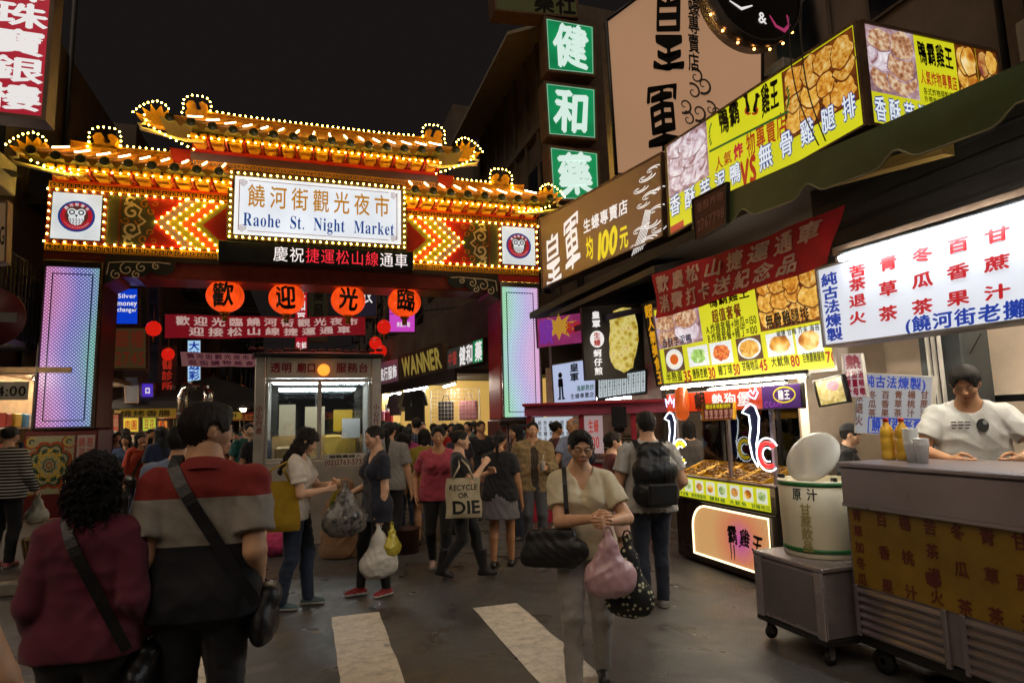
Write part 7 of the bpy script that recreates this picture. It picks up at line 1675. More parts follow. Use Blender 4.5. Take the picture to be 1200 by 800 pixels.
vs('dim purple-grey vertical sign behind the third lantern', 418, 332, 442, 372, 18.5, '#2e2a3a', .4, [('衣', .2, .8, .4, .9, 0)])
vs('dark vertical sign with dim characters left of the red banner', 172, 333, 188, 450, 19, '#1c1420', .3, [('皮鞋皮件專賣', .15, .85, .03, .97, 1, dict(vertical=True))])
vs('dark maroon vertical sign beside the dark tent', 186, 405, 206, 462, 18.5, '#2a1210', .4, [('中醫診所', .15, .85, .05, .95, 2, dict(vertical=True))])
vs('small yellow lit menu sign at the left stalls beyond the gate', 143, 488, 164, 507, 16.5, '#d8b83a', .9, [('肉圓', .15, .85, .2, .8, 2)])
vs('small green and yellow lit stall sign beyond the gate', 166, 487, 184, 506, 19, '#b8c83a', .8, [('豆花', .15, .85, .2, .8, 2)])
vs('pale vertical stall notice just right of the left gate pillar', 131, 484, 141, 513, 15, '#b09a70', .55, [('蚵仔麵線', .1, .9, .05, .95, 2, dict(vertical=True))])
vs('orange lit stall sign left of the glass booth', 292, 494, 306, 508, 15, '#d85a1c', .8, [('滷味', .1, .9, .2, .8, 0)])
vs('small orange lit stall sign down the left row', 184, 492, 197, 507, 22, '#e08a2a', .8, [('麵', .2, .8, .1, .9, 2)])
# right row of shops beyond the gate
pa, pb_ = at_y(566, 423, 15.0), at_y(444, 454, 24.5); AR, BR_ = (pa.x, pa.y), (pb_.x, pb_.y)
def LR(p): return at_line(p[0], p[1], AR, BR_)
for lab, q, col, st, items, mt in (('dark shop sign with pale characters and a green end panel, by the right pillar', ((524, 409), (567, 395), (567, 424), (524, 435)), '#3a3a34', .6, [('中醫', .03, .30, .2, .8, 2), ('健和', .36, .74, .1, .9, 0, dict(off=.03)), ('藥', .78, .97, .1, .9, 0, dict(off=.03))], None),
    ('dark shop sign with big gold block letters on the right row', ((468, 417), (518, 401), (523, 434), (470, 446)), '#2c2218', .4, [('WANNER', .06, .94, .15, .88, 0, dict(off=.04))], [glow('gold block letters', '#b8a04a', .45)]),
    ('dull pink shop sign at the far end of the right row', ((443, 425), (467, 419), (468, 449), (444, 455)), '#6a4450', .5, [('流行服飾', .08, .92, .25, .75, 0)], None)):
    s = Sign('shop_sign', lab, 'sign', *(LR(p) for p in q), .2, glow('row sign '+col, col, st), M_case, .03); s.text('lettering', items, mt or [WH, INK, glow('row red letters', '#b04038', .6)])
    if col == '#3a3a34': mb = MB(); s.patch(mb, .74, .985, .04, .96, 0, -.007); mb.build('green_panel', glow('green lit sign', '#0f8a52', .85), s.root)
d_ = (Vector((BR_[0]-AR[0], BR_[1]-AR[1], 0))); Ld = d_.length; dn = d_.normalized(); nr = Vector((dn.y, -dn.x, 0))
if nr.x < 0: nr = -nr
def PR(t, o, z): p = Vector((AR[0], AR[1], 0))+d_*t+nr*o; p.z = z; return p
cs = thing('clothes_shop', 'lit clothes shop with open front on the right of the market street beyond the gate', 'shop', tuple(PR(.4, .6, 0))); co = Vector(cs.location)
def slab(mb, t0, t1, o0, o1, z0, z1, mi=0): V = [PR(t, o, z)-co for t in (t0, t1) for o in (o0, o1) for z in (z0, z1)]; mb.add(V, [(0, 1, 3, 2), (4, 6, 7, 5), (0, 4, 5, 1), (2, 3, 7, 6), (0, 2, 6, 4), (1, 5, 7, 3)], mi)
mb = MB(); slab(mb, -.02, 1, 2.2, 2.3, 0, 3.2); mb.build('back_wall', glow('shop wall lamplight glow', '#d8b05c', .55, base='#b89a60'), cs)  # wall glows by itself in place of lamp light falling on it
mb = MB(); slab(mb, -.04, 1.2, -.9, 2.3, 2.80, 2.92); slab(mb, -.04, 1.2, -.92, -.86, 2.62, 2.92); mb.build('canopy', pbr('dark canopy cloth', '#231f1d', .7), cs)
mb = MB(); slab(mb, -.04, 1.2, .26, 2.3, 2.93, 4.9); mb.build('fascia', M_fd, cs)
for t in (.22, .45, .70, .95): mb = MB(); slab(mb, t, t+.012, .0, 2.2, 0, 2.8); mb.build('partition_wall', MATS['shop wall lamplight glow'], cs)  # partitions share the glowing wall colour
r = random.Random(4)
def garment(t, o, z, col, lab, long_=.75, wdt=.52):
    g = thing('hanging_garment', lab, 'garment', tuple(PR(t, o, z)), math.atan2(dn.y, dn.x)+.9+r.uniform(-.3, .3), 'clothes hanging at the shop front')
    w2 = wdt/2; sil = [(-.06, 0), (.06, 0), (w2*.8, -.07), (w2*1.15, -.45), (w2*.9, -.47), (w2*.72, -.22), (w2*.75, -long_), (-w2*.75, -long_), (-w2*.72, -.22), (-w2*.9, -.47), (-w2*1.15, -.45), (-w2*.8, -.07)]
    mb = MB(); mb.prism(sil, -.05, .05); mb.build('cloth', cloth(col), g); mb = MB(); mb.tube([(-w2*.7, 0, -.05), (0, 0, .03), (w2*.7, 0, -.05)], .008, 0, 5); mb.tube([(0, 0, .03), (0, 0, .10), (.03, 0, .13)], .005, 0, 5); mb.build('hanger', M_wire, g)
for t, col, lab, lg in ((.62, '#3a1c1c', 'maroon jacket hanging at the clothes shop front', .7), (.50, '#8a7a58', 'beige strappy top hanging at the clothes shop front', .6), (.38, '#15151a', 'long black coat hanging at the clothes shop front', 1.15), (.45, '#2a2018', 'dark trousers hanging between coat and beige top', .9)): garment(t, -.45, 2.62, col, lab, lg)
rk = thing('wire_rack', 'wire mesh rack hung with pink and black bags beside the right gate pillar', 'rack', tuple(PR(.12, -.3, .0))); rz_ = math.atan2(dn.y, dn.x); rk.rotation_euler = (0, 0, rz_+.75)
mb = MB()
for k in range(15): mb.tube([(-.7+k*.1, 0, .9), (-.7+k*.1, 0, 2.5)], .004, 0, 4)
for k in range(17): mb.tube([(-.7, 0, .9+k*.1), (.7, 0, .9+k*.1)], .004, 0, 4)
for x in (-.7, .7): mb.tube([(x, 0, 0), (x, 0, 2.5)], .015, 0, 6)
mb.build('mesh', M_white, rk)
for i, (x, z, w_, h, col) in enumerate(((-.35, 1.95, .5, .5, '#c8808a'), (.3, 1.95, .42, .5, '#3a3438'), (-.45, 1.35, .36, .32, '#2a2628'), (.05, 1.35, .4, .34, '#c87a84'), (.48, 1.38, .3, .36, '#b8a08a'))):
    b = MB(); b.box((0, 0, 0), (w_, .12, h), 0, None, .04); b.tube([(-w_*.25, 0, h*.5), (-w_*.15, 0, h*.5+.15), (w_*.15, 0, h*.5+.15), (w_*.25, 0, h*.5)], .01, 0, 5); o = b.build('shop_bag', cloth(col)); o.location = (Matrix.Translation(rk.location) @ Matrix.Rotation(rz_+.75, 4, 'Z')) @ Vector((x, .08 if 0 else -.09, z)); o.rotation_euler = (0, 0, rz_+.75); tag(o, ('large pink bag high on the wire rack', 'dark grey bag high on the wire rack', 'small black bag low on the wire rack', 'small pink bag low on the wire rack', 'beige bag at the right side of the wire rack')[i], 'bag', 'bags on the wire rack')
tube_lamp('tube_lamp', 'slanting fluorescent tube over the wire rack beyond the gate', PR(.06, -.5, 2.62), PR(.20, -.3, 2.62), M_tubew, .022)
tube_lamp('tube_lamp', 'fluorescent tube at the front of the clothes shop', PR(.36, -.2, 2.70), PR(.60, -.2, 2.70), M_tubec, .02)
tube_lamp('tube_lamp', 'bright tube deep in the right shops behind the booth', PR(.75, .2, 2.72), PR(1.0, .2, 2.72), M_tubec, .03)
for k in range(16):
    t = .70+.02*k; z = r.uniform(1.2, 2.4); col = ('#c83a4a', '#e0d8d0', '#3a8a4a', '#d88ab0', '#4a6ac8', '#e0c040')[k % 6]
    mb = MB(); mb.box((0, 0, 0), (.22+.2*r.random(), .16, .22+.25*r.random()), 0, None, .05); o = mb.build('toy', pbr('toy '+col, col, .5)); o.location = PR(t, -.3+r.uniform(-.2, .5), z); o.rotation_euler = (0, 0, r.random()*3); tag(o, 'small coloured toy hanging in the bright shop right of the booth', 'toy', 'toys hanging in the bright shop')
# dark tent and chimney pipes, left row of stalls
te = thing('tent', 'dark peaked market tent with pale edge beyond the left gate opening', 'tent', (-2.6, 19.5, 0))
mb = MB(); ap_ = (0, 0, 3.1); cr_ = [(-2.1, -1.8, 2.35), (2.1, -1.8, 2.35), (2.1, 1.8, 2.35), (-2.1, 1.8, 2.35)]; mb.add([ap_]+cr_+[(x, y, z-.18) for x, y, z in cr_], [(0, 1, 2), (0, 2, 3), (0, 3, 4), (0, 4, 1), (1, 5, 6, 2), (2, 6, 7, 3), (3, 7, 8, 4), (4, 8, 5, 1)]); mb.build('canopy', pbr('dark tent cloth', '#1e1a1a', .8), te)
for x, y in ((-2.05, -1.75), (2.05, -1.75), (2.05, 1.75), (-2.05, 1.75)): mb = MB(); mb.tube([(x, y, 0), (x, y, 2.4)], .025, 0, 6); mb.build('pole', M_alu, te)
for px_, Y, lab in ((213, 17, 'shiny steel stove pipe with an elbow before the dark tent'), (243, 17.4, 'second steel stove pipe nearer the booth')):
    c_ = at_y(px_, 500, Y); t = thing('stove_pipe', lab, 'pipe', (c_.x, Y, 0)); h = at_y(px_, 452, Y).z; mb = MB(); mb.tube([(0, 0, 1.0), (0, 0, h-.2), (.0, 0, h)] if px_ > 220 else [(0, 0, 1.0), (0, 0, h-.25), (.06, -.05, h-.05), (.3, -.2, h)], .13, 0, 12); mb.build('pipe', M_steel, t); mb = MB()
    for k in range(4): mb.tube([(0, 0, 1.3+k*.35), (0, 0, 1.33+k*.35)], .137, 0, 12)
    mb.build('joint', M_steeld, t)
for k, (x, y0, lab) in enumerate(((-4.1, 19.8, 'food stall cart nearest the left gate pillar beyond the gate'), (-3.3, 21, 'second food stall cart down the left row'), (-3.0, 25.5, 'third food stall cart down the left row'), (-2.8, 31, 'far food stall cart at the left row end'), (1.8, 27, 'food stall cart in the middle distance right of the booth'), (1.2, 33, 'food stall cart far down the middle of the street'))):
    t = thing('stall_cart', lab, 'stall', (x, y0, 0), 0, 'food carts down the market street'); col = ('#a83a1c', '#b88a2a', '#8a2a2a', '#a8662a', '#9a3a2a', '#b07a2a')[k]
    mb = MB(); mb.bb(-.7, .7, -.8, .8, .1, .95, 0, .02); mb.build('counter', pbr('cart paint '+col, col, .5), t); mb = MB(); mb.bb(-.8, .8, -.95, .95, 2.2, 2.3, 0, .02); mb.build('roof', M_pk2 if k % 2 else M_dgry, t)
    for sx in (-.65, .65):
        for sy in (-.75, .75): mb = MB(); mb.tube([(sx, sy, .95), (sx, sy, 2.2)], .02, 0, 6); mb.build('post', M_alu, t)
    mb = MB(); mb.bb(-.72, .72, -.97, -.95, 1.95, 2.2, 0); text(mb, ('燒烤香腸', '生炒花枝', '胡椒餅', '地瓜球', '大腸麵線', '烤玉米')[k], -.6, .6, 1.99, 2.16, mi=1, y=-.975, off=.02); mb.build('sign_strip', [glow('cart strip '+col, ('#d8a83a', '#c83a1c', '#e0b83a', '#d86a1c', '#d8b04a', '#c8501c')[k], .18), INK], t)
    mb = MB(); mb.ball((0, -.3, 2.05), .06, 0, 10, 8); mb.build('bulb', glow('stall bulb', (1, .72, .38, 1), 150.), t)
gl = at_y(285, 479, 16.5); fl = MB(); fl.lathe([(.02, .10), (.05, .07), (.14, 0), (.13, 0), (.04, .06)], n=14, cap=False); lo = thing('work_lamp', 'dazzling bare lamp beyond the gate left of the booth', 'lamp', tuple(gl)); fl.build('shade', M_alu, lo); fl = MB(); fl.ball((0, 0, .0), .07, 0, 12, 8); fl.build('bulb', glow('dazzling bulb', (1, .82, .55, 1), 90.), lo)
# ================================================================== information booth
bo_ = thing('booth', 'stainless steel glass booth lit inside, red characters on its top panel', 'booth', (.15, 9.5, 0))
BW, BD = .80, 1.5; z1 = 2.62
M_bst = pbr('booth steel', '#c2bab0', .36, .5, 3, .2, .05, 40); M_bpan = pbr('booth panel grey', '#b4a898', .5, .2, 3, .2)
for x in (-BW, BW):
    for y in (0, BD): mb = MB(); mb.bb(x-.07, x+.07, y-.06 if y == 0 else y-.06, y+.06, 0, 2.62, 0, .012); mb.build('post', M_bst, bo_)
mb = MB(); mb.bb(-BW+.072, BW-.072, -.03, .03, 0, 1.16, 0, .01); mb.bb(-BW-.03, -BW+.03, .062, BD-.062, 0, 1.16, 0, .01); mb.bb(BW-.03, BW+.03, .062, BD-.062, 0, 1.16, 0, .01); mb.bb(-BW+.072, BW-.072, BD-.03, BD+.03, 0, 1.1, 0, .01); mb.build('lower_panel', M_bst, bo_)
mb = MB(); mb.bb(-BW+.072, BW-.072, -.045, .03, 2.33, 2.62, 0, .01); fp = mb.build('top_panel', M_bpan, bo_); tx = MB(); text(tx, '透明', -.68, -.38, 2.41, 2.55, off=.03, y=-.05); text(tx, '廟口', -.32, -.05, 2.41, 2.55, off=.03, y=-.05); text(tx, '服務台', .22, .69, 2.41, 2.55, off=.03, y=-.05); tx.build('lettering', pbr('booth red letters', '#7a1420', .5), fp)
mb = MB(); mb.bb(-BW-.10, BW+.10, -.14, BD+.14, 2.63, 2.68, 0, .015); mb.add([(-BW-.09, -.13, 2.681), (BW+.09, -.13, 2.681), (BW+.09, BD+.13, 2.681), (-BW-.09, BD+.13, 2.681), (0, BD/2, 2.80)], [(0, 1, 4), (1, 2, 4), (2, 3, 4), (3, 0, 4)], 1); mb.build('roof', [M_dgry, M_pk2], bo_)
mb = MB(); r = random.Random(2)
for k in range(16): x = -BW-.1+k*.115; mb.ball((x, -.20, 2.70+r.uniform(0, .03)), (.055, .025, .025), 0, 8, 5)
mb.build('red_trim', pbr('booth red trim', '#5a1210', .6), bo_)
mb = MB()
for (a, b, c_, d) in ((-BW+.072, -.03, 1.16, 1.20), (-BW+.072, -.03, 2.27, 2.325), (.03, BW-.072, 1.16, 1.20), (.03, BW-.072, 2.27, 2.325), (-.03, .03, 1.165, 2.325), (-BW+.072, -BW+.11, 1.2, 2.27), (BW-.11, BW-.072, 1.2, 2.27)): mb.bb(a, b, -.025, .025, c_, d, 0, .006)
mb.build('window_frame', M_bst, bo_)
GLB = glass('booth glass', (.93, .97, .97, 1), .35)
for a, b in ((-BW+.11, -.03), (.03, BW-.11)): mb = MB(); mb.bb(a, b, -.004, .004, 1.2, 2.27); mb.build('window', GLB, bo_)
mb = MB(); mb.bb(-BW-.004, -BW+.004, .062, BD-.062, 1.16, 2.6); mb.build('window', GLB, bo_); mb = MB(); mb.bb(BW-.004, BW+.004, .062, BD-.062, 1.16, 2.6); mb.build('window', GLB, bo_); mb = MB(); mb.bb(-BW+.062, BW-.062, BD-.004, BD+.004, 1.1, 2.6); mb.build('window', GLB, bo_)
for y in (.25, .62):
    mb = MB(); mb.tube([(-BW+.14, y, 2.30), (BW-.14, y, 2.30)], .018, 0, 8); mb.build('ceiling_tube', glow('booth tube', (.88, .96, 1, 1), 75.), bo_)
mb = MB(); mb.bb(-BW+.08, BW-.08, .05, BD-.05, 2.36, 2.40); mb.build('ceiling', M_white, bo_)
mb = MB(); mb.bb(.06, .66, -.034, -.028, 1.06, 1.24, 0); ppn = mb.build('phone_plate', pbr('phone plate', '#c8c0b4', .5), bo_); tx = MB(); text(tx, '服務專線人', .14, .60, 1.18, 1.225, off=.02, y=-.037); text(tx, '(02)2763-5733', .08, .64, 1.085, 1.16, off=.02, y=-.037, mi=1, lat=True); tx.build('lettering', [INK, pbr('plate red', '#7a1c1c', .5)], ppn)
for x in (-BW, BW): tx = MB(); text(tx, '小心行走', x-.045, x+.045, 1.55, 1.95, vertical=True, y=-.065, off=.02); tx.build('post_lettering', pbr('booth red letters', '#7a1420', .5), bo_)
mb = MB(); mb.bb(-.62, -.1, .5, .9, 1.0, 1.35, 0, .03); mb.bb(.1, .6, .8, 1.2, 1.0, 1.5, 1, .03); mb.bb(.25, .55, 1.35, 1.4, 1.55, 1.9, 2); mb.bb(-.6, -.35, 1.36, 1.41, 1.3, 2.0, 3); mb.bb(-.68, .68, .98, 1.0, 1.1, 1.5, 0); mb.bb(-.2, .1, 1.01, 1.06, 1.5, 1.95, 3); mb.bb(.35, .62, .6, .65, 1.45, 1.75, 4); mb.build('interior_goods', [pbr('goods brown', '#8a6a3a', .6), pbr('goods ochre', '#a8842a', .6), glow('goods yellow notice', '#c8a01c', .5), glow('goods pale', '#b8a888', .5), M_white], bo_)
bl = thing('beacon_lamp', 'round orange-red warning lamp on the top panel of the booth', 'lamp', (.20, 9.42, 2.44)); mb = MB(); mb.ball((0, -.05, 0), .085, 0, 16, 10); mb.build('dome', glow('beacon orange', (1, .28, .03, 1), 1.8), bl); mb = MB(); mb.lathe([(.06, 0), (.06, .03)], n=14, axis='Y'); mb.build('base', M_dgry, bl)
# ---- things on the ground round the booth
def blob(name, lab, cat, loc, rz, mat, parts, res=.012, amp=.008, lam=.12, seed=0, group=None):
    """soft bag-like thing from rods: (a, b, ra, rb, k)"""
    pts = np.array([q[i] for q in parts for i in (0, 1)]); mr = max(max(q[2], q[3]) for q in parts)+.05
    f = Field(pts.min(0)-mr, pts.max(0)+mr, res)
    for q in parts: f.cone(*q[:4], k=q[4] if len(q) > 4 else .03, flat=q[5] if len(q) > 5 else None)
    f.plane((0, 0, parts[0][6] if len(parts[0]) > 6 else -9), (0, 0, -1), .01)
    V, F = f.mesh(); V = crumple(relax(V, F, 1), F, amp, lam, seed); o = npmesh(name, V, F, mat); o.location = loc; o.rotation_euler = (0, 0, rz); return tag(o, lab, cat, group)
blob('sack', 'tall brown sack standing on the road in front of the booth', 'sack', (.42, 8.5, 0), 0, cloth('#7a5a3c'), [((0, 0, .12), (0, 0, .55), .26, .22, .05, None, .005), ((0, 0, .6), (.05, 0, .85), .20, .12)], .015, .02, .2, 3)
blob('pink_bag', 'bright pink bag lying on the ground left of the booth', 'bag', (-.55, 8.9, 0), 0, cloth('#c03a6a'), [((-.22, 0, .15), (.22, 0, .15), .15, .15, .03, None, .005)], .015, .012, .15, 4)
for (x, y, r0, r1, h, col, nm, lab) in ((.93, 8.3, .10, .14, .20, '#a89a5a', 'bucket', 'small yellowish bucket on the ground beside the brown sack'), (1.22, 8.4, .17, .19, .30, '#4a2c22', 'pot', 'brown pot on the ground between the booth and the walking crowd')):
    mb = MB(); mb.lathe([(0, .004), (r0, 0), (r1, h), (r1+.012, h+.004), (r1-.008, h-.004), (r0-.01, .02), (0, .02)], n=24, cap=False); o = mb.build(nm, pbr(nm+' plastic', col, .5)); o.location = (x, y, 0); tag(o, lab, 'container')
mb = MB(); mb.lathe([(0, .004), (.17, 0), (.23, .30), (.24, .31), (.22, .29), (.16, .02), (0, .02)], n=24, cap=False)
for k in range(14): a = k*math.pi/7; mb.tube([(.175*math.cos(a), .175*math.sin(a), 0), (.235*math.cos(a), .235*math.sin(a), .30)], .008, 0, 5)
o = mb.build('basket', pbr('woven basket', '#7a6238', .8, 0, 30, .4)); o.location = (-2.9, 8.9, .12); tag(o, 'woven basket on the left pavement beside the striped woman', 'basket')
# overhead wires across the street
for i, (a, b, y, sag) in enumerate((((-5.5, 6.4), (6.2, 6.9), 17, .5), ((-5.2, 5.4), (5.8, 5.6), 20, .4), ((-5.0, 4.9), (5.6, 5.3), 23, .5), ((-5.0, 7.4), (6.0, 7.6), 30, .6))):
    mb = MB(); mb.tube([(a[0]+(b[0]-a[0])*t, y+i*.2, a[1]+(b[1]-a[1])*t-sag*4*t*(1-t)) for t in np.linspace(0, 1, 20)], .012, 0, 5); tag(mb.build('overhead_wire', M_wire), ('nearest sagging wire across the street just behind the gate', 'second sagging wire across the street behind the gate', 'third sagging wire across the street behind the gate', 'farthest and highest sagging wire across the street')[i], 'wire')
# ================================================================== people and what they carry
SKIN.update({'e': '#8f6344'})
def bag_mat(h): return pbr('bag '+h, h, .45, 0, 8, .2, .15, 90)
def loop(P, fn, lab, name='strap'): pass
def strap_mesh(path, w_, t_=.006):
    """flat band along path of (point, outward normal)"""
    mb = MB(); k = len(path); V = []
    for i, (p, n) in enumerate(path):
        a = path[max(0, i-1)][0]; b = path[min(k-1, i+1)][0]; d = (Vector(b)-Vector(a)).normalized(); n = Vector(n).normalized(); s_ = d.cross(n).normalized()*w_/2; p = Vector(p)
        V += [p-s_, p+s_, p+s_+n*t_, p-s_+n*t_]
    F = []
    for i in range(k-1):
        for j in range(4): a = i*4+j; b = i*4+(j+1) % 4; F.append((a, a+4, b+4, b))
    mb.add(V, F, 0, False); return mb
def cross_strap(P, sx, e=.03, w_=.035, fat=0., top=.05, bot=.125):
    """band from the shoulder on side sx over chest and back to the other hip, in person space"""
    H = P['H']; U = P['U']; out = []
    def depth(z): return (.062+.014*fat)*H/1.0+e if z < .76 else max(.02, ((.062+.01*fat)*H+e)*(1-((z-.76)/.10)**2*.75))
    zs = np.linspace(0, 1, 16)
    for t in zs: z = .845-.335*t; x = sx*(top-(top+bot)*t); out.append((U(x, 0, z)+np.array([0, depth(z)*.93, 0]), (-.3*sx*(t-.4), 1, .35*(1-t))))
    fr = [(U(sx*(top-(top+bot)*t), 0, .845-.335*t)-np.array([0, depth(.845-.335*t)*.93, 0]), (-.3*sx*(t-.4), -1, .35*(1-t))) for t in zs]
    return fr[::-1]+[(U(sx*top, 0, .862)+np.array([0, 0, e*.5]), (0, 0, 1))]+out
def place(P, o):
    o.location = P['root'].location; o.rotation_euler = P['root'].rotation_euler; return o
def carry(P, name, label, strap_path, w_, mat, blob_parts=None, seed=0, amp=.006, group=None):
    r = thing(name, label, 'bag', tuple(P['root'].location), P['root'].rotation_euler.z, group)
    if strap_path: strap_mesh(strap_path, w_).build('strap', mat, r)
    if blob_parts:
        pts = np.array([np.array(q[i], float) for q in blob_parts for i in (0, 1)]); mr = max(max(q[2], q[3]) for q in blob_parts)+.05
        f = Field(pts.min(0)-mr, pts.max(0)+mr, .010)
        for q in blob_parts: f.cone(q[0], q[1], q[2], q[3], k=.03, flat=q[4] if len(q) > 4 else None)
        V, F = f.mesh(); V = crumple(relax(V, F, 1), F, amp, .13, seed); npmesh('body', V, F, mat, r)
    return r
def plastic_bag(name, label, loc, w_, h, mat, seed=0, rz=0., knot=True, amp=.016, hold=None):
    """thin carrier bag hanging from loc (the hand)"""
    r = thing(name, label, 'bag', tuple(loc), rz)
    f = Field((-w_, -w_*.7, -h-.05), (w_, w_*.7, .06), .009)
    f.cone((-w_*.22, 0, -h+w_*.34), (w_*.22, 0, -h+w_*.34), w_*.34, None, .04, flat=((0, 1, 0), 1.35)); f.cone((0, 0, -h+w_*.45), (0, 0, -h*.32), w_*.46, w_*.22, .06, flat=((0, 1, 0), 1.5)); f.cone((0, 0, -h*.35), (0, 0, -.02), w_*.20, .018, .04, flat=((0, 1, 0), 1.4))
    V, F = f.mesh(); V = relax(V, F, 1); V = crumple(V, F, amp*.62, .26, seed); V = crumple(V, F, amp*.28, .12, seed+7); npmesh('body', V, F, mat, r)
    h_ = MB()
    for sx in (-1, 1): h_.tube([(sx*.02, 0, -.05), (sx*.026, 0, -.02), (sx*.014, 0, .012), (0, 0, .016)], .006, 0, 5)
    h_.build('handle', mat, r); return r
def tote(name, label, P, c_, rz, w_, h, mat, texts=None, ink=None, shoulder=None, tilt=0.):
    r = thing(name, label, 'bag', tuple(c_), rz)
    mb = MB(); nx, nz = 10, 10
    def q(u, v, s_): bul = .045*math.sin(math.pi*u)**.7*(1-.75*v)*(1 if v > .0 else .3); return ((u-.5)*w_*(1-.06*v)+.008*math.sin(v*7), s_*(bul+.004)+.006*math.sin(u*8+v*3), v*h-h)
    for s_ in (-1, 1):
        V = [q(i/nx, j/nz, s_) for i in range(nx+1) for j in range(nz+1)]; F = [(i*11+j, (i+1)*11+j, (i+1)*11+j+1, i*11+j+1) for i in range(nx) for j in range(nz)]; mb.add(V, F if s_ < 0 else [f[::-1] for f in F], 0, True)
    for j in range(nz):
        for u in (0, 1): a, b, c, d = q(u, j/nz, -1), q(u, j/nz, 1), q(u, (j+1)/nz, 1), q(u, (j+1)/nz, -1); mb.add([a, b, c, d], [(0, 1, 2, 3) if u else (3, 2, 1, 0)])
    for i in range(nx): a, b, c, d = q(i/nx, 0, -1), q((i+1)/nx, 0, -1), q((i+1)/nx, 0, 1), q(i/nx, 0, 1); mb.add([a, b, c, d], [(3, 2, 1, 0)])
    mb.build('body', mat, r)
    if shoulder is not None:
        M = (Matrix.Translation(c_) @ Matrix.Rotation(rz, 4, 'Z')).inverted(); s_ = M @ Vector(tuple(shoulder)); hb = MB()
        for sy in (-.02, .02):
            pth = [Vector((-w_*.28, sy, -.005)), Vector((-w_*.10, sy*1.6, s_.z*.55)), Vector((s_.x, s_.y+sy, s_.z)), Vector((w_*.14, sy*1.6, s_.z*.55)), Vector((w_*.28, sy, -.005))]
            hb.tube([pth[0].lerp(pth[1], .5)*.5+pth[0]*.5 if 0 else pp_ for pp_ in pth], .010, 0, 6)
        hb.build('handle', mat, r)
    if texts:
        tx = MB()
        for st, u0, u1, v0, v1, off in texts:
            t2 = MB(); text(t2, st, u0, u1, v0, v1, off=off, y=0, lat=True); subdiv(t2, .12); t2.v = [(lambda p, yy: (p[0], p[1]-.003+yy, p[2]))(q(x, z, -1), yy) for x, yy, z in t2.v]; tx.add(t2.v, t2.f, 0)
        tx.build('lettering', ink, r)
    return r
def ground(px_, py_, z=0.): p = at_z(px_, py_, z); return (p.x, p.y, z)
def along(px_, Y, z=0.): p = at_y(px_, 480, Y); return (p.x, Y, z)
TEE = ('tee',)
# --- near left pair
p1 = person('woman with big curly dark hair seen from behind, magenta sweater, at front left', along(116, 3.12), 176, 1.53, 'f', .15, hands=((.19, -.08, .78), (-.19, -.08, .78)), pole=((.15, 1, -.2), (-.15, 1, -.2)), hair=('curly', '#0e0908'), top=('knit', '#5a1229'), bottom=('trousers', '#0e0d10'), shoes='#141212', res=.0085, seed=1, skin_='b')
carry(p1, 'shoulder_bag', 'black shoulder bag on a long strap across the curly haired woman', cross_strap(p1, 1, .030, .04, .15), .04, bag_mat('#0d0c0d'), [(np.array([-.20, .02, .62]), np.array([-.22, -.10, .60]), .09, .09, ((1, 0, 0), 1.5)), (np.array([-.21, -.02, .70]), np.array([-.21, -.06, .70]), .07, .07)], 2)
polo = banded('red grey navy polo', [(0, '#0d0e17'), (.315, '#958e84'), (.50, '#84201c')], .80, 1.90)
p2 = person('man with glasses in a red, grey and navy polo shirt, seen from behind', along(245, 3.18), 176, 1.755, 'm', .2, hands=((.22, -.06, .88), (-.215, -.10, .92)), pole=((.15, 1, -.2), (-.15, 1, -.2)), hyaw=-66, hair=('full', '#1c120d'), top=('polo', polo), bottom=('trousers', '#12131b'), shoes='#16120f', res=.0085, glasses='#3a3430', seed=2, skin_='a')
carry(p2, 'shoulder_bag', 'black shoulder bag on a wide strap across the back of the polo shirt', cross_strap(p2, 1, .030, .05, .2, .07, .14), .05, bag_mat('#101014'), [(np.array([-.25, .0, .78]), np.array([-.25, -.12, .76]), .10, .10, ((1, 0, 0), 1.6)), (np.array([-.27, -.02, .88]), np.array([-.27, -.08, .88]), .06, .06)], 3)
a_ = at_y(8, 770, 1.05); p3 = person('person at the left edge, mostly out of view, bare arm hanging down', (-.975, 1.93, 0), 172, 1.66, 'f', .3, hair=('medium', '#15100d'), top=('sleeveless', '#15161c'), bottom=('trousers', '#17171c'), res=.008, seed=3, skin_='a', hands=(None, (-.33, -.10, .84)), pole=((.5, .7, -.4), (-.5, .6, -.3)))
# --- striped woman
stripe = striped('black and white stripes', ('#b8b0a8', '#121216'), .036, 2, .38)
p4 = person('woman in a black and white striped top at the left edge, seen from behind', along(14, 8.9, .12), 165, 1.60, 'f', .2, hair=('bun', '#120d0b'), top=('long', stripe), bottom=('trousers', '#121215'), shoes=('#b0485a', '#c8c0b8'), res=.012, seed=4, hands=(None, (-.22, -.16, .86)))
plastic_bag('carrier_bag', 'pale plastic carrier bag held by the woman in stripes', p4['W'](p4['wrist'][1]+np.array([0, -.06, -.06])), .22, .34, pbr('pale plastic film', '#b8b4a4', .35, 0, 6, .1), 3)
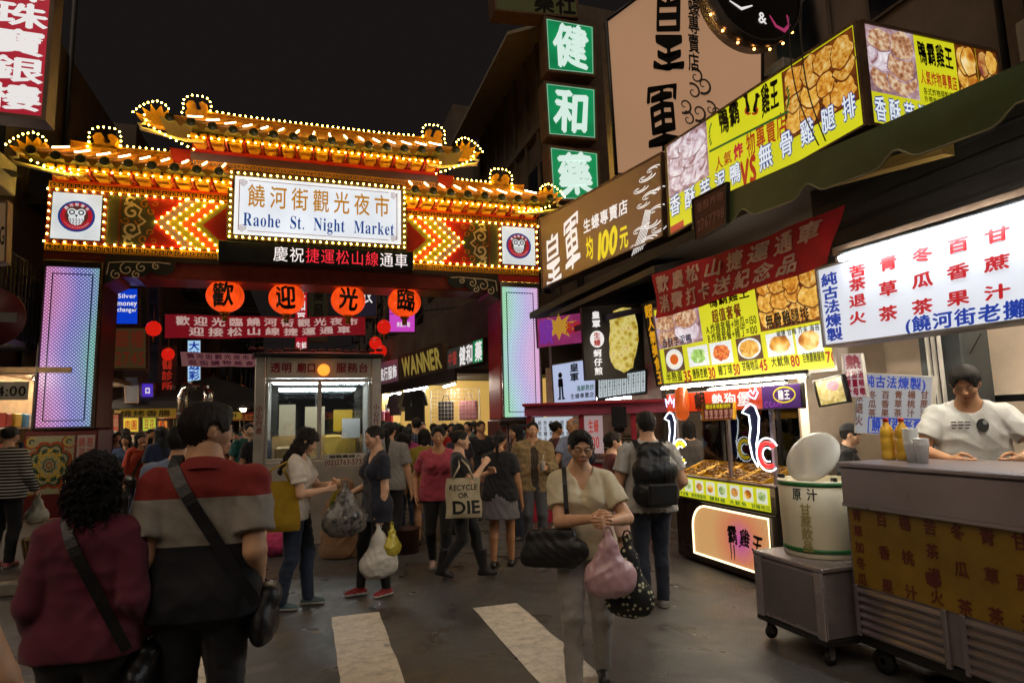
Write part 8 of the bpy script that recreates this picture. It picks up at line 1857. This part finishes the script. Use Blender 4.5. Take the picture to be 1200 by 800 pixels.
# --- yellow tote woman
p5 = person('woman with long wavy hair and white top, looking down at her hands, facing right', ground(345, 712), 76, 1.63, 'f', .05, lean=3, hyaw=8, hpitch=24, hair=('wavy', '#1a0f0b'), top=('tee', '#cfc6ba'), bottom=('jeans', '#222f46'), shoes=('#3f5a60', '#b8b4ac'), feet=((.09, -.10), (-.09, .10)), res=.009, seed=5, hands=((.05, -.33, 1.10), (-.08, -.30, 1.06)), curl=(.9, .9), skin_='c', pole=((.7, .5, -.6), (-.6, .6, -.7)))
tote('tote_bag', 'large mustard yellow tote bag on the shoulder of the wavy haired woman', p5, p5['W']((-.235, .12, 1.16)), R_(76-90+8), .42, .44, bag_mat('#9a7a0e'), None, None, p5['W'](p5['shoulder'][1]+np.array([0.02, .02, .05])))
wb = p5['W']
plastic_bag('carrier_bag', 'yellow and green printed carrier bag hanging from the hands of the wavy haired woman', wb((.05, -.36, 1.10)), .22, .42, striped('yellow green print', ('#a89a2e', '#5a7a2a'), .16, 2, .72), 8, .5)
nb_ = plastic_bag('carrier_bag', 'translucent bag of newspaper print held in front by the wavy haired woman', wb((-.06, -.46, 1.12)), .38, .48, photo('newsprint bag', [(.40, '#2a2624'), (.47, '#8a8480'), (.55, '#b8b0a8')], .0, 22, distort=.3), 9, .2)
plastic_bag('carrier_bag', 'rust coloured paper bag hanging low between the two women by the booth', wb((.12, -.42, .98)), .22, .30, bag_mat('#7a3a1c'), 10, .2)
# --- navy woman
p6 = person('woman with ponytail in loose navy top and red sneakers, facing left', ground(440, 697), -72, 1.63, 'f', .0, hair=('ponytail', '#120c0a'), top=('vneck', '#161b2c'), bottom=('leggings', '#1c1a1c'), shoes=('#9a1c22', '#d8d0c8'), feet=((.08, .08), (-.09, -.12)), lift=(.0, .0), toe=(14, -8), res=.009, seed=6, hands=((.17, -.02, .78), (-.10, -.22, .98)), curl=(1.1, .8), skin_='c', hem=.435, hpitch=6)
plastic_bag('carrier_bag', 'white plastic carrier bag hanging from the hand of the woman in red sneakers', p6['W'](p6['wrist'][0]+np.array([0, -.02, -.075])), .34, .50, pbr('white plastic film', '#c8c4bc', .35, 0, 6, .08), 4, .2)
plastic_bag('carrier_bag', 'crumpled yellow plastic bag hanging beside the white carrier bag', p6['W'](p6['wrist'][0]+np.array([.03, .10, -.09])), .20, .30, pbr('yellow plastic film', '#b8aa3a', .35, 0, 6, .12), 5, .9)
# --- pink tee
p7 = person('woman in a coral pink T-shirt and black trousers walking towards the camera', ground(515, 671), -14, 1.60, 'f', .25, hair=('medium', '#140d0b'), top=('tee', '#a83f52'), bottom=('slim', '#121214'), shoes=('#b89a94', '#c8c0b8'), feet=((.07, -.12), (-.08, .14)), lift=(0, .05), res=.009, seed=7, skin_='b', hands=((.25, -.06, .84), (-.25, -.02, .84)))
# --- recycle tote woman
p8 = person('woman in black with boots stepping right, a printed canvas tote at her side', ground(541, 680), 72, 1.56, 'f', .05, hair=('bun', '#15100e'), top=('tee', '#141418'), bottom=('slim', '#131316'), shoes=('#17151a', '#17151a', 'boot'), feet=((.07, -.24), (-.07, .20)), lift=(0, .07), res=.009, seed=8, skin_='c', hands=((.10, -.30, 1.10), (-.12, -.26, 1.20)), curl=(.8, .9), pole=((.5, .4, -.8), (-.5, .3, -.9)))
tote('tote_bag', 'cream canvas tote bag printed RECYCLE OR DIE', p8, p8['W']((-.26, -.05, 1.08)), R_(-12), .37, .40, bag_mat('#b8ab8e'), [('RECYCLE', .10, .92, .70, .84, .012), ('OR', .36, .66, .51, .64, .02), ('DIE', .14, .96, .12, .44, .03)], pbr('tote ink', '#0e0d0d', .7), p8['W'](p8['shoulder'][1]+np.array([.02, .0, .05])))
# --- skirt woman
p9 = person('woman in black T-shirt and grey skirt with bare legs, turned away', ground(588, 664), 150, 1.53, 'f', .3, hair=('ponytail', '#120d0b'), top=('tee', '#15151a'), bottom=('skirt', '#77757a', .355), shoes=('#17151a', '#17151a'), feet=((.08, .05), (-.10, -.08)), res=.010, seed=9, skin_='b', hands=((.10, -.24, .95), None))
tote('tote_bag', 'tan bag hanging in front of the woman in the grey skirt', p9, p9['W']((.17, -.16, .92)), R_(25), .24, .28, bag_mat('#a8885a'), None, None, p9['W'](p9['wrist'][0]))
# --- khaki jacket man
p10 = person('man in open khaki jacket and jeans facing the camera, holding a white cup', ground(628, 645), -16, 1.635, 'm', .2, hair=('crop', '#16100d'), top=('jacket', '#8a7450', '#3f342d'), bottom=('jeans', '#44454c'), shoes='#1b1816', res=.009, seed=10, skin_='a', hands=((.13, -.30, 1.06), (-.27, -.06, .86)), curl=(.9, .4))
cu = thing('paper_cup', 'white paper cup held by the man in the khaki jacket', 'cup', tuple(p10['W'](p10['wrist'][0]+np.array([-.05, -.09, -.03])))); mb = MB(); mb.lathe([(0, 0), (.030, 0), (.040, .11), (.042, .112), (.038, .11), (0, .10)], n=18, cap=False); mb.build('body', M_white, cu); mb = MB(); mb.tube([(0, 0, .06), (.02, -.015, .2)], .004, 0, 6); mb.build('straw', M_white, cu)
# --- old man, dark woman by the pink stall
p11 = person('grey haired man in a pale blue shirt turned left, backpack strap on his shoulder', along(672, 8.35), -64, 1.67, 'm', .35, hair=('bald', '#8a8178'), top=('tee', '#7f8ba6'), bottom=('trousers', '#3a2c3c'), shoes='#241f1c', res=.010, seed=11, skin_='b', glasses='#4a443c', hands=((.16, -.42, .92), (-.12, -.36, 1.0)), lean=2)
carry(p11, 'backpack', 'small dark backpack on the shoulder of the grey haired man', [(p11['U'](.07, -.075, .70), (0, -1, 0)), (p11['U'](.07, -.06, .80), (0, -1, .4)), (p11['U'](.07, 0, .845), (0, 0, 1)), (p11['U'](.07, .07, .78), (0, 1, .3)), (p11['U'](.07, .095, .68), (0, 1, 0))], .05, bag_mat('#2c3040'), [(p11['U'](-.03, .12, .66), p11['U'](.05, .12, .66), .12, .12, ((0, 1, 0), 1.6)), (p11['U'](-.03, .12, .74), p11['U'](.05, .12, .74), .11, .11, ((0, 1, 0), 1.6))], 3)
person('dark haired woman in a dark red sleeveless top behind the khaki jacket man', along(651, 8.9), 100, 1.62, 'f', .1, hair=('bun', '#120d0b'), top=('sleeveless', '#4a1c24'), bottom=('trousers', '#1c1a20'), res=.012, seed=12, skin_='b')
# --- front woman
p12 = person('short haired woman with glasses in a cream top, walking towards the camera', ground(690, 806), -20, 1.575, 'f', .45, hyaw=6, hpitch=10, hair=('short', '#120d0c'), top=('vneck', '#c6ba9c'), bottom=('trousers', '#8d8782'), shoes='#141214', feet=((.10, .12), (-.09, -.08)), lift=(.02, 0), res=.0065, seed=13, skin_='a', glasses='#6a645c', hands=((.13, -.285, 1.045), (.035, -.275, 1.06)), curl=(.95, .75), pole=((.7, .3, -.6), (-.75, .35, -.55)), palm=(None, None))
sp12 = [(p12['U'](-.062, -.10, .60), (0, -1, 0)), (p12['U'](-.068, -.095, .70), (-.2, -1, 0)), (p12['U'](-.070, -.075, .79), (-.2, -1, .4)), (p12['U'](-.070, -.01, .852), (0, 0, 1)), (p12['U'](-.074, .07, .78), (0, 1, .3)), (p12['U'](-.09, .085, .64), (0, 1, 0))]
carry(p12, 'shoulder_bag', 'large black leather shoulder bag at the side of the woman in cream', sp12, .028, bag_mat('#0f0f11'), [(np.array([-.32, -.05, .85]), np.array([-.05, -.18, .86]), .072, .072, ((.35, .94, 0), 1.5)), (np.array([-.32, -.05, .92]), np.array([-.10, -.15, .945]), .05, .05, ((.35, .94, 0), 1.7)), (np.array([-.35, -.06, .80]), np.array([-.09, -.17, .81]), .06, .06, ((.35, .94, 0), 1.4))], 5, .0025)
plastic_bag('carrier_bag', 'crumpled pink plastic bag held in both hands by the woman in cream', p12['W'](np.array([.115, -.39, 1.02])), .27, .37, pbr('pink plastic film', '#b48f96', .32, 0, 8, .12), 6, -.3)
def floral():
    m, nt, n, l, p = newmat('black floral cloth'); tc = N(n, 'ShaderNodeTexCoord'); v = N(n, 'ShaderNodeTexVoronoi'); v.inputs['Scale'].default_value = 32; l.new(tc.outputs['Object'], v.inputs['Vector']); z = N(n, 'ShaderNodeTexNoise'); z.inputs['Scale'].default_value = 9; l.new(tc.outputs['Object'], z.inputs['Vector'])
    r = ramp(n, [(0, C('#c8c4a4')), (.26, C('#8a8a6a')), (.34, C('#141414'))], 'CONSTANT'); l.new(v.outputs['Distance'], r.inputs[0]); l.new(r.outputs[0], p.inputs['Base Color']); p.inputs['Roughness'].default_value = .8; return m
plastic_bag('carrier_bag', 'black floral cloth bag hanging below the pink plastic bag', p12['W'](np.array([.25, -.20, .96])), .26, .47, floral(), 12, -.5, amp=.007)
# --- backpack man
p14 = person('man with a black backpack and dark jeans seen from behind at the food stall', ground(768, 714), 166, 1.70, 'm', .1, hair=('short', '#15100d'), top=('tee', '#a8a49e'), bottom=('jeans', '#161c2e'), shoes=('#6a6662', '#b8b4ac'), feet=((.09, .05), (-.10, -.08)), res=.0085, seed=14, skin_='a', hands=((.20, -.20, .98), (-.22, -.16, .95)))
U_ = p14['U']; bpk = carry(p14, 'backpack', 'bulky black backpack worn by the man in dark jeans', [(U_(.075, -.07, .66), (0, -1, 0)), (U_(.075, -.08, .74), (0, -1, .2)), (U_(.072, -.05, .82), (0, -1, .8)), (U_(.070, .02, .855), (0, 0, 1)), (U_(.065, .09, .80), (0, 1, .3))], .06, bag_mat('#0e0e10'), [(U_(-.04, .115, .60), U_(.04, .115, .60), .135, .135, ((0, 1, 0), 1.35)), (U_(-.04, .12, .70), U_(.04, .12, .70), .135, .135, ((0, 1, 0), 1.35)), (U_(-.03, .105, .79), U_(.03, .105, .79), .10, .10, ((0, 1, 0), 1.3))], 7, .004)
strap_mesh([(U_(-.075, -.07, .66), (0, -1, 0)), (U_(-.075, -.08, .74), (0, -1, .2)), (U_(-.072, -.05, .82), (0, -1, .8)), (U_(-.070, .02, .855), (0, 0, 1)), (U_(-.065, .09, .80), (0, 1, .3))], .06).build('strap', bag_mat('#0e0e10'), bpk)
mb = MB(); c_ = U_(0, .235, .60); mb.box(tuple(c_), (.24, .05, .17), 0, None, .02); mb.build('front_pocket', bag_mat('#141416'), bpk)
# --- girl in dark red jacket
person('girl in a dark red jacket and beige skirt behind the woman in cream, facing right', along(716, 6.1), 78, 1.50, 'f', 0, hair=('medium', '#1c120d'), top=('long', '#5a1c1c'), bottom=('skirt', '#a8887a', .30), shoes='#2a2420', res=.010, seed=15, skin_='c', hands=((.05, -.30, 1.02), (-.08, -.32, 1.0)), curl=(.8, .8))
person('dark haired person half hidden behind the man with the backpack', along(806, 7.4), 160, 1.58, 'f', 0, hair=('bob', '#120d0b'), top=('tee', '#4a4440'), bottom=('jeans', '#22283a'), res=.012, seed=16)
# --- vendors
p15 = person('drinks vendor in a white printed T-shirt looking down behind the steel cart', (4.43, 3.24, .27), -50, 1.69, 'm', .3, lean=6, hyaw=-12, hpitch=20, hair=('full', '#100c0a'), top=('tee', '#dde0e0'), bottom=('trousers', '#2a2a30'), res=.0075, seed=17, skin_='a', hands=((.22, -.30, 1.06), (-.14, -.32, 1.05)), curl=(.7, .7), pole=((.9, .5, -.3), (-.9, .5, -.3)))
pr = MB()
for k in range(3):
    for j in range(3): pr.flat([(-.115+j*.038, 1.295-k*.021), (-.083+j*.038-.01*(k == 2), 1.295-k*.021), (-.083+j*.038-.01*(k == 2), 1.303-k*.021), (-.115+j*.038, 1.303-k*.021)], 0)
pr.flat([(.06+.035*math.cos(t), 1.275+.045*math.sin(t)) for t in np.linspace(0, 2*math.pi, 19)[:-1]], 0); pr.flat([(.075+.014*math.cos(t), 1.295+.016*math.sin(t)) for t in np.linspace(0, 2*math.pi, 13)[:-1]], -.0006, 1)
pr.v = [(x, y-.158-.012*math.cos(x*9)-(1.28-z)*.10+.02, z) for x, y, z in pr.v]; pr.build('shirt_print', [pbr('shirt print', '#2a2c30', .8), pbr('shirt print pale', '#9aa0a4', .8)], p15['root'])
mb = MB(); mb.bb(4.2, 5.2, 1.6, 4.2, 0, .27, 0, .01); tag(mb.build('floor_platform', pbr('worn floor boards', '#5a4a3c', .7)), 'low wooden platform the drinks vendor stands on behind the cart', 'platform')
person('smiling food vendor woman in a black cap and black shirt behind the steel drum', along(984, 5.25), 38, 1.53, 'f', .1, lean=6, hpitch=4, hair=('short', '#120d0b'), top=('polo', '#17171b'), bottom=('trousers', '#1a1a1e'), cap='#18181b', smile=1., res=.009, seed=18, skin_='c', hands=((.15, -.25, .95), (-.15, -.25, .95)))
apron = striped('black cream stripes', ('#b8a888', '#1a1614'), .05, 2, .5)
person('stall cook in a striped shirt and dark cap bending over the pink stall', along(722, 9.9), -20, 1.64, 'm', .2, lean=14, hpitch=28, hair=('crop', '#120d0b'), top=('tee', apron), bottom=('trousers', '#222222'), cap='#1a1a1d', res=.012, seed=19, skin_='a', hands=((.15, -.3, 1.0), (-.15, -.3, 1.0)))
# --- middle crowd
person('man in a dark cap and grey polo shirt walking away by the booth', along(456, 8.5), 155, 1.66, 'm', .15, hair=('crop', '#120d0b'), cap='#16161a', top=('polo', '#85827e'), bottom=('trousers', '#1c1c20'), shoes='#141210', res=.011, seed=20)
person('man in a checked navy shirt walking away beyond the grey polo man', along(488, 11.2), 176, 1.74, 'm', .15, hair=('short', '#120d0b'), top=('tee', checked('navy check', '#20263c', '#7a7c90', .05)), bottom=('shorts', '#2a2824', .30), shoes=('#3a3c70', '#888888'), res=.012, seed=21)
person('woman in a bright pink T-shirt half hidden beside the checked shirt man', along(477, 9.8), 190, 1.60, 'f', .1, hair=('ponytail', '#15100d'), top=('tee', '#b0407a'), bottom=('jeans', '#2a3850'), res=.012, seed=22)
person('woman with a black bob and mustard yellow shirt turned away', along(497, 8.8), 172, 1.56, 'f', .2, hair=('bob', '#0f0b0a'), top=('tee', '#8a7a20'), bottom=('shorts', '#1c1c20', .36), res=.011, seed=23)
person('woman with a dark round haircut behind the coral pink T-shirt woman', along(537, 9.4), 200, 1.62, 'f', .1, hair=('bob', '#120d0b'), top=('tee', '#2a2430'), bottom=('jeans', '#222a3a'), res=.012, seed=24)
person('man in a dark shirt facing the camera beside the right gate pillar', along(563, 10.6), 5, 1.66, 'm', .1, hair=('crop', '#16100d'), top=('tee', '#17191f'), bottom=('trousers', '#1c1c1f'), res=.012, seed=25, skin_='b')
person('woman with long dark hair beside the skirted woman, facing left', along(604, 8.6), -80, 1.60, 'f', 0, hair=('long', '#15100e'), top=('tee', '#2a2028'), bottom=('jeans', '#20283a'), res=.012, seed=26)
p20 = person('man in a pale blue shirt with black hair directly beyond the polo shirt man', along(213, 5.4), 172, 1.665, 'm', .2, hair=('full', '#100c0a'), top=('long', '#6a7690'), bottom=('trousers', '#23252e'), res=.010, seed=27)
p21 = person('woman in an orange-red jacket holding up a phone inside the left gate opening', along(166, 12.4), 40, 1.60, 'f', .1, hair=('long', '#120d0b'), top=('long', '#b03a1c'), bottom=('jeans', '#1c2232'), res=.012, seed=28, skin_='c', hands=((.05, -.22, 1.36), None), curl=(.9, .4))
mb = MB(); mb.box((0, 0, 0), (.07, .01, .14), 0, None, .004); o = mb.build('phone', M_blk); o.location = p21['W'](p21['wrist'][0]+np.array([-.02, -.05, .08])); tag(o, 'dark phone held up by the woman in the orange-red jacket', 'phone')
carry(p21, 'shoulder_bag', 'black shoulder bag of the woman in the orange-red jacket', cross_strap(p21, 1, .03, .03), .03, bag_mat('#131316'), [(np.array([-.2, -.06, .80]), np.array([-.18, -.14, .80]), .10, .10, ((1, 0, 0), 1.5))], 2)
person('man in dark clothes right of the polo shirt man, seen beyond his shoulder', along(305, 10.8), 200, 1.70, 'm', .1, hair=('short', '#120d0b'), top=('tee', '#17171c'), bottom=('trousers', '#17171a'), res=.012, seed=29)
person('person bent over in a black jacket by the sack at the booth', (1.0, 9.0, 0), 120, 1.60, 'f', .2, lean=28, hpitch=15, hair=('bob', '#120d0b'), top=('long', '#2a2422'), bottom=('trousers', '#5a4a38'), res=.013, seed=30, hands=((.10, -.4, .75), (-.10, -.4, .75)))
# --- far crowd through the gate: each one different in clothes and place
r = random.Random(21)
far = []
L_ = [(190, 11.2), (229, 10.4), (150, 13.2), (292, 12.2), (138, 14.5), (148, 16), (157, 17.8), (178, 13.6), (186, 15.4), (193, 17.2), (200, 14.2), (209, 19), (224, 16.5), (236, 18.5), (247, 14.8), (258, 17.5), (268, 20.5), (277, 15.6), (288, 18), (297, 13.8), (143, 20), (170, 22), (204, 23), (231, 24), (262, 25), (286, 23)]
Rr = [(446, 13.5), (463, 15), (470, 12.4), (508, 13.2), (520, 11.8), (529, 14.8), (548, 12.8), (555, 15.6), (449, 18), (461, 20.5), (480, 17), (495, 16), (515, 18.5), (537, 20)]
cols = [('crimson', '#8a1c24'), ('navy', '#1c2440'), ('white', '#b8b4ac'), ('olive', '#4a4a24'), ('grey', '#5a5a5c'), ('orange', '#b8501c'), ('black', '#131315'), ('teal', '#1c5a5a'), ('brown', '#4a3020'), ('pink', '#b06a80'), ('sky blue', '#5a88b0'), ('mustard', '#a8841c'), ('maroon', '#4a141c'), ('purple', '#4a2a6a'), ('cream', '#b8a888'), ('rust', '#7a3418'), ('charcoal', '#2c2c30'), ('green', '#2a5a30'), ('lilac', '#8a7aa8'), ('red', '#b01c1c'), ('beige', '#a08a68'), ('denim blue', '#33486a')]
hs_ = (('short', 'm'), ('long', 'f'), ('crop', 'm'), ('bob', 'f'), ('ponytail', 'f'), ('full', 'm'))
for zone, lst in (('left', L_), ('right', Rr)):
    order = list(range(len(cols))); r.shuffle(order)
    for i, (px_, Y) in enumerate(lst):
        cn, ch = cols[order[i % len(cols)]]; st_, sx = hs_[r.randrange(6)]; tp_ = ('tee', 'long', 'polo')[r.randrange(3)]; away = r.random() < .55
        nm = {'tee': 'T-shirt', 'long': 'long-sleeved top', 'polo': 'polo shirt'}[tp_]
        lab = ('distant' if i < len(cols) else 'farthest')+' %s in a %s %s %s, %s crowd' % ('woman' if sx == 'f' else 'man', cn, nm, 'walking away' if away else 'facing the gate', 'left gate' if zone == 'left' else 'right shop')
        person(lab, along(px_, Y), (180 if away else 0)+r.uniform(-45, 45), r.uniform(1.54, 1.74) if sx == 'f' else r.uniform(1.62, 1.78), sx, r.uniform(0, .4), hair=(st_, '#120d0b'), top=(tp_, ch), bottom=(('jeans', '#1e2638'), ('trousers', '#18181b'), ('shorts', '#3a342c', .32))[r.randrange(3)], shoes='#1c1a18', res=.017, seed=40+i, skin_='abc'[r.randrange(3)], group='distant people walking in the market street', feet=((.08, r.uniform(-.15, .15)), (-.08, r.uniform(-.15, .15))))
